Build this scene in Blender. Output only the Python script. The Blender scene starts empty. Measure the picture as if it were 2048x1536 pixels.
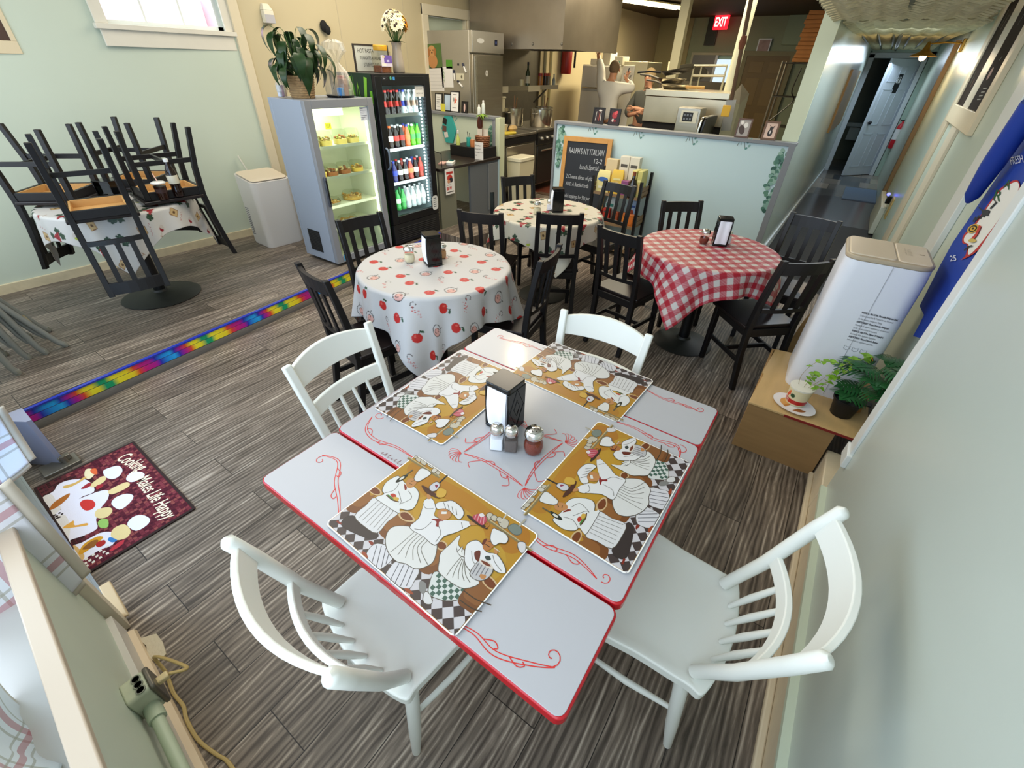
import bpy, bmesh, math, random
import numpy as np
from mathutils import Vector, Matrix, Euler
PI = math.pi
rnd = random.Random(7)
SC = bpy.context.scene
COL = SC.collection

# ------------------------------------------------------------------ camera
F_PX, YAW, PITCH, ROLL, CAM_Z = 874.0, 0.5935, 0.6311, 0.0297, 1.744
_cy, _sy, _cp, _sp = math.cos(YAW), math.sin(YAW), math.cos(PITCH), math.sin(PITCH)
_fw = Vector((-_sy*_cp, _cy*_cp, -_sp)); _rt = Vector((_cy, _sy, 0)); _up = _rt.cross(_fw)
_r2 = _rt*math.cos(ROLL) + _up*math.sin(ROLL); _u2 = -_rt*math.sin(ROLL) + _up*math.cos(ROLL)
cam_data = bpy.data.cameras.new('camera'); cam = bpy.data.objects.new('camera', cam_data); COL.objects.link(cam)
cam_data.sensor_fit = 'HORIZONTAL'; cam_data.sensor_width = 36.0; cam_data.lens = 36.0*F_PX/2048.0
cam_data.clip_start = 0.02; cam_data.clip_end = 100
m = Matrix((( _r2.x, _u2.x, -_fw.x, 0), (_r2.y, _u2.y, -_fw.y, 0), (_r2.z, _u2.z, -_fw.z, CAM_Z), (0, 0, 0, 1)))
cam.matrix_world = m
SC.camera = cam

# ------------------------------------------------------------------ world, lights, exposure
SC.view_settings.view_transform = 'Standard'; SC.view_settings.look = 'None'
SC.view_settings.gamma = 1.0; SC.view_settings.use_curve_mapping = False
SC.view_settings.exposure = 0.32
W = bpy.data.worlds.new('world'); SC.world = W; W.use_nodes = True
_bg = W.node_tree.nodes['Background']; _bg.inputs[0].default_value = (0.80, 0.90, 1.0, 1); _bg.inputs[1].default_value = 0.8

def area(name, loc, target, sx, sy, power, color, spread=PI):
    l = bpy.data.lights.new(name, 'AREA'); l.shape = 'RECTANGLE'; l.size = sx; l.size_y = sy
    l.energy = power; l.color = color; l.spread = spread
    o = bpy.data.objects.new(name, l); COL.objects.link(o); o.location = loc
    o.rotation_euler = (Vector(target)-Vector(loc)).to_track_quat('-Z', 'Y').to_euler()
    return o
def point(name, loc, power, color, r=0.04):
    l = bpy.data.lights.new(name, 'POINT'); l.energy = power; l.color = color; l.shadow_soft_size = r
    o = bpy.data.objects.new(name, l); COL.objects.link(o); o.location = loc
    return o
# daylight through the shop front (behind the camera), just outside its glass
area('daylight_display_window', (-0.62, -0.42, 1.75), (-0.9, 3.0, 0.9), 1.9, 1.7, 22, (0.74, 0.87, 1.0))
area('daylight_door', (-2.25, -0.42, 1.4), (-2.1, 3.0, 0.6), 1.0, 2.1, 30, (0.66, 0.82, 1.0))
area('daylight_far_window', (-4.1, -0.42, 1.75), (-3.8, 3.0, 0.9), 1.9, 1.7, 24, (0.76, 0.88, 1.0))
# overhead fill added out of view; the kitchen one follows the tube light
area('overhead_fill_dining', (-3.3, 4.0, 2.97), (-3.3, 4.0, 0), 2.6, 2.0, 72, (1.0, 0.90, 0.74))
area('overhead_fill_front', (-2.8, 1.0, 2.97), (-2.8, 1.0, 0), 3.0, 1.4, 32, (1.0, 0.93, 0.80))
area('ceiling_panel_light_kitchen', (-3.9, 10.2, 2.68), (-3.9, 10.2, 0), 0.3, 1.6, 75, (1.0, 0.86, 0.58))
area('overhead_fill_oven', (-2.3, 7.2, 2.74), (-2.3, 7.2, 0), 2.4, 0.8, 60, (1.0, 0.88, 0.64))  # extra fill added out of frame above the oven side
area('hall_daylight', (0.0, 11.0, 2.02), (0.0, 10.6, 0), 0.5, 1.0, 9, (0.72, 0.86, 1.0))
area('hall_daylight_near', (0.0, 6.0, 2.06), (0.0, 6.3, 0), 0.5, 2.2, 20, (0.80, 0.90, 1.0))
area('daylight_side_yard', (-6.0, 2.4, 3.6), (-7.1, 2.4, 2.0), 2.0, 0.5, 170, (0.92, 0.95, 1.0))
point('dining_lamp_light', (-2.45, 3.7, 2.6), 14, (1.0, 0.78, 0.45), 0.07)

# ------------------------------------------------------------------ pixel helpers (2048 x 1536 frame) used to measure places
def _ray(px, py): return _r2*((px-1024)/F_PX) - _u2*((py-768)/F_PX) + _fw
CP = Vector((0, 0, CAM_Z))
def PZ(px, py, z): d = _ray(px, py); return CP + d*((z-CAM_Z)/d.z)
def PX(px, py, x): d = _ray(px, py); return CP + d*(x/d.x)
def PY(px, py, y): d = _ray(px, py); return CP + d*(y/d.y)

# ------------------------------------------------------------------ materials
def lin(h):
    h = h.lstrip('#'); c = [int(h[i:i+2], 16)/255 for i in (0, 2, 4)]
    return tuple(x/12.92 if x <= 0.04045 else ((x+0.055)/1.055)**2.4 for x in c)
_M = {}
def mat(name, hexc='#808080', rough=0.5, metal=0.0, spec=0.5, var=0.0, vscale=8.0, bump=0.0, bscale=60.0, trans=0.0, ior=1.45, coat=0.0, emit=0.0, alpha=1.0, stretch=(1, 1, 1), ehex=None):
    if name in _M: return _M[name]
    m = bpy.data.materials.new(name); m.use_nodes = True; nt = m.node_tree; b = nt.nodes['Principled BSDF']
    c = lin(hexc); b.inputs['Base Color'].default_value = (*c, 1); b.inputs['Roughness'].default_value = rough
    b.inputs['Metallic'].default_value = metal; b.inputs['Specular IOR Level'].default_value = spec
    b.inputs['Transmission Weight'].default_value = trans; b.inputs['IOR'].default_value = ior
    b.inputs['Coat Weight'].default_value = coat; b.inputs['Alpha'].default_value = alpha
    if emit:
        b.inputs['Emission Color'].default_value = (*lin(ehex or hexc), 1); b.inputs['Emission Strength'].default_value = emit
    if var or bump:
        tc = nt.nodes.new('ShaderNodeTexCoord'); mp = nt.nodes.new('ShaderNodeMapping'); mp.inputs['Scale'].default_value = stretch
        nt.links.new(tc.outputs['Object'], mp.inputs['Vector'])
    if var:
        n = nt.nodes.new('ShaderNodeTexNoise'); n.inputs['Scale'].default_value = vscale; n.inputs['Detail'].default_value = 5
        nt.links.new(mp.outputs[0], n.inputs['Vector'])
        mx = nt.nodes.new('ShaderNodeMix'); mx.data_type = 'RGBA'
        mx.inputs['A'].default_value = (*[max(0, x*(1-var)) for x in c], 1); mx.inputs['B'].default_value = (*[min(1, x*(1+var)) for x in c], 1)
        nt.links.new(n.outputs['Fac'], mx.inputs['Factor']); nt.links.new(mx.outputs['Result'], b.inputs['Base Color'])
    if bump:
        n2 = nt.nodes.new('ShaderNodeTexNoise'); n2.inputs['Scale'].default_value = bscale; n2.inputs['Detail'].default_value = 3
        nt.links.new(mp.outputs[0], n2.inputs['Vector'])
        bp = nt.nodes.new('ShaderNodeBump'); bp.inputs['Strength'].default_value = bump; bp.inputs['Distance'].default_value = 0.004
        nt.links.new(n2.outputs['Fac'], bp.inputs['Height']); nt.links.new(bp.outputs[0], b.inputs['Normal'])
    _M[name] = m
    return m
def print_mat(name, rough=0.5, spec=0.4, weave=0.0, wscale=300.0, gain=1.0):
    """a printed surface: the ink colour is stored on the mesh's faces or corners"""
    if name in _M: return _M[name]
    m = bpy.data.materials.new(name); m.use_nodes = True; nt = m.node_tree; b = nt.nodes['Principled BSDF']
    a = nt.nodes.new('ShaderNodeVertexColor'); a.layer_name = 'Col'
    gn = nt.nodes.new('ShaderNodeVectorMath'); gn.operation = 'SCALE'; gn.inputs['Scale'].default_value = gain
    nt.links.new(a.outputs['Color'], gn.inputs[0]); nt.links.new(gn.outputs[0], b.inputs['Base Color'])
    b.inputs['Roughness'].default_value = rough; b.inputs['Specular IOR Level'].default_value = spec
    if weave:
        tc = nt.nodes.new('ShaderNodeTexCoord'); n = nt.nodes.new('ShaderNodeTexNoise'); n.inputs['Scale'].default_value = wscale
        nt.links.new(tc.outputs['Object'], n.inputs['Vector'])
        bp = nt.nodes.new('ShaderNodeBump'); bp.inputs['Strength'].default_value = weave; bp.inputs['Distance'].default_value = 0.003
        nt.links.new(n.outputs['Fac'], bp.inputs['Height']); nt.links.new(bp.outputs[0], b.inputs['Normal'])
    _M[name] = m
    return m
def glass(name, hexc='#ffffff', alpha=0.15, rough=0.03, milk=0.0):
    """thin clear pane: mostly transparent with a glossy reflection"""
    if name in _M: return _M[name]
    m = bpy.data.materials.new(name); m.use_nodes = True; nt = m.node_tree; nt.nodes.clear()
    out = nt.nodes.new('ShaderNodeOutputMaterial'); t = nt.nodes.new('ShaderNodeBsdfTransparent'); g = nt.nodes.new('ShaderNodeBsdfGlossy')
    t.inputs[0].default_value = (*lin(hexc), 1); g.inputs['Roughness'].default_value = rough
    mx = nt.nodes.new('ShaderNodeMixShader'); fr = nt.nodes.new('ShaderNodeLayerWeight'); fr.inputs[0].default_value = 0.5
    pw = nt.nodes.new('ShaderNodeMath'); pw.operation = 'POWER'; pw.inputs[1].default_value = 4.0; nt.links.new(fr.outputs['Facing'], pw.inputs[0])
    ad = nt.nodes.new('ShaderNodeMath'); ad.operation = 'MULTIPLY_ADD'; ad.inputs[1].default_value = 0.8; ad.inputs[2].default_value = alpha*0.4
    nt.links.new(pw.outputs[0], ad.inputs[0]); nt.links.new(ad.outputs[0], mx.inputs[0])
    nt.links.new(g.outputs[0], mx.inputs[2]); nt.links.new(mx.outputs[0], out.inputs[0]); src = t.outputs[0]
    if milk:
        df = nt.nodes.new('ShaderNodeBsdfDiffuse'); df.inputs[0].default_value = (0.9, 0.88, 0.84, 1); m2 = nt.nodes.new('ShaderNodeMixShader'); m2.inputs[0].default_value = milk
        nt.links.new(src, m2.inputs[1]); nt.links.new(df.outputs[0], m2.inputs[2]); src = m2.outputs[0]
    nt.links.new(src, mx.inputs[1])
    _M[name] = m
    return m

# ------------------------------------------------------------------ mesh builder
class G:
    def __init__(s): s.v = []; s.f = []; s.m = []; s.c = []; s.cur = (1, 1, 1); s.T = Matrix.Identity(4); s.mi = 0
    def add(s, vs, fs, m=None, c=None):
        o = len(s.v); T = s.T
        s.v += [tuple(T @ Vector(p)) for p in vs]
        for f in fs:
            s.f.append([i+o for i in f]); s.m.append(s.mi if m is None else m); s.c.append(c or s.cur)
        return s
    def box(s, c, d, R=None, m=None, col=None):
        x, y, z = d[0]/2, d[1]/2, d[2]/2
        vs = [Vector((sx*x, sy*y, sz*z)) for sx in (-1, 1) for sy in (-1, 1) for sz in (-1, 1)]
        if R is not None: vs = [R @ p for p in vs]
        vs = [p+Vector(c) for p in vs]
        return s.add(vs, [(0, 1, 3, 2), (4, 6, 7, 5), (0, 4, 5, 1), (2, 3, 7, 6), (0, 2, 6, 4), (1, 5, 7, 3)], m, col)
    def span(s, a, b, m=None, col=None):
        return s.box([(a[i]+b[i])/2 for i in range(3)], [abs(b[i]-a[i]) for i in range(3)], None, m, col)
    def bar(s, p, q, w, h=None, up=(0, 0, 1), m=None, w2=None, h2=None):
        """square bar from p to q, w wide and h high (tapering to w2, h2)"""
        p, q = Vector(p), Vector(q); h = w if h is None else h; w2 = w if w2 is None else w2; h2 = h if h2 is None else h2
        d = (q-p).normalized(); u = Vector(up)
        if abs(d.dot(u)) > 0.98: u = Vector((0, 1, 0))
        a = d.cross(u).normalized(); b = a.cross(d).normalized()
        vs = [p+a*sx*w/2+b*sy*h/2 for sx, sy in ((-1, -1), (1, -1), (1, 1), (-1, 1))] + [q+a*sx*w2/2+b*sy*h2/2 for sx, sy in ((-1, -1), (1, -1), (1, 1), (-1, 1))]
        return s.add(vs, [(3, 2, 1, 0), (4, 5, 6, 7), (0, 1, 5, 4), (1, 2, 6, 5), (2, 3, 7, 6), (3, 0, 4, 7)], m)
    def tube(s, pts, r, n=8, m=None, cap=True, flat=1.0):
        pts = [Vector(p) for p in pts]; k = len(pts); rs = [r]*k if not hasattr(r, '__len__') else list(r)
        vs = []; ref = None
        for i, p in enumerate(pts):
            t = (pts[min(i+1, k-1)]-pts[max(i-1, 0)]).normalized()
            if ref is None: ref = Vector((0, 0, 1)) if abs(t.z) < 0.9 else Vector((1, 0, 0))
            a = t.cross(ref)
            if a.length < 1e-5: a = t.cross(Vector((0.3, 1, 0.2)))
            a.normalize(); b = a.cross(t).normalized(); ref = b
            for j in range(n):
                an = 2*PI*j/n; vs.append(p+a*math.cos(an)*rs[i]+b*math.sin(an)*rs[i]*flat)
        fs = [(i*n+j, i*n+(j+1) % n, (i+1)*n+(j+1) % n, (i+1)*n+j) for i in range(k-1) for j in range(n)]
        if cap: fs += [tuple(range(n-1, -1, -1)), tuple((k-1)*n+j for j in range(n))]
        return s.add(vs, fs, m)
    def lathe(s, prof, c=(0, 0, 0), n=24, m=None, R=None, sx=1, sy=1):
        vs = []; fs = []; c = Vector(c); k = len(prof)
        for r, z in prof:
            for j in range(n):
                p = Vector((r*math.cos(2*PI*j/n)*sx, r*math.sin(2*PI*j/n)*sy, z))
                vs.append((R @ p if R is not None else p)+c)
        fs = [(i*n+j, i*n+(j+1) % n, (i+1)*n+(j+1) % n, (i+1)*n+j) for i in range(k-1) for j in range(n)]
        if prof[0][0] > 1e-5: fs.append(tuple(range(n-1, -1, -1)))
        if prof[-1][0] > 1e-5: fs.append(tuple((k-1)*n+j for j in range(n)))
        return s.add(vs, fs, m)
    def prism(s, poly, z0, z1, m=None, M=None, col=None):
        """2-D outline extruded from z0 to z1 (M maps local to place)"""
        n = len(poly); a = sum(poly[i][0]*poly[(i+1) % n][1]-poly[(i+1) % n][0]*poly[i][1] for i in range(n))
        if a < 0: poly = poly[::-1]
        vs = [Vector((x, y, z0)) for x, y in poly]+[Vector((x, y, z1)) for x, y in poly]
        if M is not None: vs = [M @ p for p in vs]
        return s.add(vs, [tuple(range(n-1, -1, -1)), tuple(range(n, 2*n))]+[(i, (i+1) % n, n+(i+1) % n, n+i) for i in range(n)], m, col)
    def ball(s, c, r, n=12, m=None, sc=(1, 1, 1), R=None):
        k = max(5, n//2+1); prof = [(max(1e-6, math.sin(PI*i/(k-1))*r), -math.cos(PI*i/(k-1))*r) for i in range(k)]
        vs = []; c = Vector(c)
        for rr, z in prof:
            for j in range(n):
                p = Vector((rr*math.cos(2*PI*j/n)*sc[0], rr*math.sin(2*PI*j/n)*sc[1], z*sc[2])); vs.append((R @ p if R is not None else p)+c)
        fs = [(i*n+j, i*n+(j+1) % n, (i+1)*n+(j+1) % n, (i+1)*n+j) for i in range(k-1) for j in range(n)]
        return s.add(vs, fs, m)
    def poly(s, pts, m=None, col=None): return s.add(pts, [tuple(range(len(pts)))], m, col)
    def grid(s, fn, nu, nv, m=None):
        vs = [fn(i/nu, j/nv) for j in range(nv+1) for i in range(nu+1)]
        return s.add(vs, [(j*(nu+1)+i, j*(nu+1)+i+1, (j+1)*(nu+1)+i+1, (j+1)*(nu+1)+i) for j in range(nv) for i in range(nu)], m)
    def build(s, name, mats, parent=None, bevel=0.0, seg=2, smooth=35, solid=0.0, loc=None, rot=None, sub=0):
        me = bpy.data.meshes.new(name); me.from_pydata(s.v, [], s.f)
        mats = mats if isinstance(mats, (list, tuple)) else [mats]
        for x in mats: me.materials.append(x)
        if len(mats) > 1: me.polygons.foreach_set('material_index', s.m)
        if any(c != (1, 1, 1) for c in s.c):
            ca = me.color_attributes.new('Col', 'FLOAT_COLOR', 'CORNER'); buf = []
            for f, c in zip(s.f, s.c): buf += [c[0], c[1], c[2], 1.0]*len(f)
            ca.data.foreach_set('color', buf)
        me.update()
        if smooth:
            me.polygons.foreach_set('use_smooth', [True]*len(me.polygons))
            try: me.set_sharp_from_angle(angle=math.radians(smooth))
            except Exception: pass
        o = bpy.data.objects.new(name, me); COL.objects.link(o)
        if parent is not None: o.parent = parent
        if loc is not None: o.location = loc
        if rot is not None: o.rotation_euler = rot
        if solid: md = o.modifiers.new('thick', 'SOLIDIFY'); md.thickness = solid; md.offset = 0
        if bevel:
            md = o.modifiers.new('edge', 'BEVEL'); md.width = bevel; md.segments = seg; md.limit_method = 'ANGLE'; md.angle_limit = math.radians(40)
        if sub: md = o.modifiers.new('sub', 'SUBSURF'); md.levels = sub; md.render_levels = sub
        return o

def tag(o, label, cat, group=None, kind=None):
    o['label'] = label; o['category'] = cat
    if group: o['group'] = group
    if kind: o['kind'] = kind
    return o
def thing(name, label, cat, loc=(0, 0, 0), rz=0, group=None):
    o = bpy.data.objects.new(name, None); COL.objects.link(o); o.empty_display_size = 0.05
    o.location = loc; o.rotation_euler = (0, 0, rz)
    return tag(o, label, cat, group)
def struct(o): o['kind'] = 'structure'; return o
def kids(o): return [c for c in COL.objects if c.parent == o]
def clone(root, loc, rz, label, group=None, rot=None):
    r = root.copy(); COL.objects.link(r); r.location = loc; r.rotation_euler = rot if rot is not None else (0, 0, rz); r['label'] = label
    if group: r['group'] = group
    for ch in list(kids(root)):
        c = ch.copy(); COL.objects.link(c); c.parent = r
        for g in list(kids(ch)):
            d = g.copy(); COL.objects.link(d); d.parent = c
    return r
def rect(w, h, r=0.0, n=5, cx=0, cy=0):
    """rounded rectangle outline"""
    if r <= 0: return [(cx-w/2, cy-h/2), (cx+w/2, cy-h/2), (cx+w/2, cy+h/2), (cx-w/2, cy+h/2)]
    out = []
    for (x, y, a0) in ((w/2-r, -h/2+r, -PI/2), (w/2-r, h/2-r, 0), (-w/2+r, h/2-r, PI/2), (-w/2+r, -h/2+r, PI)):
        for i in range(n+1): a = a0+PI/2*i/n; out.append((cx+x+r*math.cos(a), cy+y+r*math.sin(a)))
    return out
def smooth_path(pts, k=6, closed=True):
    """Catmull-Rom through pts (2-D or 3-D)"""
    n = len(pts); out = []
    rng = range(n) if closed else range(n-1)
    for i in rng:
        if closed: p = [pts[(i+j-1) % n] for j in range(4)]
        else: p = [pts[max(0, min(n-1, i+j-1))] for j in range(4)]
        for t in range(k):
            t /= k
            out.append(tuple(0.5*(2*b+(c-a)*t+(2*a-5*b+4*c-d)*t*t+(3*b-a-3*c+d)*t**3) for a, b, c, d in zip(*p)))
    if not closed: out.append(tuple(pts[-1]))
    return out

# ------------------------------------------------------------------ flat printed art: layered outlines in one mesh, ink colour per face
class Art:
    def __init__(s, dz=0.00025): s.items = []; s.dz = dz
    def poly(s, pts, col, smooth=0): s.items.append((smooth_path(pts, smooth) if smooth else list(pts), lin(col))); return s
    def ell(s, cx, cy, rx, ry, col, rot=0, n=18):
        c, q = math.cos(rot), math.sin(rot)
        return s.poly([(cx+rx*math.cos(2*PI*i/n)*c-ry*math.sin(2*PI*i/n)*q, cy+rx*math.cos(2*PI*i/n)*q+ry*math.sin(2*PI*i/n)*c) for i in range(n)], col)
    def rect(s, x0, y0, x1, y1, col): return s.poly([(x0, y0), (x1, y0), (x1, y1), (x0, y1)], col)
    def line(s, pts, w, col, smooth=0, new=True):
        if smooth: pts = smooth_path(pts, smooth, closed=False)
        L = []; Rr = []; n = len(pts)
        for i, p in enumerate(pts):
            a = pts[max(i-1, 0)]; b = pts[min(i+1, n-1)]; dx, dy = b[0]-a[0], b[1]-a[1]; l = math.hypot(dx, dy) or 1
            L.append((p[0]-dy/l*w/2, p[1]+dx/l*w/2)); Rr.append((p[0]+dy/l*w/2, p[1]-dx/l*w/2))
        s.items.append(([(L[i], Rr[i], Rr[i+1], L[i+1]) for i in range(n-1)], lin(col))); return s
    def text(s, txt, x, y, size, col, rot=0, shear=0.0, sx=1.0, align='LEFT', bold=0.0, spacing=1.0):
        cu = bpy.data.curves.new('lettering', 'FONT'); cu.body = txt; cu.size = size; cu.shear = shear; cu.align_x = align; cu.offset = bold; cu.space_character = spacing
        cu.resolution_u = 3
        o = bpy.data.objects.new('lettering', cu); COL.objects.link(o)
        dg = bpy.context.evaluated_depsgraph_get(); me = o.evaluated_get(dg).to_mesh()
        c, q = math.cos(rot), math.sin(rot)
        vs = [(x+(v.co.x*sx)*c-v.co.y*q, y+(v.co.x*sx)*q+v.co.y*c) for v in me.vertices]
        s.items.append(([tuple(vs[i] for i in p.vertices) for p in me.polygons], lin(col)))
        o.evaluated_get(dg).to_mesh_clear(); bpy.data.objects.remove(o); bpy.data.curves.remove(cu)
        return s
    def into(s, g, M, z0=0.0, m=0):
        """M maps art (x, y, height) to place; an outline lies one layer above whatever it overlaps"""
        done = []; 
        for pts, col in s.items:
            polys = pts if pts and isinstance(pts[0][0], (tuple, list)) else [pts]
            xs = [p[0] for q in polys for p in q]; ys = [p[1] for q in polys for p in q]
            if not xs: continue
            bb = (min(xs)+1e-5, min(ys)+1e-5, max(xs)-1e-5, max(ys)-1e-5)
            k = 1+max((d[4] for d in done if d[0] < bb[2] and d[2] > bb[0] and d[1] < bb[3] and d[3] > bb[1]), default=0)
            done.append((*bb, k)); z = z0+s.dz*k
            for p in polys:
                ar = sum(p[i][0]*p[(i+1) % len(p)][1]-p[(i+1) % len(p)][0]*p[i][1] for i in range(len(p)))
                if ar < 0: p = list(p)[::-1]
                g.add([M @ Vector((x, y, z)) for x, y in p], [tuple(range(len(p)))], m, col)
        return g
    def build(s, name, M, parent=None, mt=None, z0=0.0):
        g = G(); s.into(g, M, z0); return g.build(name, mt or PRINT, parent, smooth=0)
PRINT = print_mat('printed_paper', 0.55)
PRINT_GLOSS = print_mat('printed_laminate', 0.28, 0.5)
def frameM(o, ux, uy):
    """matrix with columns ux, uy, ux x uy at origin o"""
    ux, uy = Vector(ux).normalized(), Vector(uy).normalized(); uz = ux.cross(uy)
    return Matrix(((ux.x, uy.x, uz.x, o[0]), (ux.y, uy.y, uz.y, o[1]), (ux.z, uy.z, uz.z, o[2]), (0, 0, 0, 1)))
# ================================================================== the setting
def plank_mat(name, ca, cb, cd, width=0.15, length=1.22):
    m = bpy.data.materials.new(name); m.use_nodes = True; nt = m.node_tree; b = nt.nodes['Principled BSDF']; L = nt.links
    N = nt.nodes.new
    tc = N('ShaderNodeTexCoord'); mp = N('ShaderNodeMapping'); mp.inputs['Rotation'].default_value = (0, 0, PI/2)
    L.new(tc.outputs['Object'], mp.inputs['Vector'])
    br = N('ShaderNodeTexBrick'); br.offset = 0.37; br.offset_frequency = 2
    br.inputs['Color1'].default_value = (0.0, 0.0, 0.0, 1); br.inputs['Color2'].default_value = (1, 1, 1, 1); br.inputs['Mortar'].default_value = (0.5, 0.5, 0.5, 1)
    br.inputs['Scale'].default_value = 1.0; br.inputs['Mortar Size'].default_value = 0.0016; br.inputs['Mortar Smooth'].default_value = 0.1
    br.inputs['Brick Width'].default_value = length; br.inputs['Row Height'].default_value = width
    L.new(mp.outputs[0], br.inputs['Vector'])
    # grain runs along the boards (world y); each board shifts its own grain
    sh = N('ShaderNodeVectorMath'); sh.operation = 'MULTIPLY_ADD'; sh.inputs[1].default_value = (7.3, 5.1, 3.0)
    L.new(br.outputs['Color'], sh.inputs[0]); L.new(tc.outputs['Object'], sh.inputs[2])
    mg = N('ShaderNodeMapping'); mg.inputs['Scale'].default_value = (34, 2.6, 1); L.new(sh.outputs[0], mg.inputs['Vector'])
    n1 = N('ShaderNodeTexNoise'); n1.inputs['Scale'].default_value = 1.0; n1.inputs['Detail'].default_value = 8; n1.inputs['Roughness'].default_value = 0.68; n1.inputs['Distortion'].default_value = 0.9
    L.new(mg.outputs[0], n1.inputs['Vector'])
    mg2 = N('ShaderNodeMapping'); mg2.inputs['Scale'].default_value = (9, 1.1, 1); L.new(sh.outputs[0], mg2.inputs['Vector'])
    wv = N('ShaderNodeTexWave'); wv.inputs['Scale'].default_value = 1.6; wv.inputs['Distortion'].default_value = 9; wv.inputs['Detail'].default_value = 3; wv.inputs['Detail Scale'].default_value = 1.2
    L.new(mg2.outputs[0], wv.inputs['Vector'])
    rp = N('ShaderNodeValToRGB'); e = rp.color_ramp.elements
    e[0].position = 0.36; e[0].color = (*lin(cd), 1); e[1].position = 0.62; e[1].color = (*lin(ca), 1)
    x = e.new(0.75); x.color = (*lin(cb), 1)
    mxf = N('ShaderNodeMath'); mxf.operation = 'MULTIPLY_ADD'; mxf.inputs[1].default_value = 0.22; L.new(wv.outputs['Fac'], mxf.inputs[0])
    sc = N('ShaderNodeMath'); sc.operation = 'MULTIPLY'; sc.inputs[1].default_value = 0.84; L.new(n1.outputs['Fac'], sc.inputs[0]); L.new(sc.outputs[0], mxf.inputs[2])
    L.new(mxf.outputs[0], rp.inputs['Fac'])
    bw = N('ShaderNodeRGBToBW'); L.new(br.outputs['Color'], bw.inputs[0])
    tn = N('ShaderNodeMapRange'); tn.inputs['To Min'].default_value = 0.72; tn.inputs['To Max'].default_value = 1.22; L.new(bw.outputs[0], tn.inputs['Value'])
    mu = N('ShaderNodeMix'); mu.data_type = 'RGBA'; mu.blend_type = 'MULTIPLY'; mu.inputs['Factor'].default_value = 1.0
    L.new(rp.outputs[0], mu.inputs['A']); L.new(tn.outputs[0], mu.inputs['B'])
    mo = N('ShaderNodeMix'); mo.data_type = 'RGBA'; L.new(br.outputs['Fac'], mo.inputs['Factor']); L.new(mu.outputs['Result'], mo.inputs['A']); mo.inputs['B'].default_value = (*lin('#1d1814'), 1)
    L.new(mo.outputs['Result'], b.inputs['Base Color']); b.inputs['Roughness'].default_value = 0.46; b.inputs['Specular IOR Level'].default_value = 0.4
    bp = N('ShaderNodeBump'); bp.inputs['Strength'].default_value = 0.25; bp.inputs['Distance'].default_value = 0.002; L.new(n1.outputs['Fac'], bp.inputs['Height']); L.new(bp.outputs[0], b.inputs['Normal'])
    return m
PLANK = plank_mat('oak_plank_floor', '#7b6f63', '#aca091', '#453c34', 0.185, 1.25)
WALL = mat('mint_wall_paint', '#c3cdbd', 0.45, var=0.04, vscale=1.3, bump=0.05, bscale=40)
WALLR = mat('mint_satin_wall_paint', '#bcc5bd', 0.30, var=0.05, vscale=1.6, bump=0.04, bscale=30)
CREAM = mat('cream_wall_paint', '#c4b795', 0.5, var=0.04, vscale=1.5, bump=0.04)
TRIM = mat('white_trim_paint', '#d9d4c6', 0.4, var=0.06, vscale=9)
TRIMW = mat('blue_white_trim_paint', '#dfe2df', 0.35)
OLIVE = mat('olive_kitchen_wall', '#8d8a6c', 0.6, var=0.06, vscale=2)
SAGE = mat('sage_kitchen_wall', '#8b957d', 0.6, var=0.06, vscale=2)
DARKC = mat('dark_brown_ceiling', '#4a3a26', 0.7, var=0.15, vscale=3)
GREYT = mat('grey_edge_trim', '#7f8286', 0.5)
DIV = mat('pale_blue_divider_panel', '#c3d9dc', 0.5, var=0.02, vscale=2)
UP = 0.12                                      # the far part of the room is one low step up
def lx(y): return -5.32+0.036*min(y, 3.2)      # the left wall is not quite square to the floor boards
# floors
g = G(); g.prism([(-3.25+0.012, -0.75), (0.62, -0.75), (0.62, 5.25), (-2.98, 5.25), (-3.30, 3.80), (-3.64, 3.80), (-3.46, 1.9)], -0.05, 0.0)
struct(g.build('floor_front', PLANK))
g = G(); g.prism([(-5.6, -0.75), (-3.25, -0.75), (-3.46, 1.9), (-3.655, 3.82), (-3.30, 3.82), (-3.0, 5.2), (-3.0, 6.3), (-5.6, 6.3)], -0.05, UP)
struct(g.build('floor_raised', PLANK))
REDT = mat('red_tile_floor', '#5c2f22', 0.35, var=0.35, vscale=6)
g = G(); g.prism([(-5.6, 6.3), (-3.0, 6.3), (-3.0, 5.15), (-0.45, 5.15), (-0.45, 14.2), (-5.6, 14.2)], -0.05, UP); struct(g.build('floor_kitchen', REDT))
g = G(); g.span((-3.85, 6.22, UP), (-3.0, 6.34, UP+0.008)); struct(g.build('trim_1', mat('threshold_wood', '#4a3526', 0.5, var=0.2)))
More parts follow.
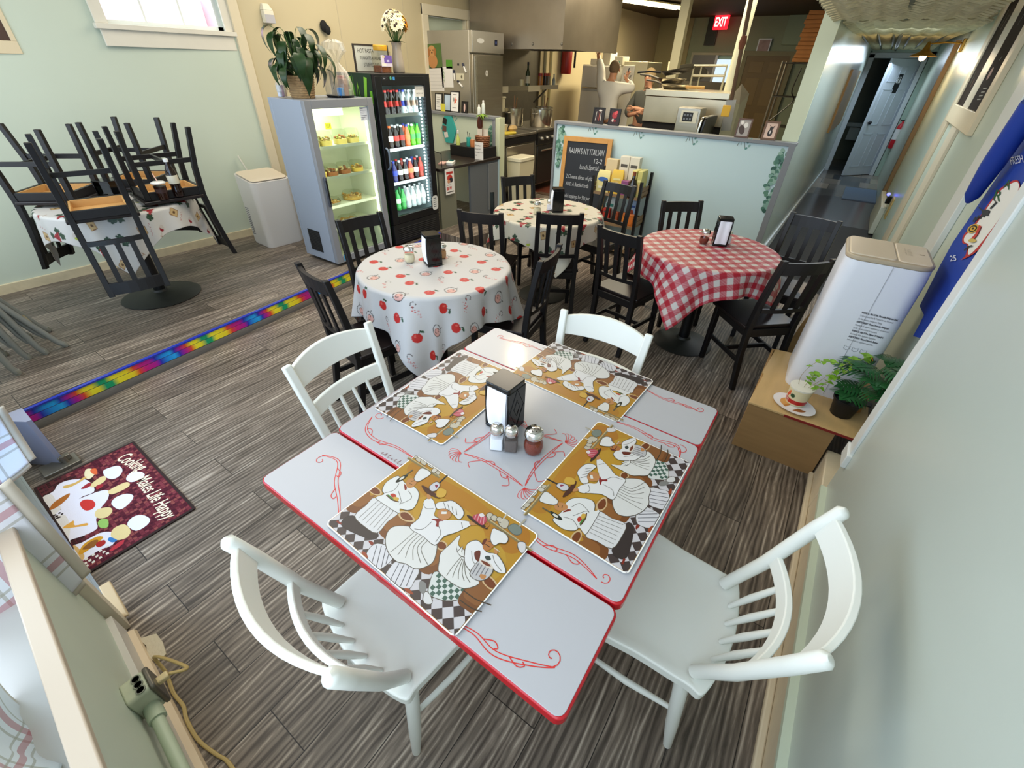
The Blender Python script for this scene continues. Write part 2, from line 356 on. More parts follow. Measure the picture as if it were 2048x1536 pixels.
# hall: a short black rubber ramp, dark laminate, then slate tiles
RUB = mat('black_rubber', '#141516', 0.6, bump=0.3, bscale=120)
g = G(); g.add([(-0.47, 5.0, 0), (0.58, 5.0, 0), (0.58, 7.4, UP), (-0.44, 7.4, UP), (-0.47, 5.0, -0.05), (0.58, 5.0, -0.05), (0.58, 7.4, -0.05), (-0.44, 7.4, -0.05)],
    [(0, 1, 2, 3), (7, 6, 5, 4), (0, 4, 5, 1), (2, 6, 7, 3), (1, 5, 6, 2), (3, 7, 4, 0)]); struct(g.build('floor_ramp', RUB))
g = G(); g.prism([(-0.50, 7.4), (0.62, 7.4), (0.62, 9.3), (-0.50, 9.3)], -0.05, UP); struct(g.build('floor_hall', mat('dark_hall_laminate', '#4b464c', 0.18, var=0.12, vscale=4, stretch=(8, 1, 1))))
def tile_mat():
    m = mat('slate_hall_tiles', '#6f6a68', 0.22); nt = m.node_tree; b = nt.nodes['Principled BSDF']; tc = nt.nodes.new('ShaderNodeTexCoord')
    br = nt.nodes.new('ShaderNodeTexBrick'); br.offset = 0.5; br.inputs['Color1'].default_value = (*lin('#40454c'), 1); br.inputs['Color2'].default_value = (*lin('#a39688'), 1)
    br.inputs['Mortar'].default_value = (*lin('#58534e'), 1); br.inputs['Scale'].default_value = 1; br.inputs['Brick Width'].default_value = 0.3; br.inputs['Row Height'].default_value = 0.55; br.inputs['Mortar Size'].default_value = 0.006
    nt.links.new(tc.outputs['Object'], br.inputs['Vector']); nt.links.new(br.outputs['Color'], b.inputs['Base Color']); return m
g = G(); g.prism([(-0.50, 9.3), (0.66, 9.3), (0.66, 14.2), (-0.50, 14.2)], -0.05, UP); struct(g.build('floor_tile', tile_mat()))
tag(G().box((0.34, 9.75, UP+0.006), (0.46, 1.1, 0.012)).build('doormat', mat('blue_grey_mat', '#5f7490', 0.7, var=0.12, vscale=60)), 'blue grey mat on the slate tiles before the far white door', 'mat')
# rainbow step edge along the raised floor
def rainbow_mat(name, off):
    m = bpy.data.materials.new(name); m.use_nodes = True; nt = m.node_tree; b = nt.nodes['Principled BSDF']
    tc = nt.nodes.new('ShaderNodeTexCoord'); sp = nt.nodes.new('ShaderNodeSeparateXYZ'); nt.links.new(tc.outputs['Object'], sp.inputs[0])
    ns = nt.nodes.new('ShaderNodeTexNoise'); ns.inputs['Scale'].default_value = 9; nt.links.new(tc.outputs['Object'], ns.inputs['Vector'])
    a = nt.nodes.new('ShaderNodeMath'); a.operation = 'MULTIPLY_ADD'; a.inputs[1].default_value = 1/0.64; a.inputs[2].default_value = off; nt.links.new(sp.outputs['X'], a.inputs[0])
    a2 = nt.nodes.new('ShaderNodeMath'); a2.operation = 'MULTIPLY_ADD'; a2.inputs[1].default_value = 0.03; nt.links.new(ns.outputs['Fac'], a2.inputs[0]); nt.links.new(a.outputs[0], a2.inputs[2])
    f = nt.nodes.new('ShaderNodeMath'); f.operation = 'FRACT'; nt.links.new(a2.outputs[0], f.inputs[0])
    rp = nt.nodes.new('ShaderNodeValToRGB'); e = rp.color_ramp.elements; e[0].position = 0; e[0].color = (*lin('#f2e233'), 1); e[1].position = 1; e[1].color = (*lin('#f2e233'), 1)
    for p, c in ((0.06, '#f0dc2a'), (0.12, '#159a6b'), (0.18, '#1a9c63'), (0.23, '#f2e233'), (0.36, '#f0d52a'), (0.42, '#e0452e'), (0.48, '#c81e78'), (0.58, '#b11a8e'), (0.63, '#2a2fae'), (0.70, '#1f8fe0'), (0.77, '#22a6e8'), (0.82, '#2a2fae'), (0.88, '#b11a8e'), (0.94, '#e0452e')):
        q = e.new(p); q.color = (*lin(c), 1)
    nt.links.new(f.outputs[0], rp.inputs['Fac']); nt.links.new(rp.outputs[0], b.inputs['Base Color']); b.inputs['Roughness'].default_value = 0.25
    return m
stp = thing('step_edging', 'rainbow striped edging along the low step of the plank floor', 'step edging', (-3.245, -0.30, 0)); stp['kind'] = 'thing'
sd = Vector((-0.41, 4.11, 0)).normalized(); stp.rotation_euler = (0, 0, math.atan2(sd.y, sd.x)); LEN = 4.12
RA, RB_ = rainbow_mat('rainbow_foil_upper', 0.10), rainbow_mat('rainbow_foil_lower', 0.06)
o = G().span((0, -0.006, 0.083), (LEN, 0, 0.116)).build('upper_strip', RA, stp)
o = G().span((0, -0.010, 0.044), (LEN, 0, 0.079)).build('lower_strip', RB_, stp)
G().span((0, -0.004, 0.0), (LEN, 0.004, 0.119)).build('backing', mat('step_backing', '#4b4650', 0.5), stp)
g = G(); g.prism([(0, 0), (-0.030, 0), (-0.026, 0.022), (-0.010, 0.040), (0, 0.042)], 0, LEN, M=Matrix(((0, 0, 1, 0), (1, 0, 0, 0), (0, 1, 0, 0), (0, 0, 0, 1))))
g.build('quarter_round', mat('grey_oak_trim', '#55504b', 0.45, var=0.4, vscale=20, stretch=(1, 10, 10)), stp)
G().span((0, -0.012, 0.116), (LEN, 0.012, 0.126)).build('nosing', mat('blue_foil', '#2b3aa8', 0.25), stp)

# left wall with its window
T = 0.12
def wall_y(name, mt, x0f, segs, thick=0.12):
    """wall running along y whose room face follows x = x0f(y)"""
    g = G()
    for (y0, y1, z0, z1) in segs:
        a, b = x0f(y0), x0f(y1)
        g.add([(a, y0, z0), (b, y1, z0), (b, y1, z1), (a, y0, z1), (a-thick, y0, z0), (b-thick, y1, z0), (b-thick, y1, z1), (a-thick, y0, z1)],
              [(0, 1, 2, 3), (7, 6, 5, 4), (4, 5, 1, 0), (3, 2, 6, 7), (1, 5, 6, 2), (4, 0, 3, 7)])
    return struct(g.build(name, mt, smooth=0))
WY0, WY1, WZ0, WZ1 = 1.83, 2.78, 1.93, 2.75
wall_y('wall_left', WALL, lx, [(-0.3, WY0, -0.05, 3.1), (WY0, WY1, -0.05, WZ0), (WY0, WY1, WZ1, 3.1), (WY1, 2.86, -0.05, 3.1)])
wall_y('wall_left_cream', CREAM, lambda y: -5.205, [(2.86, 5.47, -0.05, 3.1), (5.47, 6.28, 2.24, 3.1), (6.28, 14.2, -0.05, 3.1)])
# window casing, sill, sash and glass
o = G(); X0 = lx(2.3)
o.span((X0, 1.74, 1.895), (X0+0.05, 2.85, 1.93)).span((X0, 1.77, 1.786), (X0+0.022, 2.825, 1.895)).span((X0, 1.755, 1.93), (X0+0.022, 1.84, 2.80)).span((X0, 2.765, 1.93), (X0+0.022, 2.86, 2.80))
win = struct(o.build('window_1', TRIM, bevel=0.003))
o = G(); xx = X0-0.07
o.span((xx, WY0, WZ0), (xx+0.03, WY1, WZ0+0.03)).span((xx, WY0, WZ0), (xx+0.03, WY0+0.03, WZ1)).span((xx, WY1-0.045, WZ0), (xx+0.03, WY1, WZ1))
for yy in (2.145, 2.445): o.span((xx+0.005, yy-0.008, WZ0), (xx+0.025, yy+0.008, WZ1))
o.span((xx+0.005, WY0, 2.33), (xx+0.025, WY1, 2.345))
o.build('window_sash', TRIMW, win)
G().span((xx+0.013, WY0, WZ0), (xx+0.017, WY1, WZ1)).build('window_pane', glass('window_glass'), win)
brick = mat('pink_render_outside', '#e3b7c4', 0.8, var=0.12, vscale=14, bump=0.5, bscale=30)
struct(G().span((-7.3, 1.2, -0.5), (-7.1, 4.8, 2.95)).build('wall_outside', brick))
g = G(); g.prism([(2.9, 1.9), (3.5, 1.9), (3.5, 2.35), (3.15, 2.35), (2.9, 2.1)], -7.06, -7.0, M=Matrix(((0, 0, 1, 0), (1, 0, 0, 0), (0, 1, 0, 0), (0, 0, 0, 1)))); tag(g.build('tarp', mat('pale_blue_tarp', '#c5d8ec', 0.5)), 'pale blue sheet on the pink wall outside the small window', 'sheet')
# baseboard left
g = G()
for (y0, y1) in ((-0.3, 1.5), (1.5, 2.86)):
    a, b = lx(y0), lx(y1); g.add([(a, y0, UP), (b, y1, UP), (b, y1, UP+0.075), (a, y0, UP+0.075), (a+0.018, y0, UP), (b+0.018, y1, UP), (b+0.018, y1, UP+0.072), (a+0.018, y0, UP+0.072)],
        [(0, 1, 2, 3), (7, 6, 5, 4), (4, 5, 1, 0), (3, 2, 6, 7), (1, 5, 6, 2), (4, 0, 3, 7)])
struct(g.build('baseboard_left', mat('worn_cream_baseboard', '#cdbf9f', 0.5, var=0.25, vscale=12)))
g = G(); g.span((-5.225, 2.84, UP), (-5.19, 2.93, 3.0))
struct(g.build('trim_2', mat('cream_batten', '#d8cbae', 0.45)))
g = G()
for yy in (4.06, 5.05): g.span((-5.206, yy-0.006, UP), (-5.203, yy+0.006, 3.0))
struct(g.build('trim_3', mat('panel_seam', '#bdb194', 0.6)))
# doorway in the cream wall
g = G(); g.span((-5.205, 5.36, UP), (-5.18, 5.47, 2.35)).span((-5.205, 6.28, UP), (-5.18, 6.39, 2.35)).span((-5.205, 5.36, 2.24), (-5.178, 6.39, 2.35)).span((-5.32, 5.47, UP), (-5.205, 5.49, 2.24)).span((-5.32, 6.26, UP), (-5.205, 6.28, 2.24))
d1 = struct(g.build('door_1', mat('cream_casing', '#ddd3b8', 0.4), bevel=0.003))
G().span((-5.31, 5.49, UP), (-5.27, 6.26, 2.235)).build('door_panel', mat('pale_mint_door', '#c5d0bd', 0.4), d1)
# partition: low divider, counter partition, grey caps
DY = 5.1
g = G(); g.span((-2.92, DY, 0), (-0.455, DY+0.09, 1.215)); struct(g.build('wall_divider', DIV))
g = G(); g.span((-2.945, DY-0.02, 1.205), (-0.44, DY+0.11, 1.235)).span((-2.945, DY-0.02, 0.0), (-2.915, DY+0.11, 1.21)).span((-0.495, DY-0.02, 0), (-0.44, DY+0.0, 1.21))
struct(g.build('trim_4', GREYT, bevel=0.003))
g = G(); g.span((-4.95, DY, UP), (-3.80, DY+0.08, 1.185)); struct(g.build('wall_counter', mat('pale_green_partition', '#c3ccb8', 0.5)))
g = G(); g.span((-4.95, DY-0.03, 1.185), (-3.80, DY+0.11, 1.215)).span((-3.845, DY-0.02, UP), (-3.80, DY, 1.19))
struct(g.build('trim_5', GREYT, bevel=0.003))
g = G(); g.span((-3.795, DY-0.02, UP), (-3.735, DY+0.10, 1.205)); struct(g.build('trim_6', mat('pale_green_post', '#c7cdae', 0.5), bevel=0.003))
# hall walls
HL = [(-0.455, 5.15), (-0.385, 13.0)]
g = G(); g.prism([(-0.575, 5.2), (-0.455, 5.2), (-0.37, 13.0), (-0.49, 13.0)], UP-0.1, 2.9); struct(g.build('wall_hall', mat('pale_green_hall_gloss', '#b9c4bb', 0.22, var=0.05, vscale=2)))
g = G(); g.span((-0.58, 5.17, 1.236), (-0.45, 5.2, 2.9)); struct(g.build('trim_7', mat('pale_green_wall_end', '#cdd3b6', 0.45)))
g = G(); g.prism([(-0.455, 5.2), (-0.44, 5.2), (-0.355, 13.0), (-0.37, 13.0)], UP-0.06, UP+0.05); struct(g.build('baseboard_hall', mat('hall_white_trim', '#d8dde0', 0.35)))
# right wall: a near section that stands proud, and the long recessed wall behind it
RX, RX2 = 0.456, 0.575
g = G(); g.span((RX, -0.3, 0), (0.75, 2.00, 3.1)); struct(g.build('wall_right', WALLR))
g = G(); g.span((RX2, 2.0, -0.02), (0.75, 14.2, 3.1)); struct(g.build('wall_right_far', mat('mint_far_wall', '#bcc6b6', 0.32, var=0.05, vscale=1.2)))
g = G(); g.span((RX-0.012, 1.93, 0.42), (RX+0.002, 2.02, 3.0)).span((RX, 1.985, 0.42), (RX2+0.05, 2.02, 3.0)); struct(g.build('trim_8', TRIMW, bevel=0.004))
g = G(); g.span((RX-0.020, 1.92, 0.365), (RX+0.002, 2.03, 0.435)).span((RX, 1.985, 0.365), (RX2+0.05, 2.03, 0.435)); struct(g.build('trim_9', TRIMW, bevel=0.004))
g = G(); g.span((RX-0.018, -0.2, 0.0), (RX, 1.985, 0.17)).prism([(RX-0.042, -0.2), (RX-0.018, -0.2), (RX-0.018, 2.26), (RX-0.042, 2.26)], 0.0, 0.028).span((RX-0.02, 1.985, 0.0), (RX+0.10, 2.3, 0.17))
struct(g.build('baseboard_right', mat('cream_baseboard', '#d6c7ab', 0.45, var=0.08, vscale=20), bevel=0.006))
g = G(); g.span((RX-0.026, -0.2, 0.165), (RX, 1.985, 0.185)); struct(g.build('trim_10', mat('green_white_trim', '#cfd8c2', 0.4)))
g = G(); g.span((RX2-0.02, 2.3, 0.0), (RX2, 5.0, 0.15)); struct(g.build('baseboard_alcove', TRIMW))
# casings on the far right wall (door and window frames seen edge on)
g = G(); g.span((RX2-0.03, 3.30, 0.3), (RX2, 3.56, 2.95)); struct(g.build('trim_11', mat('white_door_casing', '#d6d8d2', 0.35), bevel=0.004))
g = G(); g.span((RX2-0.022, 4.85, 0.15), (RX2, 5.15, 2.95)); struct(g.build('trim_12', mat('cream_casing_strip', '#cfc4ac', 0.4), bevel=0.003))
g = G(); g.span((RX2-0.02, 5.6, 0.12), (RX2, 5.9, 2.6)); struct(g.build('trim_13', mat('tan_casing_strip', '#c9b79a', 0.4), bevel=0.003))
g = G(); g.span((RX2-0.05, 8.3, 0.12), (RX2, 8.42, 2.1)); struct(g.build('trim_14', mat('brown_wood_post', '#7c6340', 0.45, var=0.2, vscale=10, stretch=(1, 1, 0.2)), bevel=0.004))
g = G(); g.span((RX2-0.06, 7.2, 0.12), (RX2+0.0, 8.3, 0.45)); struct(g.build('trim_15', mat('cream_ledge', '#c9c6b2', 0.4), bevel=0.01))
# hall end wall and its doorway
EY = 12.0
hm = mat('hall_end_white', '#cfdae0', 0.4)
g = G(); g.span((-0.5, EY, 2.05), (0.7, EY+0.1, 2.9)).span((0.50, EY, UP), (0.7, EY+0.1, 2.1)).span((-0.5, EY, UP), (-0.36, EY+0.1, 2.1)); struct(g.build('wall_hall_end', mat('mint_hall_end', '#a9c4b8', 0.4)))
g = G(); g.span((-0.40, EY-0.02, UP), (-0.30, EY+0.1, 2.06)).span((0.42, EY-0.02, UP), (0.49, EY+0.1, 2.06)).span((-0.40, EY-0.02, 2.0), (0.49, EY+0.1, 2.08)); struct(g.build('trim_16', hm, bevel=0.004))
# the dark washroom behind it
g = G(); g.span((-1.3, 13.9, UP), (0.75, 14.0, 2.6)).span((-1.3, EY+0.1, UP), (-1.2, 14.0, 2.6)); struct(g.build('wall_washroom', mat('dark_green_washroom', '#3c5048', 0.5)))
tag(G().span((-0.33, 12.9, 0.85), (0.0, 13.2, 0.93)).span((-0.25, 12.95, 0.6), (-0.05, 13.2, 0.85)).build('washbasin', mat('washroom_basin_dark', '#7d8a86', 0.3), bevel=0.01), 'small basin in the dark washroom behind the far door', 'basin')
# kitchen back wall, ceilings, upper walls
g = G(); g.span((-5.4, 14.0, 0), (-0.4, 14.12, 3.1)); struct(g.build('wall_kitchen_back', SAGE))
g = G(); g.span((-5.2, 13.97, UP), (-4.35, 14.0, 2.9)); struct(g.build('wall_kitchen_corner', mat('khaki_kitchen_panel', '#a09670', 0.6)))
g = G(); g.span((-5.4, 5.3, 2.78), (-0.45, 14.2, 2.86)); struct(g.build('ceiling_kitchen', DARKC))
g = G(); g.span((-5.5, -0.75, 3.0), (0.75, 5.3, 3.1)); struct(g.build('ceiling', mat('white_ceiling', '#d9d6cc', 0.7)))
g = G(); g.span((-0.6, 5.3, 2.6), (0.75, 14.2, 2.7)); struct(g.build('ceiling_hall', mat('hall_ceiling_cream', '#b9b59c', 0.6)))
# woven wicker under the hall ceiling
g = G(); WKY0, WKY1, WKX0, WKX1, WKZ = 3.3, 11.9, -0.50, 0.50, 2.13
nst = 135
for i in range(nst):
    y = WKY0+(WKY1-WKY0)*i/nst; ph = (i % 2)*PI; sag = -0.03*math.sin((y-WKY0)/(WKY1-WKY0)*PI*2)
    xs = [max(-0.44 if y > 5.25 else -0.55, WKX0)+k*(0.93)/14 for k in range(15)]
    g.tube([(x, y+0.004*math.sin(k*2.1+i), WKZ+sag+0.016*math.cos(k*PI/2+ph)) for k, x in enumerate(xs)], 0.021, 5, flat=0.4)
wk = struct(g.build('ceiling_wicker', mat('wicker_weave', '#c9c09c', 0.55, var=0.45, vscale=18)))
g = G()
for x in (-0.41, -0.25, -0.09, 0.07, 0.23, 0.39): g.tube([(x, WKY0, WKZ), (x, WKY1, WKZ)], 0.012, 5)
g.tube([(-0.03, WKY0, WKZ-0.01), (-0.03, WKY1, WKZ-0.01)], 0.022, 6)
g.build('wicker_ribs', mat('wicker_rib', '#5f6450', 0.6), wk)

# front wall under the windows, seen from above at lower left, and the window itself
fa, fb = Vector((-1.594, -0.165)), Vector((-0.967, -0.211)); fd = (fb-fa).normalized()
def fy(x): return fa.y+(x-fa.x)*fd.y/fd.x
FA = math.atan2(fd.y, fd.x)
fr = Matrix.Translation((fa.x, fa.y, 0)) @ Matrix.Rotation(FA, 4, 'Z')         # local x runs along the wall, y into the room
g = G(); g.T = fr; g.span((0.0, -0.04, 0), (2.1, -0.018, 0.645)); struct(g.build('wall_front', WALL, smooth=0))
g = G(); g.T = fr; g.span((0.02, -0.018, 0), (2.1, 0.0, 0.13)); struct(g.build('baseboard_front', mat('white_front_baseboard', '#cfcac2', 0.4, var=0.05)))
g = G(); g.T = fr; g.prism([(0, 0), (0.022, 0), (0.017, 0.017), (0, 0.024)], 0.03, 2.1, M=Matrix(((0, 0, 1, 0), (1, 0, 0, 0), (0, 1, 0, 0), (0, 0, 0, 1)))); struct(g.build('trim_17', mat('cream_shoe_moulding', '#d8c3a4', 0.45)))
g = G(); g.T = fr; g.span((0.0, -0.042, 0.645), (2.1, -0.002, 0.668)); struct(g.build('window_2', mat('taupe_sill_paint', '#b9ab98', 0.4), bevel=0.004))
g = G(); g.T = fr; g.span((0.0, -0.40, 0.36), (2.1, -0.042, 0.42)); struct(g.build('trim_18', mat('pale_window_ledge', '#c9c6c2', 0.4)))
# jamb of the shop door and a loose moulding leaning on it
g = G(); g.T = fr; g.span((-0.05, -0.05, 0), (0.0, 0.012, 0.66)); struct(g.build('trim_19', mat('cream_jamb', '#d3c8b2', 0.4), bevel=0.003))
a, b = PZ(209, 1168, 0.10), PZ(248, 1236, 0.02)
g = G(); g.bar(a, b, 0.034, 0.02); tag(g.build('loose_moulding', mat('loose_cream_wood', '#dcc6a2', 0.5), bevel=0.004), 'short loose cream moulding stood against the door jamb', 'moulding')
# far side of the doorway, front wall further left, upper front wall
g = G(); g.span((-5.4, -0.42, 0), (-2.86, -0.20, 0.5)).span((-5.4, -0.42, 2.62), (0.6, -0.25, 3.1)).span((-2.98, -0.42, 0), (-2.83, -0.2, 3.0)); struct(g.build('wall_front_left', WALL))
g = G(); g.span((-2.86, -0.36, 0.0), (-1.70, -0.16, 0.016)).span((-2.86, -0.20, 0.016), (-1.70, -0.17, 0.024)); struct(g.build('door_2', mat('aluminium_threshold', '#b9bcc0', 0.3, 0.9)))
# ================================================================== chairs
BLK = mat('black_brown_stain', '#141213', 0.42, spec=0.45, var=0.15, vscale=30, stretch=(1, 1, 0.2))
SEATB = mat('dark_seat_lacquer', '#1d1616', 0.30, spec=0.5)
PINE = mat('raw_pine', '#c79a5e', 0.55, var=0.15, vscale=14, stretch=(1, 8, 1))
def black_chair(name, label, loc, rz, group, raw=False):
    t = thing(name, label, 'chair', loc, rz, group)
    w, SH = 0.155, 0.45
    g = G(); g.prism([(-0.185, -0.175), (0.185, -0.175), (0.19, 0.20), (-0.19, 0.20)], SH-0.022, SH); g.build('seat', SEATB, t, bevel=0.005)
    g = G(); g.span((-w, 0.155, 0.375), (w, 0.178, SH-0.022)).span((-w, -0.19, 0.375), (w, -0.168, SH-0.022)).span((-w-0.012, -0.18, 0.375), (-w+0.010, 0.17, SH-0.022)).span((w-0.010, -0.18, 0.375), (w+0.012, 0.17, SH-0.022))
    g.build('seat_frame', BLK, t, bevel=0.002)
    g = G(); g.span((-w+0.011, -0.166, SH-0.030), (w-0.011, 0.153, SH-0.0225))
    g.span((-w+0.011, 0.142, 0.378), (w-0.011, 0.1545, SH-0.03)).span((-w+0.0105, -0.1675, 0.378), (w-0.011, -0.155, SH-0.03)).span((-w+0.0105, -0.166, 0.378), (-w+0.022, 0.153, SH-0.03)).span((w-0.022, -0.166, 0.378), (w-0.0105, 0.153, SH-0.03))
    u = g.build('seat_underside', PINE, t, bevel=0.001); u['label'] = 'raw pale wood underside of the seat'
    for s in (-1, 1):
        g = G(); g.bar((s*w, 0.165, SH-0.024), (s*w*1.02, 0.172, 0), 0.036, 0.036, (0, 1, 0), w2=0.030, h2=0.030); g.build('leg', BLK, t, bevel=0.003)
    for s in (-1, 1):
        g = G(); x = s*w
        sec = [(-0.235, 0.0, 0.030), (-0.190, 0.25, 0.036), (-0.178, 0.43, 0.038), (-0.192, 0.60, 0.036), (-0.225, 0.78, 0.032), (-0.252, 0.90, 0.030)]
        vs = []; hw = 0.0165
        for y, z, d in sec: vs += [(x-hw, y-d/2, z), (x+hw, y-d/2, z), (x+hw, y+d/2, z), (x-hw, y+d/2, z)]
        fs = [(3, 2, 1, 0), tuple(range(len(vs)-4, len(vs)))]
        for i in range(len(sec)-1):
            for j in range(4): fs.append((i*4+j, i*4+(j+1) % 4, i*4+4+(j+1) % 4, i*4+4+j))
        g.add(vs, fs); g.build('back_leg', BLK, t, bevel=0.003)
    def back_y(z): return -0.178-(z-0.43)*0.155
    def rail(name, z0, z1, th):
        g = G(); n = 6
        for i in range(n):
            x0, x1 = -w+0.012+(2*w-0.024)*i/n, -w+0.012+(2*w-0.024)*(i+1)/n
            b0, b1 = -0.022*(1-(x0/w)**2), -0.022*(1-(x1/w)**2)
            vs = []
            for x, b in ((x0, b0), (x1, b1)):
                for z in (z0, z1):
                    y = back_y(z)+b; vs += [(x, y-th/2, z), (x, y+th/2, z)]
            fs = [(0, 4, 5, 1), (2, 3, 7, 6), (0, 2, 6, 4), (1, 5, 7, 3)]
            if i == 0: fs.append((0, 1, 3, 2))
            if i == n-1: fs.append((4, 6, 7, 5))
            g.add(vs, fs)
        g.build(name, BLK, t)
    rail('top_rail', 0.815, 0.888, 0.020); rail('lower_rail', 0.555, 0.583, 0.018)
    for x in (-0.078, 0, 0.078):
        b = -0.020*(1-(x/w)**2); g = G(); g.bar((x, back_y(0.578)+b, 0.578), (x, back_y(0.82)+b, 0.82), 0.030, 0.010, (0, 1, 0)); g.build('slat', BLK, t)
    for s in (-1, 1):
        g = G(); g.bar((s*w, -0.20, 0.20), (s*w*1.01, 0.16, 0.20), 0.016, 0.030); g.build('stretcher', BLK, t, bevel=0.002)
    g = G(); g.bar((-w, -0.02, 0.20), (w, -0.02, 0.20), 0.016, 0.028); g.build('stretcher', BLK, t)
    return t
BG = 'black slat back dining chairs'
ang = math.radians
def seat_at(tx, ty, rz): return (tx+0.235*-math.sin(rz), ty+0.235*math.cos(rz), 0)
def mid(a, b): return (a[0]+b[0])/2, (a[1]+b[1])/2
CH = [  # midpoint of the two back post tops, turn, label
    ((-1.975, 1.150), -10.5, 'black chair at the apple cloth table nearest the rainbow step, its seat under the cloth'),
    ((-2.552, 1.907), -99.0, 'black slat back chair between the apple tablecloth table and the lit grey fridge'),
    ((-1.208, 2.115), 101.0, 'black slat back chair tucked at the right side of the apple tablecloth table'),
    ((-2.025, 2.538), 20.7, 'black chair catching blue light on its back, left side of the grape tablecloth table'),
    ((-2.497, 3.706), -120.6, 'black slat back chair behind the grape tablecloth table by the kitchen passage'),
    ((-1.569, 2.880), 33.2, 'black slat back chair in front of the grape tablecloth table, back to the viewer'),
    ((-1.636, 4.063), 170.3, 'black slat back chair standing in front of the wooden product rack'),
    ((-1.051, 2.766), -11.7, 'black slat back chair at the left front of the red checked table'),
    ((-0.968, 3.800), 220.7, 'black slat back chair between the red checked table and the pale divider'),
    ((0.005, 2.936), 44.0, 'black chair right of the red checked table, beside the tall white air conditioner'),
    ((-0.056, 3.981), 170.6, 'black slat back chair in the dark at the mouth of the hallway ramp'),
]
c0 = None
for (tx, ty), a, lab in CH:
    rz = ang(a); loc = seat_at(tx, ty, rz)
    if c0 is None: c0 = black_chair('dining_chair', lab, loc, rz, BG)
    else: clone(c0, loc, rz, lab, BG)
# four more chairs upside down on the corner table
TC = (-4.30, 1.12); TTOP = UP+0.755
for (x, y), a, lab in (((-3.880, 0.905), 75.6, 'upturned black chair nearest the viewer on the corner table, back hanging down in front'),
                       ((-4.05, 1.375), 173, 'upturned black chair holding the drink cup and cola bottle on the corner table'),
                       ((-4.53, 0.88), -45, 'upturned black chair at the left of the corner table'),
                       ((-4.58, 1.42), 222, 'upturned black chair at the wall side of the corner table, behind the clear black holder')):
    clone(c0, (x, y, TTOP+0.012+0.452), 0, lab, 'chairs upturned on the corner table', rot=(PI, 0, ang(a)+PI))

# white painted chairs
WHT = mat('white_chair_enamel', '#e2e4dd', 0.32, var=0.03, vscale=6)
def arc_board(g, x0, x1, yc, bow, z0, z1, th, lean, n=12, crown=0.0):
    """curved back board between posts, bowing backwards by bow"""
    def P(u, zz, side):
        x = x0+(x1-x0)*u; k = 1-(2*u-1)**2
        z = z0+(z1-z0)*zz+(crown*k*zz)
        return (x, yc-bow*k-lean*(z-z0)+side*th/2, z)
    vs = []; 
    for i in range(n+1):
        u = i/n; vs += [P(u, 0, -1), P(u, 0, 1), P(u, 1, 1), P(u, 1, -1)]
    fs = [(0, 3, 2, 1), (4*n, 4*n+1, 4*n+2, 4*n+3)]
    for i in range(n):
        for j in range(4): fs.append((4*i+j, 4*i+(j+1) % 4, 4*i+4+(j+1) % 4, 4*i+4+j))
    g.add(vs, fs)
def saddle_seat(g, wf, wb, d, z, th):
    out = smooth_path([(-wb/2, -d/2), (0, -d/2-0.028), (wb/2, -d/2), (wb/2+0.012, -d/2+0.05), (wf/2-0.012, 0.0), (wf/2, d/2-0.06), (wf/2-0.03, d/2), (0, d/2+0.012), (-wf/2+0.03, d/2), (-wf/2, d/2-0.06), (-wf/2+0.012, 0.0), (-wb/2-0.012, -d/2+0.05)], 5)
    n = len(out); rings = [(1.0, -0.008), (0.9, -0.013), (0.6, -0.016), (0.3, -0.016)]
    vs = [(x, y, z-th) for x, y in out]+[(x, y, z) for x, y in out]
    fs = [tuple(range(n-1, -1, -1))]+[(i, (i+1) % n, n+(i+1) % n, n+i) for i in range(n)]
    for k, (s, dz) in enumerate(((0.95, 0.002), (0.84, -0.006), (0.6, -0.010), (0.3, -0.011))):
        vs += [(x*s, y*s-0.01*(1-s), z+dz) for x, y in out]; a = n*(k+1); b = n*(k+2)
        fs += [(a+i, a+(i+1) % n, b+(i+1) % n, b+i) for i in range(n)]
    fs.append(tuple(range(n*5, n*6))); g.add(vs, fs)
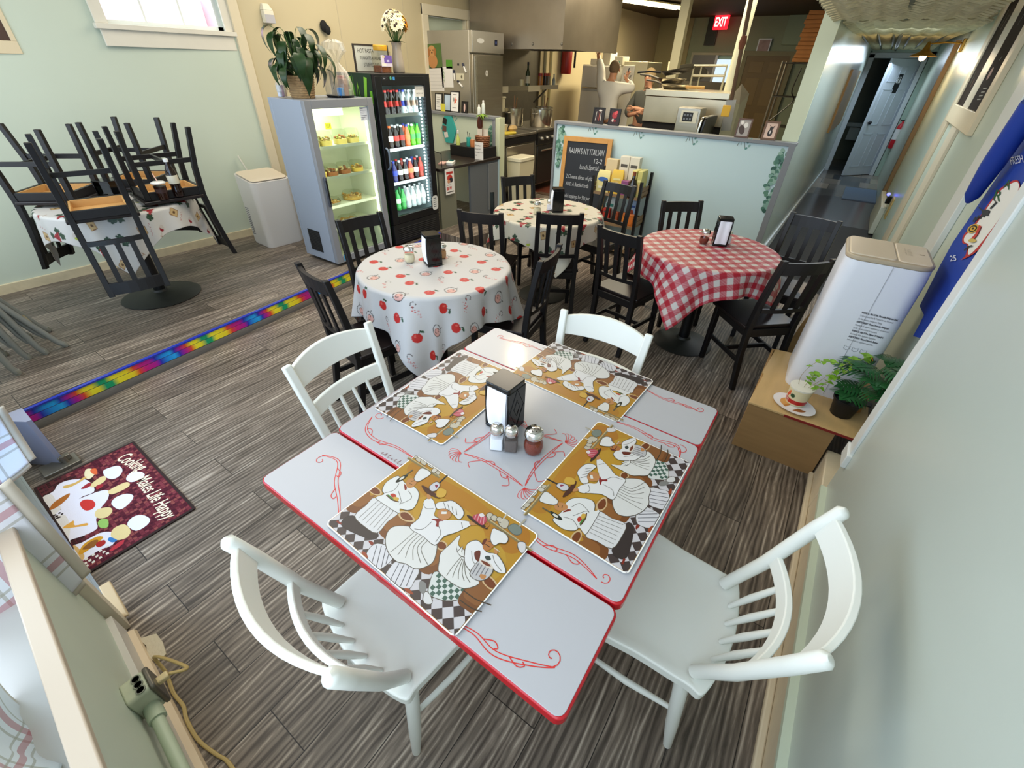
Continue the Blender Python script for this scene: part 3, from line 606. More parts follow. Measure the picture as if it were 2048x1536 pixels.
def white_chair(name, label, loc, rz, group):
    t = thing(name, label, 'chair', loc, rz, group); SH = 0.45
    g = G(); saddle_seat(g, 0.42, 0.36, 0.36, SH, 0.034); g.build('seat', WHT, t, bevel=0.004, smooth=50)
    for s in (-1, 1):
        g = G(); g.tube([(s*0.150, -0.140, SH), (s*0.175, -0.205, 0.60), (s*0.200, -0.262, 0.78), (s*0.207, -0.290, 0.862), (s*0.207, -0.296, 0.870)], [0.0175, 0.0185, 0.0185, 0.0180, 0.010], 12); g.build('back_post', WHT, t, smooth=60)
        for yy in (1, -1):
            g = G(); x1, y1 = s*(0.150 if yy > 0 else 0.135), (0.130 if yy > 0 else -0.120)
            g.tube([(x1, y1, SH-0.034), (x1*1.08, y1*1.11, 0.33), (x1*1.20, y1*1.35, 0.12), (x1*1.26, y1*1.5, 0.0)], [0.016, 0.021, 0.019, 0.013], 12); g.build('leg', WHT, t, smooth=60)
        g = G(); g.tube([(s*0.167, 0.150, 0.19), (s*0.165, 0.0, 0.19), (s*0.150, -0.150, 0.19)], [0.008, 0.0115, 0.008], 8); g.build('stretcher', WHT, t, smooth=60)
    g = G(); g.tube([(-0.16, 0.165, 0.25), (0, 0.165, 0.25), (0.16, 0.165, 0.25)], [0.008, 0.012, 0.008], 8); g.build('stretcher', WHT, t, smooth=60)
    g = G(); arc_board(g, -0.198, 0.198, -0.262, 0.055, 0.775, 0.848, 0.017, 0.30); g.build('top_rail', WHT, t, bevel=0.003, smooth=50)
    g = G(); arc_board(g, -0.178, 0.178, -0.210, 0.050, 0.615, 0.655, 0.017, 0.28); g.build('lower_rail', WHT, t, bevel=0.003, smooth=50)
    for x in (-0.096, -0.032, 0.032, 0.096):
        k = 1-(x/0.178)**2; g = G(); g.tube([(x*0.93, -0.158-0.02*k, SH-0.002), (x*0.96, -0.182-0.035*k, 0.53), (x, -0.212-0.050*k, 0.62)], [0.007, 0.0105, 0.008], 8); g.build('spindle', WHT, t, smooth=60)
    return t
def lathe_chair_square(name, label, loc, rz, group):
    """white chair with flat-sided posts and two curved rails"""
    t = thing(name, label, 'chair', loc, rz, group); SH = 0.45
    g = G(); saddle_seat(g, 0.40, 0.37, 0.37, SH, 0.032); g.build('seat', WHT, t, bevel=0.004, smooth=50)
    for s in (-1, 1):
        g = G(); g.bar((s*0.168, -0.150, SH-0.03), (s*0.196, -0.272, 0.862), 0.036, 0.026, (0, 1, 0), w2=0.034, h2=0.022); g.build('back_post', WHT, t, bevel=0.007, seg=3)
        for yy in (1, -1):
            g = G(); x1, y1 = s*0.145, yy*0.135
            g.tube([(x1, y1, SH-0.03), (x1*1.12, y1*1.2, 0.25), (x1*1.22, y1*1.4, 0.0)], [0.018, 0.020, 0.014], 12); g.build('leg', WHT, t, smooth=60)
        g = G(); g.tube([(s*0.166, 0.165, 0.20), (s*0.166, -0.165, 0.20)], 0.010, 8); g.build('stretcher', WHT, t, smooth=60)
    g = G(); arc_board(g, -0.188, 0.188, -0.250, 0.040, 0.755, 0.835, 0.016, 0.30, crown=0.022); g.build('top_rail', WHT, t, bevel=0.003, smooth=50)
    g = G(); arc_board(g, -0.180, 0.180, -0.212, 0.036, 0.630, 0.685, 0.016, 0.28); g.build('lower_rail', WHT, t, bevel=0.003, smooth=50)
    for x in (-0.10, -0.033, 0.033, 0.10):
        k = 1-(x/0.18)**2; g = G(); g.tube([(x, -0.165, SH-0.002), (x, -0.210-0.036*k, 0.636)], 0.008, 8); g.build('spindle', WHT, t, smooth=60)
    return t
WG = 'white painted chairs around the enamel table'
w1 = white_chair('wooden_chair', 'white spindle back chair at the near side of the red edged table', (-0.610, 0.395, 0), ang(-4.8), WG)
clone(w1, (0.005, 0.848, 0), ang(89.5), 'white spindle back chair against the right wall, seat half in sunlight', WG)
w2 = lathe_chair_square('wooden_chair', 'white flat post chair at the left of the red edged table', (-1.125, 0.825, 0), ang(-85.3), WG)
clone(w2, (-0.605, 1.345, 0), ang(182.3), 'white chair with flat posts behind the red edged table, facing the viewer', WG)

# ================================================================== the red edged enamel table
ENA = mat('cream_enamel', '#aeaeb2', 0.14, spec=0.4, var=0.025, vscale=5)
REDE = mat('red_enamel_edge', '#b3101e', 0.22, spec=0.6)
INK = '#c8332f'
tb = thing('enamel_table', 'white enamel extension table with red rim and two drawn out leaves', 'table', (-0.570, 0.868, 0))
TX0, TX1, TZ = -0.505, 0.505, 0.762
Y0, Y1, Y2, Y3 = -0.571, -0.306, 0.330, 0.575
def scroll(a, pts, w=0.0022, off=0.010):
    """two running vine lines with little curls"""
    p1 = smooth_path(pts, 8, closed=False); a.line(p1, w, INK)
    p2 = []
    n = len(p1)
    for i, p in enumerate(p1):
        q = p1[min(i+1, n-1)]; r = p1[max(i-1, 0)]; dx, dy = q[0]-r[0], q[1]-r[1]; l = math.hypot(dx, dy) or 1
        o = off*math.sin(PI*i/(n-1)); p2.append((p[0]-dy/l*o, p[1]+dx/l*o))
    a.line(p2, w, INK)
    for f in (0.35, 0.62):
        i = int(f*(n-1)); x, y = p1[i]; dx, dy = p1[i+1][0]-x, p1[i+1][1]-y; l = math.hypot(dx, dy) or 1; dx, dy = dx/l, dy/l; s = 1 if f < 0.5 else -1
        a.line([(x, y), (x+dx*0.02-dy*0.014*s, y+dy*0.02+dx*0.014*s), (x+dx*0.035-dy*0.010*s, y+dy*0.035+dx*0.010*s), (x+dx*0.030-dy*0.003*s, y+dy*0.03+dx*0.003*s)], w, INK, smooth=5)
def curl_end(cx, cy, r, a0, s): return [(cx+r*(1-k/14)*math.cos(a0+s*k*0.55), cy+r*(1-k/14)*math.sin(a0+s*k*0.55)) for k in range(12)]
def leaf_part(name, y0, y1, z, art):
    w, h = TX1-TX0, y1-y0; cy = (y0+y1)/2
    g = G(); g.prism(rect(w, h, 0.022, 5, 0, cy), z-0.032, z-0.002); o = g.build(name, REDE, tb, bevel=0.004)
    g = G(); g.prism(rect(w-0.010, h-0.008, 0.020, 5, 0, cy), z-0.003, z); e = g.build('enamel_top', ENA, o, bevel=0.001)
    if art: art.build('vine_print', Matrix.Translation((0, 0, z)), o, print_mat('red_vine_print', 0.3))
    return o
a = Art(); scroll(a, [(-0.44, Y0+0.165), (-0.38, Y0+0.175), (-0.32, Y0+0.120), (-0.26, Y0+0.085), (-0.20, Y0+0.045)])
a.line(curl_end(-0.425, Y0+0.150, 0.018, 1.8, 1), 0.0022, INK)
scroll(a, [(0.20, Y0+0.02), (0.27, Y0+0.035), (0.33, Y0+0.030), (0.40, Y0+0.055), (0.445, Y0+0.075)], off=-0.010); a.line(curl_end(0.43, Y0+0.09, 0.020, -1.0, 1), 0.0022, INK)
leaf_part('leaf', Y0, Y1-0.004, TZ-0.004, a)
a = Art(); scroll(a, [(-0.43, Y3-0.075), (-0.36, Y3-0.065), (-0.30, Y3-0.05), (-0.22, Y3-0.05)]); a.line(curl_end(-0.43, Y3-0.06, 0.016, 4, -1), 0.0022, INK)
scroll(a, [(0.24, Y3-0.045), (0.32, Y3-0.06), (0.40, Y3-0.05), (0.45, Y3-0.06)], off=-0.008); a.line(curl_end(0.445, Y3-0.045, 0.016, 5, 1), 0.0022, INK)
leaf_part('leaf', Y2+0.004, Y3, TZ-0.004, a)
a = Art()
scroll(a, [(-0.20, Y1+0.055), (-0.28, Y1+0.060), (-0.36, Y1+0.045), (-0.42, Y1+0.06), (-0.455, Y1+0.11)]); a.line(curl_end(-0.44, Y1+0.13, 0.020, 0, -1), 0.0022, INK)
scroll(a, [(0.22, Y2-0.05), (0.30, Y2-0.045), (0.37, Y2-0.06), (0.44, Y2-0.045), (0.465, Y2-0.10)]); a.line(curl_end(0.455, Y2-0.05, 0.022, 2, -1), 0.0022, INK)
scroll(a, [(0.20, Y1+0.05), (0.28, Y1+0.03), (0.36, Y1+0.045), (0.43, Y1+0.03)]); a.line(curl_end(0.445, Y1+0.045, 0.016, 4.5, 1), 0.0022, INK)
# centre wreath of vines
for q in range(4):
    c, s = math.cos(q*PI/2), math.sin(q*PI/2); rot = lambda p: (p[0]*c-p[1]*s+0.02, p[0]*s+p[1]*c-0.03)
    scroll(a, [rot((-0.11, -0.115)), rot((-0.04, -0.105)), rot((0.04, -0.108)), rot((0.11, -0.115))], off=0.008)
    for k in range(7):
        an = -PI*0.75+(k-3)*0.34; x, y = rot((-0.118, -0.118)); an2 = an+q*PI/2
        a.line([(x, y), (x+0.018*math.cos(an2), y+0.018*math.sin(an2)), (x+0.036*math.cos(an2+0.25), y+0.036*math.sin(an2+0.25)), (x+0.040*math.cos(an2+0.5), y+0.040*math.sin(an2+0.5))], 0.0018, INK, smooth=4)
    for sgn in (-1, 1):
        x0, y0 = rot((sgn*0.05, -0.108)); x1, y1 = rot((sgn*0.075, -0.135)); x2, y2 = rot((sgn*0.06, -0.150)); a.line([(x0, y0), (x1, y1), (x2, y2)], 0.0020, INK, smooth=5)
# signature along the left seam
for k in range(9):
    x = -0.30+k*0.014; a.line([(x, Y1+0.012), (x+0.006, Y1+0.018+0.004*((k*7) % 3)), (x+0.004, Y1+0.010), (x+0.013, Y1+0.013)], 0.0014, '#6a2a26', smooth=3)
leaf_part('top_panel', Y1, Y2, TZ, a)
g = G(); g.span((-0.46, -0.30, 0.655), (0.46, -0.28, 0.728)).span((-0.46, 0.28, 0.655), (0.46, 0.30, 0.728)).span((-0.46, -0.30, 0.655), (-0.44, 0.30, 0.728)).span((0.44, -0.30, 0.655), (0.46, 0.30, 0.728))
g.build('apron', WHT, tb, bevel=0.002)
for sx in (-1, 1):
    for sy in (-1, 1):
        g = G(); g.bar((sx*0.435, sy*0.27, 0.728), (sx*0.435, sy*0.27, 0), 0.055, 0.055, (0, 1, 0), w2=0.035, h2=0.035); g.build('leg', WHT, tb, bevel=0.004)
for sx in (-0.33, 0.33):
    g = G(); g.span((sx-0.015, -0.55, 0.70), (sx+0.015, 0.55, 0.725)); g.build('leaf_slide', WHT, tb)

# ================================================================== pedestal tables and their cloths
BASE = mat('black_cast_iron', '#1f211d', 0.5, var=0.2, vscale=12)
TOPM = mat('dark_table_laminate', '#3b2f28', 0.4)
def pedestal(name, label, loc, R, H, rb=0.215):
    t = thing(name, label, 'table', loc)
    g = G(); g.lathe([(0.001, H-0.03), (R-0.005, H-0.03), (R, H-0.024), (R, H-0.004), (R-0.006, H), (0.001, H)], n=48); g.build('table_top', TOPM, t)
    g = G(); g.lathe([(0.040, 0.018), (0.040, H-0.05), (0.14, H-0.045), (0.14, H-0.03)], n=20); g.build('column', mat('black_powder_coat', '#101113', 0.3), t)
    g = G(); g.lathe([(rb, 0.0), (rb+0.005, 0.006), (rb-0.01, 0.012), (rb*0.5, 0.026), (0.055, 0.045), (0.046, 0.06)], n=40); g.build('base', BASE, t)
    return t
def drape(name, label, center, R, ztop, half, rot, paint, N=230, nf=14, amp=0.045, seed=1, mt=None, cat='tablecloth', hem=None, zmin=0.03, flare=0.10, under=None):
    """square cloth laid over a round top: flat inside R, falling in folds outside; ink colour painted on the corners of the weave"""
    u = np.linspace(-half, half, N+1); U, V = np.meshgrid(u, u)
    rho = np.hypot(U, V)+1e-9; ph = np.arctan2(V, U)
    d = np.maximum(rho-R, 0.0); rr = 0.018
    rs = np.random.RandomState(seed); p1, p2, p3 = rs.rand(3)*6.28
    f = 0.5+0.5*np.cos(nf*ph+p1+0.8*np.sin(2*ph+p2)); f2 = 0.5+0.5*np.cos((nf*2+1)*ph+p3)
    corner = np.abs(np.sin(2*ph))**3
    bend = np.minimum(d, rr*1.57)/rr
    out = rr*np.sin(np.minimum(bend, 1.57)); drop = rr*(1-np.cos(np.minimum(bend, 1.57)))+np.maximum(d-rr*1.57, 0)
    k = np.clip(d/0.22, 0, 1.6)
    rad = np.where(d > 0, R+out+k*(amp*f+0.012*f2)+flare*corner*np.clip(d/0.4, 0, 1.3)**1.2, rho)
    tw = 0.05*np.sin(nf*ph+p1)*np.clip(d/0.25, 0, 1)
    drop = drop*(1-0.04*f*np.clip(d/0.3, 0, 1))
    Z = ztop+0.003-drop; Z = np.maximum(Z, zmin)
    a = ph+rot+tw*0.6
    X = center[0]+rad*np.cos(a); Y = center[1]+rad*np.sin(a)
    co = np.stack([X, Y, Z], -1).reshape(-1, 3)
    n1 = N+1; i = np.arange(N*N); r_, c_ = i//N, i % N; a0 = r_*n1+c_
    faces = np.stack([a0, a0+1, a0+n1+1, a0+n1], -1)
    me = bpy.data.meshes.new(name); me.vertices.add(len(co)); me.vertices.foreach_set('co', co.ravel())
    me.loops.add(4*N*N); me.loops.foreach_set('vertex_index', faces.ravel()); me.polygons.add(N*N)
    me.polygons.foreach_set('loop_start', np.arange(0, 4*N*N, 4)); me.polygons.foreach_set('loop_total', np.full(N*N, 4))
    me.update(); me.validate()
    colr = paint(U, V); col = np.concatenate([colr.reshape(-1, 3), np.ones((n1*n1, 1))], 1)
    ca = me.color_attributes.new('Col', 'FLOAT_COLOR', 'POINT'); ca.data.foreach_set('color', col.astype(np.float32).ravel())
    me.polygons.foreach_set('use_smooth', [True]*len(me.polygons))
    me.materials.append(mt)
    o = bpy.data.objects.new(name, me); COL.objects.link(o)
    md = o.modifiers.new('thick', 'SOLIDIFY'); md.thickness = 0.0015; md.offset = -1
    return tag(o, label, cat)
CLOTH = print_mat('printed_oilcloth', 0.42, 0.35, weave=0.12, wscale=350, gain=0.68)
def L3(h): return np.array(lin(h))
def mixc(img, mask, col): img[mask] = L3(col) if isinstance(col, str) else col
def apples(U, V):
    img = np.ones(U.shape+(3,))*L3('#dfdcda'); r = random.Random(5); st = 0.118
    for i in range(-8, 9):
        for j in range(-8, 9):
            x = (i+0.5*(j % 2))*st+r.uniform(-.014, .014); y = j*st*0.86+r.uniform(-.014, .014); k = (i*2+j*3) % 4; t = r.uniform(-0.6, 0.6)
            c, s = math.cos(t), math.sin(t); A = (U-x)*c+(V-y)*s; B = -(U-x)*s+(V-y)*c
            if k in (0, 2):
                R = 0.0225; lob = R*(1-0.16*np.exp(-(A/0.008)**2)*(B > 0)); mixc(img, (A/1.08)**2+B**2 < lob**2, '#d5302b')
                mixc(img, ((A+0.010)**2/0.00002+(B-0.006)**2/0.00005 < 1), '#e86a5c')
                mixc(img, (np.abs(A-0.004-0.25*(B-0.02)) < 0.0016) & (B > 0.016) & (B < 0.036), '#2b2a22')
                mixc(img, ((A-0.018)/0.011)**2+((B-0.030)/0.0055)**2 < 1, '#2f5a3a')
            elif k == 1:
                q = np.hypot((A-0.007), B+0.004); mixc(img, q < 0.020, '#efb5a8')
                q = np.hypot(A/1.05, B); mixc(img, np.abs(q-0.0265) < 0.0017, '#2c2a28'); q2 = np.hypot(A/0.62, B); mixc(img, (np.abs(q2-0.015) < 0.0016) & (np.abs(B) > 0.004), '#2c2a28')
                mixc(img, (np.abs(A-0.2*(B-0.026)) < 0.0016) & (B > 0.024) & (B < 0.040), '#2c2a28')
            else:
                w = 0.0065*np.sin(A*420)+0.004*np.sin(A*190+1); mixc(img, (np.abs(B-w) < 0.0020) & (np.abs(A) < 0.030), '#d8574f')
                mixc(img, (np.abs(np.hypot(A+0.03, B-0.016)-0.012) < 0.0016) & (A < -0.02), '#4b3b36')
    return img
def vine(U, V, ground='#e2dccb'):
    img = np.ones(U.shape+(3,))*L3(ground); r = random.Random(11); st = 0.17
    for i in range(-6, 7):
        for j in range(-6, 7):
            x = (i+0.5*(j % 2))*st+r.uniform(-.02, .02); y = j*st*0.86+r.uniform(-.02, .02); t = r.uniform(0, 6.28); k = (i+2*j) % 4
            c, s = math.cos(t), math.sin(t); A = (U-x)*c+(V-y)*s; B = -(U-x)*s+(V-y)*c
            near = (A*A+B*B) < 0.02
            if not near.any(): continue
            if k in (0, 2):
                for lx_, ly_ in ((0.035, 0.025), (0.05, -0.015), (-0.045, 0.03)):
                    a2, b2 = A-lx_, B-ly_; q = np.hypot(a2, b2); an = np.arctan2(b2, a2); mixc(img, q < 0.026*(0.62+0.38*np.abs(np.cos(2.5*an))), '#37523c')
                    mixc(img, (q < 0.018) & (np.abs(np.sin(2.5*an)) < 0.08), '#6c8a63')
                for gx in range(4):
                    for gy in range(gx+1):
                        xx, yy = (gy-gx/2)*0.017, 0.012-(3-gx)*0.0145; q = np.hypot(A-xx, B-yy); mixc(img, q < 0.0095, '#a3202b'); mixc(img, np.hypot(A-xx+0.003, B-yy-0.003) < 0.003, '#d4545a')
            elif k == 1:
                mixc(img, (((A)/0.020)**2+((B-0.02)/0.026)**2 < 1), '#d9cfc6'); mixc(img, (((A)/0.018)**2+((B-0.014)/0.018)**2 < 1) & (B < 0.018), '#b7c64a' if (i+j) % 2 else '#a02a35')
                mixc(img, (np.abs(A) < 0.0022) & (B < -0.004) & (B > -0.038), '#b89c84'); mixc(img, ((A/0.018)**2+((B+0.040)/0.0045)**2 < 1), '#b89c84')
            else:
                mixc(img, (np.abs(A) < 0.026) & (np.abs(B) < 0.030), '#8a5a2c'); mixc(img, (np.abs(A) < 0.022) & (np.abs(B) < 0.026), '#d8b780'); mixc(img, np.hypot(A, B) < 0.010, '#6a4a2a')
                w = 0.005*np.sin(A*300); mixc(img, (np.abs(B-0.06-w) < 0.0016) & (np.abs(A) < 0.04), '#c27d78')
    return img
def gingham(U, V):
    st = 0.0385; a = (np.floor((U+3)/st*1.0) % 2); b = (np.floor((V+3)/st) % 2)
    img = np.ones(U.shape+(3,))*L3('#e6e0dc'); one = (a+b) == 1; two = (a+b) == 2
    fine = (np.floor((U+V+6)/0.0032) % 2) == 0
    img[two] = L3('#c02338'); img[one] = L3('#d88a90'); img[one & fine] = L3('#c95a66')
    return img
pedestal('pedestal_table', 'round black pedestal table under the apple print cloth', (-1.83, 1.84, 0), 0.435, 0.747)
drape('tablecloth', 'white cloth with red apples over the round table in front of the fridges', (-1.83, 1.84), 0.438, 0.749, 0.66, ang(-12), lambda U, V: apples(U/1.22, V/1.22), N=320, seed=3, amp=0.035, nf=11, mt=CLOTH, flare=0.05)
pedestal('pedestal_table', 'round black pedestal table under the grape print cloth by the chalkboard', (-1.93, 3.33, 0), 0.435, 0.747)
drape('tablecloth', 'cream cloth with grapes and wine over the round table before the chalkboard', (-1.93, 3.33), 0.438, 0.749, 0.58, ang(-5), vine, N=260, seed=5, amp=0.035, nf=10, mt=CLOTH, flare=0.06)
pedestal('pedestal_table', 'round black pedestal table under the red checked cloth', (-0.58, 3.25, 0), 0.435, 0.747)
drape('tablecloth', 'red and white checked cloth over the round table by the white air conditioner', (-0.58, 3.25), 0.438, 0.749, 0.60, ang(-137), gingham, N=260, seed=9, amp=0.045, nf=9, mt=CLOTH, flare=0.06)
pedestal('pedestal_table', 'round pedestal table in the corner carrying four upturned chairs', (TC[0], TC[1], UP), 0.45, 0.745, 0.275)
drape('tablecloth', 'white grape and wine glass cloth under the upturned chairs', (TC[0], TC[1]), 0.453, UP+0.747, 0.62, ang(20), lambda U, V: vine(U, V, '#e6e2dc'), N=260, seed=4, amp=0.015, nf=9, mt=CLOTH, flare=0.02)
# ================================================================== place mats with three cooks
MW, MH = 0.462, 0.318
_mo = Vector((-0.787, 0.312, 0)); _mx = Vector((0.462, -0.018, 0)).normalized(); _my = Vector((-_mx.y, _mx.x, 0))
def K(cx, cy):
    p = PZ(700+cx/3.4133, 880+cy/3.4133, 0.7645)-_mo
    return (p.dot(_mx), p.dot(_my))
def KK(*pts): return [K(*p) for p in pts]
def clipd(pts):
    """clip an outline to the mat"""
    for ax, lim, sg in ((0, 0.004, 1), (0, MW-0.004, -1), (1, 0.004, 1), (1, MH-0.004, -1)):
        out = []
        for i, p in enumerate(pts):
            q = pts[(i+1) % len(pts)]; a, b = (p[ax]-lim)*sg, (q[ax]-lim)*sg
            if a >= 0: out.append(p)
            if a*b < 0: t = a/(a-b); out.append((p[0]+(q[0]-p[0])*t, p[1]+(q[1]-p[1])*t))
        pts = out
        if len(pts) < 3: return None
    return pts
art = Art(0.00004)
def P(col, *pts, s=3):
    q = smooth_path(KK(*pts), s) if s else KK(*pts); q = clipd(q)
    if q: art.poly(q, col)
def S(col, w, *pts, s=4): art.line(smooth_path(KK(*pts), s, closed=False), w*1.3, {'#a9a7a2': '#85827c', '#9b9994': '#75726c', '#a39f96': '#7d7a70', '#8d8a84': '#6d6a64'}.get(col, col))
def OUT(col, *pts, s=3, oc='#5f564a'):
    q = smooth_path(KK(*pts), s); c = clipd(q)
    if c: cx = sum(p[0] for p in c)/len(c); cy = sum(p[1] for p in c)/len(c); art.poly([(cx+(x-cx)+(0.0015 if x > cx else -0.0015), cy+(y-cy)+(0.0015 if y > cy else -0.0015)) for x, y in c], oc); art.poly(c, col)
art.poly(rect(MW-0.006, MH-0.006, 0.012, 4, MW/2, MH/2), '#c08f2b')
for cx, cy, rx, ry, c in ((0.23, 0.26, 0.17, 0.045, '#bd8124'), (0.42, 0.27, 0.035, 0.045, '#b87a26'), (0.05, 0.28, 0.035, 0.03, '#b87f28'), (0.25, 0.20, 0.12, 0.06, '#c8992f'), (0.40, 0.17, 0.05, 0.06, '#c79c35')):
    art.ell(cx, cy, rx, ry, c)
# checkered floor
sq = 0.0245
for i in range(-2, 22):
    for j in range(-14, 12):
        x, y = 0.02+(i+j)*sq*0.70, 0.004+(i-j)*sq*0.70-0.06
        q = clipd([(x-sq*0.70, y), (x, y-sq*0.70), (x+sq*0.70, y), (x, y+sq*0.70)])
        if q and y < 0.085-0.02*math.sin(x*9): art.poly(q, '#d9d5d8' if (i+j) % 2 else '#4a3d3b')
# barrels behind
def barrel(rim, body, dark='#7d4a22', light='#96602f'):
    P(dark, *body); b = body; P(light, *[((p[0]*0.75+b[0][0]*0.25), (p[1]*0.75+b[0][1]*0.25)) for p in body])
    P('#d9b98a', *rim); c = (sum(p[0] for p in rim)/len(rim), sum(p[1] for p in rim)/len(rim)); P('#7a3f1e', *[(c[0]+(p[0]-c[0])*0.74, c[1]+(p[1]-c[1])*0.74) for p in rim])
barrel([(128, 330), (175, 318), (215, 350), (210, 378), (165, 375), (130, 352)], [(112, 325), (150, 400), (215, 375), (150, 440), (60, 500), (-20, 480), (-20, 420)])
barrel([(335, 490), (390, 488), (440, 535), (435, 560), (375, 555), (335, 525)], [(320, 490), (400, 560), (440, 560), (380, 620), (290, 690), (200, 640), (240, 570)])
barrel([(590, 700), (630, 688), (665, 715), (660, 750), (615, 755), (590, 730)], [(585, 700), (660, 755), (690, 770), (640, 860), (540, 920), (470, 880), (520, 790)])
# shelves with jars
for (a_, b_) in (((395, 122), (612, 258)), ((905, 520), (1240, 757))):
    S('#8e7c52', 0.0062, a_, b_, s=2); S('#c9b88c', 0.0022, (a_[0]+3, a_[1]-6), (b_[0]+3, b_[1]-6), s=2)
for cx, cy, r in ((470, 130, 20), (505, 150, 22), (550, 158, 22), (585, 200, 14), (600, 225, 13), (445, 112, 15)):
    OUT('#cfc6b2', (cx-r, cy-r*0.4), (cx, cy-r), (cx+r, cy-r*0.2), (cx+r*0.4, cy+r), (cx-r*0.7, cy+r*0.5))
OUT('#dcd5c8', (525, 140), (560, 130), (588, 160), (570, 190), (535, 175)); OUT('#dcd5c8', (560, 205), (605, 175), (615, 185), (575, 225))
for cx, cy, r in ((955, 520, 22), (985, 535, 20), (1050, 570, 34), (1020, 545, 18)):
    OUT('#cfc6b2', (cx-r, cy-r*0.4), (cx, cy-r), (cx+r, cy-r*0.2), (cx+r*0.4, cy+r), (cx-r*0.7, cy+r*0.5))
S('#d8d0bd', 0.0030, (1030, 560), (1072, 505), s=2); OUT('#7f8a80', (1080, 600), (1120, 575), (1165, 600), (1165, 640), (1120, 645), oc='#59635c'); S('#b7b09c', 0.004, (1155, 590), (1200, 540), s=2)
OUT('#e2dfe0', (1150, 700), (1195, 705), (1195, 755), (1170, 772), (1148, 735))
# cook with a tall hat
P('#3a302e', (20, 515), (190, 630), (150, 682), (-30, 610), (-60, 560)); P('#8c2f20', (125, 690), (160, 700), (150, 725)); S('#8c2f20', 0.004, (-60, 575), (-90, 555), s=2)
OUT('#e7e6e6', (180, 395), (330, 485), (255, 560), (185, 635), (100, 590), (35, 520), (110, 450))
for k in range(6): S('#a9a7a2', 0.0012, (195+k*22, 412+k*13), (60+k*25, 535+k*17), s=2)
OUT('#eeeeec', (222, 345), (250, 290), (320, 250), (345, 262), (380, 300), (440, 325), (470, 375), (440, 460), (390, 480), (340, 470), (330, 500), (190, 410), (185, 390), (235, 372))
S('#a9a7a2', 0.0014, (330, 350), (350, 420), (335, 440)); S('#a9a7a2', 0.0014, (400, 350), (420, 400), (340, 440)); S('#9b9994', 0.0013, (235, 365), (300, 345), (335, 300))
P('#c98c55', (382, 300), (400, 268), (440, 265), (455, 290), (430, 325), (395, 328)); S('#3a2a22', 0.0012, (405, 300), (425, 305), s=2); S('#3a2a22', 0.0016, (418, 285), (440, 280), s=2)
OUT('#ecebe8', (440, 262), (480, 200), (520, 205), (552, 232), (500, 268), (462, 285))
P('#8c2f20', (370, 300), (390, 330), (375, 345)); P('#1f2a20', (312, 292), (330, 265), (375, 240), (395, 245), (345, 285)); S('#5a5a4a', 0.003, (385, 240), (430, 205), s=2); P('#e9e6da', (338, 268), (365, 250), (372, 258), (345, 276))
P('#c23b2b', (275, 375), (300, 368), (318, 385), (300, 400)); P('#d9b04a', (300, 390), (335, 400), (320, 425), (295, 412)); P('#4f8a3a', (255, 375), (280, 385), (300, 410), (270, 400)); S('#5a3a22', 0.0025, (248, 378), (290, 412), (335, 425))
# middle cook with arms spread
def stripes(pts, lines):
    OUT('#e4e2e6', *pts)
    for a_ in lines: S('#4a4a52', 0.0013, *a_)
stripes([(165, 715), (240, 720), (300, 765), (285, 820), (200, 885), (150, 850), (112, 785)], [((185, 720), (150, 840)), ((215, 725), (180, 870)), ((245, 740), (215, 870)), ((270, 760), (245, 850))])
stripes([(320, 830), (400, 840), (470, 890), (440, 960), (405, 1015), (330, 1000), (240, 950), (270, 880)], [((335, 845), (275, 960)), ((370, 850), (305, 985)), ((405, 860), (345, 1000)), ((435, 880), (385, 1000))])
P('#a34a2a', (78, 765), (108, 770), (125, 810), (95, 795)); P('#a34a2a', (372, 1015), (405, 1020), (435, 1055), (390, 1045))
OUT('#e9e8e4', (290, 600), (360, 590), (440, 605), (520, 650), (590, 700), (575, 815), (530, 860), (450, 880), (380, 845), (320, 830), (265, 770), (245, 700), (255, 640))
for k in range(6): S('#77736a', 0.0013, (440+k*18, 630+k*12), (360+k*25, 700+k*10), (275+k*52, 770+k*18))
OUT('#efeeee', (510, 415), (560, 405), (585, 470), (575, 520), (640, 550), (720, 550), (812, 560), (822, 585), (730, 630), (640, 660), (580, 720), (500, 660), (410, 600), (470, 540), (495, 470))
S('#9b9994', 0.0013, (500, 440), (520, 470), (570, 470)); S('#9b9994', 0.0013, (760, 565), (770, 605), s=2); S('#9b9994', 0.0013, (560, 560), (500, 610), (440, 610)); S('#9b9994', 0.0013, (600, 580), (620, 640), (585, 700))
P('#c98c55', (525, 375), (548, 372), (552, 402), (530, 405)); P('#c98c55', (815, 562), (850, 560), (880, 575), (850, 585), (820, 582))
P('#c98c55', (600, 490), (640, 470), (690, 490), (685, 530), (640, 552), (600, 530)); S('#efece4', 0.006, (625, 500), (660, 500), s=2); S('#3a2a22', 0.0013, (640, 490), (672, 488), s=2)
OUT('#f0efee', (585, 445), (610, 428), (650, 425), (700, 420), (760, 465), (775, 510), (745, 545), (715, 520), (680, 485), (640, 470), (600, 475)); 
for k in range(4): S('#8d8a84', 0.0013, (640+k*28, 430+k*14), (655+k*25, 475+k*14), s=2)
P('#8e2526', (555, 545), (600, 540), (640, 555), (610, 560), (605, 595), (585, 590), (590, 560))
P('#4f2a1c', (492, 312), (530, 330), (612, 392), (600, 402), (530, 370), (495, 330)); P('#d9ad45', (605, 335), (658, 348), (642, 392), (590, 388)); S('#1f2026', 0.004, (600, 305), (665, 242), s=2); OUT('#d8d6dc', (545, 320), (590, 290), (612, 310), (590, 345), (555, 350)); P('#8e2a4a', (580, 310), (600, 312), (590, 332))
P('#3c231a', (800, 515), (850, 535), (935, 600), (925, 610), (850, 570), (805, 530)); P('#c2485a', (835, 530), (870, 508), (915, 512), (935, 550), (905, 585), (865, 560)); 
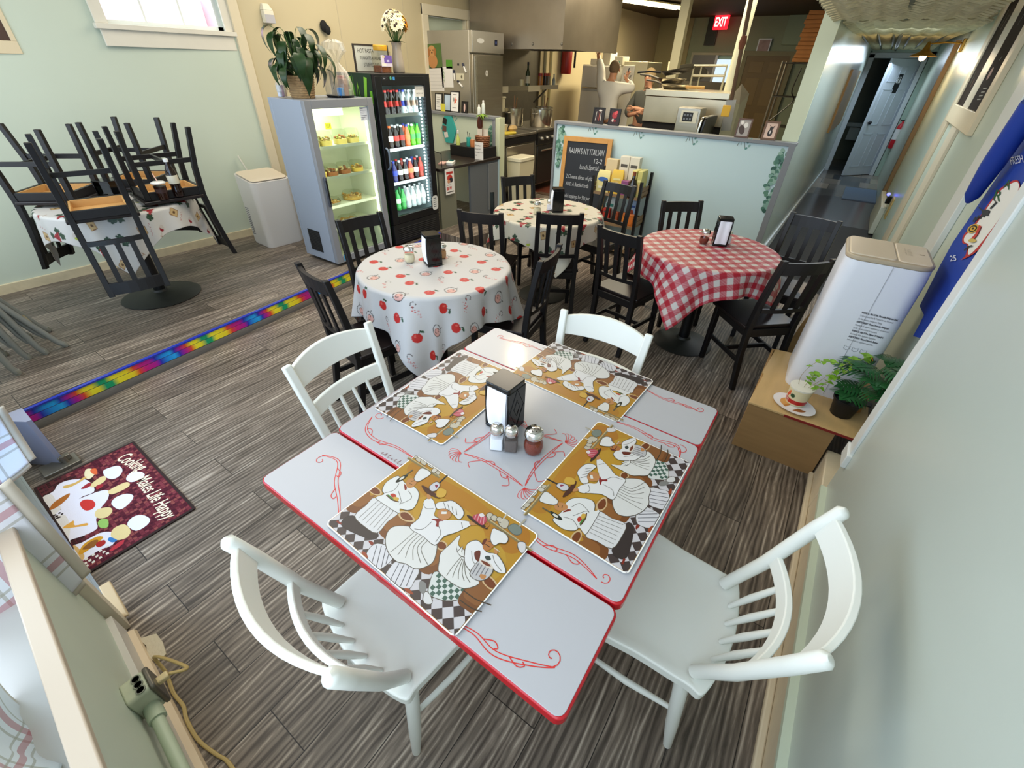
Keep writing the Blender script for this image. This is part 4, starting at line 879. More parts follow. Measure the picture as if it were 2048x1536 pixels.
for k in range(4): S('#e8a0a8', 0.0018, (862+k*18, 512+k*5), (850+k*20, 545+k*12), s=2)
P('#f0e6e6', (880, 512), (905, 503), (918, 522), (895, 530)); S('#c07a3a', 0.0022, (925, 600), (945, 590), (945, 572), (928, 570))
# leaning cook with a pot
def chk(pts):
    q = KK(*pts); OUT('#dfe3de', *pts); x0, x1 = min(p[0] for p in q), max(p[0] for p in q); y0, y1 = min(p[1] for p in q), max(p[1] for p in q); sm = smooth_path(q, 3)
    def inside(x, y):
        c = False
        for i in range(len(sm)):
            a_, b_ = sm[i], sm[i-1]
            if (a_[1] > y) != (b_[1] > y) and x < (b_[0]-a_[0])*(y-a_[1])/(b_[1]-a_[1])+a_[0]: c = not c
        return c
    st = 0.0098
    for i in range(int((x1-x0)/st)+2):
        for j in range(int((y1-y0)/st)+2):
            x, y = x0+i*st, y0+j*st
            if (i+j) % 2 and inside(x, y) and inside(x+st*0.9, y+st*0.9): art.rect(x, y, x+st, y+st, '#46685a')
chk([(545, 985), (575, 905), (640, 920), (720, 980), (810, 1015), (780, 1075), (690, 1098), (600, 1085), (540, 1050)])
P('#8b8a86', (480, 965), (520, 985), (515, 1060), (480, 1040), (470, 1000)); OUT('#e6e4e2', (515, 1040), (545, 1060), (560, 1115), (520, 1120), (500, 1090))
barrel([(905, 940), (950, 925), (1005, 985), (1000, 1030), (950, 1020), (905, 975)], [(890, 940), (1010, 1020), (985, 1110), (880, 1200), (790, 1160), (735, 1105), (780, 1020), (840, 960)], '#7a4a25', '#8f5c31')
for a_ in (((775, 1030), (860, 1090), (965, 1130)), ((750, 1095), (830, 1150), (900, 1175))): S('#4a3a2a', 0.0022, *a_)
OUT('#ebeae6', (622, 775), (680, 720), (752, 652), (738, 720), (790, 765), (830, 830), (860, 940), (878, 985), (780, 1015), (700, 980), (640, 935), (605, 895), (612, 830))
for k in range(5): S('#a39f96', 0.0014, (760+k*6, 800+k*8), (700+k*22, 870+k*12), (660+k*40, 930+k*12))
OUT('#f0efef', (800, 715), (860, 690), (900, 715), (930, 770), (1000, 785), (1050, 860), (1058, 910), (1010, 905), (960, 870), (905, 840), (920, 905), (915, 945), (850, 925), (790, 850), (785, 780))
S('#8e8b86', 0.0014, (830, 760), (840, 830), (890, 900)); S('#8e8b86', 0.0014, (975, 790), (990, 840), (1035, 900))
OUT('#c9c7c8', (880, 830), (930, 850), (975, 885), (940, 945), (870, 960), (820, 915)); 
for k in range(4): S('#77757a', 0.0018, (880+k*22, 845+k*11), (835+k*24, 920+k*9), s=2)
P('#e6dccf', (885, 818), (940, 832), (978, 872), (965, 885), (915, 862), (885, 838)); P('#7a3a24', (895, 826), (938, 840), (962, 868), (920, 856))
P('#b9763f', (905, 720), (930, 680), (970, 690), (985, 720), (950, 755), (915, 755)); S('#2f2018', 0.0016, (925, 715), (955, 735), s=2); S('#2f2018', 0.0012, (940, 695), (968, 700), s=2); P('#6a2a1c', (900, 715), (912, 685), (935, 678), (918, 715)); P('#6a2a1c', (850, 770), (890, 760), (880, 830), (855, 815))
OUT('#f0efee', (960, 680), (975, 612), (1010, 620), (1060, 645), (1078, 680), (1060, 708), (1020, 705), (985, 722))
P('#c98c55', (985, 745), (1010, 750), (1005, 780), (985, 775)); S('#d9d0c0', 0.0018, (985, 740), (1020, 765), s=2); P('#c98c55', (890, 920), (930, 930), (915, 955), (890, 945))
OUT('#efeee9', (725, 725), (740, 760), (770, 730), (760, 770), (785, 800), (745, 785)); P('#3b4744', (920, 800), (950, 795), (962, 820), (935, 825))
MATB = mat('placemat_white_edge', '#e8e6e2', 0.35)
MATP = print_mat('placemat_print', 0.33, 0.4, gain=0.66)
gm = G(); gm.prism(rect(MW, MH, 0.014, 5, MW/2, MH/2), 0.0, 0.0018)
ga = G(); art.into(ga, Matrix.Identity(4), 0.0018)
_pm = None
def placemat(label, o, ux, z):
    global _pm
    a_ = math.atan2(ux[1], ux[0])
    if _pm is None:
        t = thing('place_mat', label, 'place mat', (o[0], o[1], z), a_, 'cook print place mats on the enamel table')
        gm.build('mat_base', MATB, t, smooth=0); ga.build('picture', MATP, t, smooth=0); _pm = t
    else: clone(_pm, (o[0], o[1], z), a_, label)
placemat('place mat with cooks along the near edge of the red edged table', (-0.787, 0.312), (0.462, -0.018), 0.7632)
placemat('place mat with cooks on the right side of the red edged table', (-0.083, 0.640), (0.012, 0.46), 0.7662)
placemat('place mat with cooks at the far edge of the red edged table', (-0.320, 1.462), (-0.46, 0.018), 0.7632)
placemat('place mat with cooks on the left side of the red edged table', (-1.058, 1.165), (0.004, -0.46), 0.7660)

# ================================================================== napkin holders, shakers
BG_ = mat('black_gloss_plastic', '#0d0d0e', 0.14, spec=0.6)
NAP = mat('white_paper_napkin', '#eef0f6', 0.75)
CHR = mat('chrome', '#d7d5d0', 0.12, 1.0)
GL = glass('clear_glass')
_nh = None
def napkin_holder(label, loc, rz):
    global _nh
    if _nh is not None: return clone(_nh, loc, rz, label, 'black napkin holders')
    t = thing('napkin_holder', label, 'napkin holder', loc, rz, 'black napkin holders'); _nh = t
    w, d, h = 0.046, 0.048, 0.185            # x half-gap: napkins show on the +x and -x faces
    g = G(); g.span((-w, -d, 0), (w, d, 0.012)); g.prism(rect(2*w, 2*d, 0.012, 4), h-0.018, h)
    g.span((-w, -d, 0.012), (w, -d+0.007, h-0.018)).span((-w, d-0.007, 0.012), (w, d, h-0.018)).span((-w+0.016, -d+0.007, 0.012), (w-0.016, d-0.007, 0.02))
    g.build('case', BG_, t, bevel=0.003)
    for s in (-1, 1):
        g = G(); y = s*(d+0.0005)
        for k in (1.0, 0.42):
            pts = [(0, y, h*0.5+0.075*k), (0.036*k, y, h*0.5), (0, y, h*0.5-0.075*k), (-0.036*k, y, h*0.5)]
            for i in range(4): g.bar(pts[i], pts[(i+1) % 4], 0.0022, 0.0022)
        g.build('diamond_relief', BG_, t)
    g = G(); n = 10
    def sh(u, v, x): return (x, -d+0.010+(2*d-0.020)*u, 0.016+(h-0.036)*v)
    for s in (-1, 1):
        g.grid(lambda u, v: (s*(w-0.004)+s*0.008*math.sin(PI*v)*(1 if u < 0.9 else 0.6)+0.003*math.sin(u*9), -d+0.010+(2*d-0.020)*u, 0.014+(h-0.030)*v), 8, 8)
    g.span((-w+0.006, -d+0.010, 0.02), (w-0.006, d-0.010, h-0.03))
    g.build('napkins', NAP, t)
    return t
napkin_holder('black napkin holder in the middle of the red edged enamel table', (-0.640, 0.912, 0.7625), ang(-92.5))
napkin_holder('black napkin holder on the apple print tablecloth', (*PZ(866, 528, 0.752).to_2d(), 0.7535), ang(-118))
napkin_holder('black napkin holder on the cream grape tablecloth before the chalkboard', (*PZ(1113, 423, 0.752).to_2d(), 0.7535), ang(-138))
napkin_holder('black napkin holder on the red checked tablecloth', (*PZ(1437, 489, 0.752).to_2d(), 0.7535), ang(-70))
def shaker(name, label, loc, fill, square=True, fmat=None, group=None, r=0.024, h=0.082, lidh=0.026):
    t = thing(name, label, 'shaker', loc, 0.5, group)
    g = G()
    if square: g.prism(rect(2*r*0.94, 2*r*0.94, 0.007, 4), 0.0, 0.055); g.lathe([(r*0.90, 0.055), (r*0.8, 0.063), (r*0.8, 0.066)], n=20)
    else: g.lathe([(r*0.80, 0), (r*0.95, 0.006), (r*1.08, 0.025), (r*1.05, 0.045), (r*0.92, 0.058), (r*0.90, h-lidh)], n=28)
    g.build('glass_body', GL, t)
    g = G(); fh = fill
    if square: g.prism(rect(2*r*0.80, 2*r*0.80, 0.005, 4), 0.003, fh)
    else: g.lathe([(r*0.75, 0.003), (r*0.89, 0.008), (r*1.0, 0.025), (r*0.97, 0.043), (r*0.84, min(fh, 0.056))], n=24)
    g.build('contents', fmat, t, smooth=30)
    lz = 0.064 if square else h-lidh
    g = G(); q = r*(0.86 if square else 1.0)
    g.lathe([(q, lz), (q*1.04, lz+0.003), (q*1.02, lz+0.012), (q*0.97, lz+0.014), (q*0.95, lz+0.020), (q*0.72, lz+0.027), (0.0005, lz+0.029)], n=24); lid = g.build('lid', CHR, t, smooth=50)
    g = G(); rr = 0.0011 if square else 0.0026
    for i, (a_, rad) in enumerate([(0, 0)]+[(k*PI/3, q*0.42) for k in range(6)]+([] if square else [(k*PI/3+0.5, q*0.68) for k in range(6)])):
        zz = lz+0.0292-(rad/q)**2*0.006; g.lathe([(rr, zz-0.002), (rr, zz), (0.0001, zz)], c=(rad*math.cos(a_), rad*math.sin(a_), 0), n=8)
    g.build('holes', mat('shaker_hole_dark', '#3a352e', 0.6), lid)
    return t
SALT = mat('salt', '#e9edf5', 0.9); PEP = mat('ground_pepper', '#5a504c', 0.9, var=0.5, vscale=700); CHILI = mat('chili_flakes', '#7a2e16', 0.7, var=0.75, vscale=420, bump=1.0, bscale=420); CHEESE = mat('grated_cheese', '#ddd2ae', 0.9, bump=0.6, bscale=500)
shaker('salt_shaker', 'square glass salt shaker beside the napkin holder on the enamel table', (*PZ(994, 893, 0.763).to_2d(), 0.7627), 0.048, True, SALT, 'glass shakers')
shaker('pepper_shaker', 'square glass pepper shaker between the salt and the chili jar on the enamel table', (*PZ(1022, 897, 0.763).to_2d(), 0.7627), 0.046, True, PEP, 'glass shakers')
shaker('chili_shaker', 'round glass chili flake shaker with perforated chrome lid on the enamel table', (*PZ(1066, 903, 0.763).to_2d(), 0.7627), 0.050, False, CHILI, 'glass shakers', r=0.029, h=0.094)
shaker('cheese_shaker', 'round shaker of grated cheese on the apple print tablecloth', (*PZ(820, 524, 0.753).to_2d(), 0.7535), 0.05, False, CHEESE, 'glass shakers', r=0.031, h=0.098)
shaker('chili_shaker', 'small tan shaker behind the napkin holder on the apple tablecloth', (*PZ(885, 516, 0.753).to_2d(), 0.7535), 0.05, False, mat('tan_spice', '#b98a5a', 0.8), 'glass shakers', r=0.025, h=0.088)
shaker('cheese_shaker', 'round shaker of grated cheese on the cream grape tablecloth', (*PZ(1074, 428, 0.753).to_2d(), 0.7535), 0.05, False, CHEESE, 'glass shakers', r=0.030, h=0.098)
shaker('salt_shaker', 'square glass shaker left of the napkin holder on the grape tablecloth', (*PZ(1098, 420, 0.753).to_2d(), 0.7535), 0.045, True, SALT, 'glass shakers')
shaker('chili_shaker', 'chili flake shaker left of the napkin holder on the red checked tablecloth', (*PZ(1406, 487, 0.753).to_2d(), 0.7535), 0.035, False, CHILI, 'glass shakers', r=0.030, h=0.098)
shaker('salt_shaker', 'salt shaker right of the napkin holder on the red checked tablecloth', (*PZ(1452, 487, 0.753).to_2d(), 0.7535), 0.05, True, SALT, 'glass shakers', r=0.026)

# things left on the upturned chairs
zt = TTOP+0.012+0.03
cx_, cy_ = -4.10, 1.40
t = thing('drink_cup', 'clear plastic cup of iced cola with lid and pink straw inside an upturned chair', 'cup', (*PZ(329, 397, zt+0.005).to_2d(), zt))
g = G(); g.lathe([(0.029, 0.0), (0.040, 0.10), (0.042, 0.105)], n=28); g.build('cup_wall', glass('cup_plastic', '#f4f4f4'), t)
g = G(); g.lathe([(0.028, 0.002), (0.0375, 0.088), (0.001, 0.088)], n=24); g.build('cola', mat('cola_drink', '#2c120a', 0.2), t)
g = G(); g.lathe([(0.043, 0.104), (0.044, 0.110), (0.036, 0.116), (0.001, 0.118)], n=28); g.build('lid', mat('frosted_lid', '#d8d6d2', 0.35), t)
g = G(); g.tube([(0.002, 0, 0.09), (-0.004, 0.0, 0.125), (-0.022, -0.004, 0.165)], 0.003, 8); g.build('straw', mat('pink_straw', '#e7b9a8', 0.4), t)
g = G(); g.lathe([(0.0345, 0.045), (0.0372, 0.072)], n=28); g.build('cup_mark', mat('dark_cup_ring', '#3a2723', 0.4), t)
def pop_bottle(name, label, loc, liquid, cap, lab, h=0.23, r=0.032, group=None, lab2=None, empty=False):
    t = thing(name, label, 'bottle', loc, rnd.uniform(0, 6), group)
    prof = [(r*0.72, 0), (r*0.95, 0.006), (r*0.97, h*0.18), (r*0.88, h*0.28), (r*0.98, h*0.36), (r*0.98, h*0.58), (r*0.82, h*0.70), (r*0.42, h*0.86), (r*0.38, h*0.93)]
    g = G(); g.lathe(prof, n=14); g.build('bottle_body', liquid, t, smooth=60)
    g = G(); g.lathe([(r*0.99, h*0.36), (r*1.005, h*0.37), (r*1.005, h*0.57), (r*0.99, h*0.58)], n=14); g.build('wrap_label', lab, t, smooth=60)
    g = G(); g.lathe([(r*0.44, h*0.92), (r*0.46, h*0.99), (r*0.40, h), (0.0005, h)], n=12); g.build('cap', cap, t, smooth=40)
    return t
COLA = mat('cola_bottle', '#1b0d09', 0.08, spec=0.7); CLEARB = mat('clear_bottle', '#cfd8d8', 0.05, spec=0.8, alpha=0.55)
pop_bottle('cola_bottle', 'cola bottle with clear top and white label inside an upturned chair', (*PZ(359, 391, zt+0.005).to_2d(), zt), COLA, mat('white_cap', '#e4e4e0', 0.4), mat('cream_label', '#c9c2ad', 0.5), h=0.245, r=0.035)
t = thing('napkin_holder', 'squat black napkin holder with clear sides among the upturned chairs by the wall', 'napkin holder', (*PZ(228, 392, zt).to_2d(), zt), ang(25))
g = G(); g.span((-0.07, -0.055, 0), (0.07, 0.055, 0.01)).span((-0.07, -0.055, 0.10), (0.07, 0.055, 0.108)).span((-0.07, -0.055, 0), (-0.062, 0.055, 0.108)).span((0.062, -0.055, 0), (0.07, 0.055, 0.108)); g.build('case', BG_, t, bevel=0.002)
g = G(); g.span((-0.06, -0.053, 0.01), (0.06, -0.051, 0.10)); g.build('clear_side', glass('smoke_plastic', '#aab6b6'), t)
g = G(); g.span((-0.058, -0.045, 0.01), (0.058, 0.05, 0.07)); g.build('napkins', mat('brown_napkin', '#4a3a2c', 0.8), t)
# ================================================================== plywood box, air conditioner, plants, flag, frames on the right
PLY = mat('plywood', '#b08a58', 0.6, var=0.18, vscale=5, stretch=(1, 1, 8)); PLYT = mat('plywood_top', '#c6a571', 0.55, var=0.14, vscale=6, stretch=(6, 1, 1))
t = thing('plywood_box', 'plywood box on the floor carrying the white air conditioner and two plants', 'box', (0.0, 0.0, 0))
x0, x1, y0, y1, zb = 0.02, 0.425, 2.262, 2.97, 0.300
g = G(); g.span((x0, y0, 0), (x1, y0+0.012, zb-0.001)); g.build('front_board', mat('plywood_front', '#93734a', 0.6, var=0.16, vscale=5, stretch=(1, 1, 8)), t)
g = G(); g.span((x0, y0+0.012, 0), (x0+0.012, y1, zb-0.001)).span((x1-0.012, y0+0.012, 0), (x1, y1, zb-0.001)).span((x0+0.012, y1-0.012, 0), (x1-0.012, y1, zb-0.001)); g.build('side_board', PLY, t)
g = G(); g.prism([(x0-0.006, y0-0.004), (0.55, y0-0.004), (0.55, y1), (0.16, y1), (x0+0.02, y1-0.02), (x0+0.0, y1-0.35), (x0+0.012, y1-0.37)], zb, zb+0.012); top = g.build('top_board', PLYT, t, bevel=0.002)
g = G(); g.span((0.19, y0-0.009, zb-0.001), (0.50, y0-0.005, zb+0.011)); g.build('red_edge', mat('dark_red_edge', '#7d1d1a', 0.5), top)
# grained board leaning behind the box
a = thing('grained_board', 'wavy grained wooden board leaning behind the plywood box beside the air conditioner', 'board', (0.20, 3.32, 0), ang(-6))
g = G(); g.T = Matrix.Rotation(ang(-4), 4, 'X'); g.prism(smooth_path([(-0.10, 0), (0.24, 0), (0.24, 0.62), (0.06, 0.60), (-0.05, 0.46), (-0.09, 0.24)], 4), -0.012, 0.012, M=Matrix(((1, 0, 0, 0), (0, 0, 1, 0), (0, 1, 0, 0), (0, 0, 0, 1))))
g.build('board', mat('ring_grain_wood', '#9a7b4d', 0.5, var=0.35, vscale=4, stretch=(1, 1, 9)), a)
# portable air conditioner
ACW = mat('white_appliance', '#e3e5ec', 0.30); ACB = mat('beige_appliance_top', '#d3c4ad', 0.35); ACT = mat('tan_appliance_rim', '#b5a58c', 0.4)
ac = thing('air_conditioner', 'tall white portable air conditioner with beige top on the plywood box', 'air conditioner', (0.305, 2.735, zb+0.012), ang(2.5)); AW, AD, AH = 0.345, 0.365, 0.735
g = G()
sec = [(0.0, 0.97), (0.02, 1.0), (0.5, 1.0), (0.68, 0.995), (AH, 0.97)]
out = rect(AW, AD, 0.065, 8); n = len(out); vs = []
for z, s in sec: vs += [(x*s, y*s, z) for x, y in out]
fs = [tuple(range(n-1, -1, -1)), tuple((len(sec)-1)*n+i for i in range(n))]
for k in range(len(sec)-1): fs += [(k*n+i, k*n+(i+1) % n, (k+1)*n+(i+1) % n, (k+1)*n+i) for i in range(n)]
g.add(vs, fs); g.build('housing', ACW, ac, smooth=50)
g = G(); g.prism(rect(AW*0.985, AD*0.985, 0.064, 8), AH, AH+0.022); g.build('top_rim', ACT, ac, bevel=0.006, seg=3, smooth=50)
o = G(); o.prism(rect(AW*0.53, AD*0.86, 0.022, 5, -AW*0.19, 0.0), AH+0.018, AH+0.027); o.build('louvre_lid', ACB, ac, bevel=0.004, smooth=50)
o = G(); o.prism(rect(AW*0.37, AD*0.86, 0.022, 5, AW*0.275, 0.0), AH+0.018, AH+0.026); cp = o.build('control_panel', ACB, ac, bevel=0.004, smooth=50)
a = Art()
for i in range(6): a.ell(AW*0.19, 0.06-i*0.02, 0.003, 0.003, '#9a8d78'); a.rect(AW*0.21, 0.058-i*0.02, AW*0.26, 0.061-i*0.02, '#a99c86')
a.rect(AW*0.34, -0.005, AW*0.40, 0.004, '#8b7e6a'); a.build('buttons', Matrix.Translation((0, 0, AH+0.0262)), cp)
g = G(); g.tube([(0.02, -AD/2-0.001, AH), (0.02, -AD/2-0.0015, 0.02)], 0.0012, 6); g.build('seam', mat('seam_grey', '#b5b6bd', 0.5), ac)
a = Art(); yy = 0.50
LNS = ['WARNING : Risk Of Fire. Flammable Refrigerant Used.', 'To Be Repaired Only By Trained Service Personnel.', 'Do Not Puncture Refrigerant Tubing.', 'AVERTISSEMENT : Risque D\'incendie. Réfrigérant', 'inflammable. À réparer uniquement par du personnel', 'qualifié. Ne pas perforer la tuyauterie.', 'WARNING : Risk Of Fire. Dispose Of Properly In', 'Accordance With Applicable Regulations.', 'AVERTISSEMENT : Risque D\'incendie. Éliminer', 'conformément aux règlements applicables.']
for i, s in enumerate(LNS): a.text(s, -0.005, yy-i*0.0165, 0.0128, '#54555c', sx=0.50, bold=0.0006 if i in (0, 3, 6, 8) else 0)
for i in range(3): a.line([(0.0+i*0.035, 0.305), (0.012+i*0.035, 0.298), (0.024+i*0.035, 0.305), (0.024+i*0.035, 0.322), (0.012+i*0.035, 0.315), (0.0+i*0.035, 0.322), (0.0+i*0.035, 0.305)], 0.0018, '#6a6b72')
a.poly([(0.105, 0.262), (0.150, 0.262), (0.1275, 0.302)], '#2a2a20'); a.poly([(0.110, 0.265), (0.145, 0.265), (0.1275, 0.297)], '#e0a92c'); a.poly([(0.121, 0.269), (0.134, 0.269), (0.136, 0.277), (0.1285, 0.288), (0.1285, 0.279), (0.121, 0.277)], '#26241c')
a.build('warning_text', frameM((0, -AD/2-0.0012, 0), (1, 0, 0), (0, 0, 1)), ac)
g = G(); g.prism(rect(AW*0.92, AD*0.92, 0.06, 6), -0.006, 0.004); g.build('foot', mat('dark_plastic_foot', '#2c2c30', 0.5), ac)

# yoghurt tub plant on an oval plate
zp = zb+0.0125
c = PZ(1586, 812, zp); t = thing('plate', 'oval white plate with toast picture under the yogurt tub planter', 'plate', (c.x, c.y, zp), ang(-22))
g = G(); g.lathe([(0.055, 0.0), (0.062, 0.002), (0.105, 0.012), (0.106, 0.014), (0.062, 0.006), (0.001, 0.006)], n=40, sy=0.78); g.build('dish', mat('white_melamine', '#e9e6e6', 0.3), t, smooth=50)
a = Art(); a.poly([(-0.085, -0.045), (-0.02, -0.062), (0.0, 0.03), (-0.07, 0.05)], '#b5793a', 0); a.poly([(-0.08, -0.03), (-0.03, -0.045), (-0.015, 0.02), (-0.06, 0.035)], '#cf9a56'); a.poly([(0.02, -0.05), (0.08, -0.03), (0.075, 0.005), (0.03, -0.01)], '#9a5e2c')
a.build('toast_picture', Matrix.Translation((0, 0, 0.0065)), t)
c = PZ(1592, 800, zp+0.02); t = thing('tub_planter', 'cream yogurt tub with red band reused as a planter on the oval plate', 'planter', (c.x, c.y, zp+0.0075), ang(-20))
TR = 0.052
g = G(); g.lathe([(0.046, 0), (0.048, 0.003), (0.0555, 0.094), (0.058, 0.096), (0.058, 0.103), (0.0545, 0.103), (0.053, 0.090)], n=40); g.build('tub', mat('cream_tub', '#ded3ab', 0.35), t, smooth=40)
g = G(); g.lathe([(0.0484, 0.008), (0.0507, 0.034)], n=40); g.build('red_band', mat('red_band_print', '#b3201c', 0.35), t)
g = G(); g.lathe([(0.0585, 0.0955), (0.0585, 0.104), (0.054, 0.104)], n=40); g.build('white_rim', mat('white_tub_rim', '#e6e2d4', 0.35), t)
g = G(); g.lathe([(0.0535, 0.088), (0.03, 0.091), (0.001, 0.089)], n=24); g.build('soil', mat('dark_soil', '#2a1a12', 0.95, var=0.6, vscale=120, bump=1.0, bscale=150), t)
def on_cyl(art, R, name, parent, z0, mt=None, a0=0.0):
    g = G()
    for pts, col in art.items:
        for p in (pts if pts and isinstance(pts[0][0], (tuple, list)) else [pts]):
            vs = [((R(y)+0.0006)*math.cos(a0+x), (R(y)+0.0006)*math.sin(a0+x), z0+y) for x, y in p]; g.add(vs, [tuple(range(len(vs)))], 0, col)
    return g.build(name, mt or PRINT, parent, smooth=0)
RT = lambda y: 0.048+(0.0555-0.048)*(y/0.094)
a = Art(); a.ell(-0.62, 0.062, 0.18, 0.010, '#d9542f', n=14); a.ell(-0.75, 0.048, 0.14, 0.009, '#cf4427', n=14); a.ell(-0.55, 0.075, 0.12, 0.006, '#e07a45')
on_cyl(a, RT, 'fruit_print', t, 0, a0=-PI/2)
a = Art(); a.poly([(0.0+0.24*(1.0 if k % 2 else 0.88)*math.cos(k*PI/14), 0.058+0.0125*(1.0 if k % 2 else 0.88)*math.sin(k*PI/14)) for k in range(28)], '#2d4a2c')
g = on_cyl(a, lambda y: RT(y)+0.0002, 'green_seal', t, 0, a0=-PI/2-0.18)
a = Art(); a.text('SUPER', -0.5, 0.022, 0.013, '#e8c9b8', sx=12.0, bold=0.0003); a.text('FRUITS', -0.5, 0.011, 0.011, '#e8c9b8', sx=12.0, bold=0.0003)
on_cyl(a, lambda y: RT(y)+0.001, 'band_lettering', t, 0, a0=-PI/2-0.35)
STEM = mat('pale_stem', '#a79a78', 0.6); LIME = mat('lime_leaf', '#7fae2d', 0.45, var=0.2, vscale=40)
def leaf_shape(L, Wd, fold=0.25, n=7):
    """simple pointed leaf along +x, folded along its rib"""
    vs = []; fs = []
    for i in range(n+1):
        u = i/n; w = Wd*math.sin(PI*min(1, u**0.75))*(1-0.25*u); z = -0.25*L*u*u
        vs += [(L*u, -w, z+w*fold), (L*u, 0, z), (L*u, w, z+w*fold)]
    for i in range(n): fs += [(3*i, 3*i+3, 3*i+4, 3*i+1), (3*i+1, 3*i+4, 3*i+5, 3*i+2)]
    return vs, fs
def put(g, shape, loc, yaw, pitch, roll=0, s=1.0, m=None):
    M_ = Matrix.Translation(loc) @ Euler((roll, -pitch, yaw), 'XYZ').to_matrix().to_4x4() @ Matrix.Scale(s, 4)
    g.add([M_ @ Vector(v) for v in shape[0]], shape[1], m)
r2 = random.Random(3); stems = G(); lv = G()
sh = leaf_shape(0.030, 0.014)
for i, pts in enumerate([[(-0.02, 0.0, 0.09), (-0.03, 0.0, 0.16), (-0.005, 0.03, 0.24), (0.05, 0.05, 0.265)], [(0.005, -0.005, 0.09), (0.01, 0.0, 0.14), (0.02, 0.01, 0.19)], [(0.015, 0.01, 0.09), (0.05, 0.02, 0.16), (0.09, 0.06, 0.25), (0.12, 0.10, 0.30)], [(0.02, 0.0, 0.09), (0.06, 0.01, 0.12), (0.09, 0.03, 0.20)], [(0.02, 0.012, 0.09), (0.10, 0.06, 0.2), (0.15, 0.12, 0.33)]]):
    pp = smooth_path(pts, 5, closed=False); stems.tube(pp, 0.0013, 5)
    for k in range(len(pp)//2, len(pp), 1 if i else 2):
        for q in range(2): put(lv, sh, pp[k], r2.uniform(0, 6.28), r2.uniform(-0.4, 0.6), 0, r2.uniform(0.6, 1.25) if i != 1 else r2.uniform(0.7, 1.0))
    for q in range(4): put(lv, sh, pp[-1], q*1.57+r2.random(), 0.3, 0, 1.1)
stems.build('stems', STEM, t); lv.build('leaves', LIME, t, smooth=60)

# black pot with a split-leaf plant
c = PZ(1686, 818, zp+0.03); t = thing('potted_plant', 'dark green split leaf plant in a black plastic pot on the plywood box', 'plant', (c.x, c.y, zp))
g = G(); g.lathe([(0.048, 0), (0.050, 0.003), (0.062, 0.085), (0.068, 0.088), (0.069, 0.100), (0.065, 0.100), (0.060, 0.085), (0.056, 0.078), (0.001, 0.078)], n=36); g.build('pot', mat('black_plastic_pot', '#0d0e0f', 0.45), t, smooth=40)
g = G(); g.prism([(0.03, -0.03), (0.095, -0.012), (0.10, 0.02), (0.05, 0.045)], 0.092, 0.099); g.build('pot_lip', mat('black_plastic_pot'), t, bevel=0.002)
def split_leaf(L, W_, lobes=7):
    """leaf cut into finger lobes, as one outline fan from the rib"""
    vs = []; fs = []
    N_ = lobes*2
    for side in (-1, 1):
        for i in range(lobes):
            u0 = 0.02+0.86*i/lobes; u1 = u0+0.86/lobes*0.78; w = W_*math.sin(PI*(0.16+0.78*(i+0.5)/lobes))**0.8
            sl = 0.30*w/W_; b = len(vs); zf = lambda u, w_: -0.22*L*u*u+0.35*w_-0.9*w_*w_/max(W_, 1e-4)*0.6
            um = (u0+u1)/2
            for k, (uu, ww) in enumerate(((u0, 0), (u1, 0), (u0+sl*0.35, w*0.55), (u1+sl*0.42, w*0.55), (u0+sl*0.85, w*0.92), (u1+sl*0.72, w*0.94), (um+sl*1.0, w*1.06))):
                vs.append((L*uu, side*ww, zf(uu, ww)))
            fs += [(b, b+1, b+3, b+2), (b+2, b+3, b+5, b+4), (b+4, b+5, b+6)]
    b = len(vs)
    n = 10
    for i in range(n+1): u = i/n; w = 0.035*W_*(1-u)+W_*0.12*math.sin(PI*u); vs += [(L*u*1.0, -w, -0.22*L*u*u+0.004), (L*u, w, -0.22*L*u*u+0.004)]
    fs += [(b+2*i, b+2*i+2, b+2*i+3, b+2*i+1) for i in range(n)]
    b = len(vs); vs += [(L*0.84, -W_*0.30, -0.15*L), (L*1.05, 0, -0.26*L), (L*0.84, W_*0.30, -0.15*L), (L*0.80, 0, -0.14*L)]; fs += [(b, b+1, b+3), (b+3, b+1, b+2)]
    return vs, fs
SPL = mat('dark_split_leaf', '#24592c', 0.34, spec=0.5, var=0.3, vscale=30); st = G(); 
specs = [(-2.75, 0.0, 0.17, 0.15, 0.13, 0.090), (-2.1, 0.03, 0.15, 0.25, 0.14, 0.092), (-1.2, 0.04, 0.20, 0.2, 0.13, 0.09), (0.0, 0.0, 0.27, 0.0, 0.13, 0.11), (1.3, 0.02, 0.31, 0.2, 0.10, 0.09), (2.4, 0.06, 0.27, 0.1, 0.13, 0.095), (-0.5, 0.02, 0.22, 0.0, 0.13, 0.095), (-1.7, 0.05, 0.27, 0.3, 0.15, 0.10), (2.9, 0.04, 0.24, 0.1, 0.14, 0.09), (0.6, 0.0, 0.30, 0.4, 0.11, 0.09), (-2.4, 0.05, 0.30, 0.3, 0.13, 0.09), (-0.9, 0.02, 0.31, 0.3, 0.14, 0.10)]
bend = Vector((0.045, 0.02, 0))
for yaw, rr, hh, pit, L, W_ in specs:
    tip = Vector((math.cos(yaw)*rr, math.sin(yaw)*rr, hh))+bend*(hh/0.2)
    st.tube(smooth_path([(0.004*math.cos(yaw), 0.004*math.sin(yaw), 0.075), (tip.x*0.35, tip.y*0.35, 0.075+(hh-0.075)*0.6), tuple(tip)], 6, closed=False), [0.0032]*12+[0.002], 6)
    g = G(); put(g, split_leaf(L, W_), tip, yaw, pit); g.build('leaf', SPL, t, smooth=60)
st.build('stalks', mat('dark_stalk', '#35602f', 0.45), t, smooth=60)
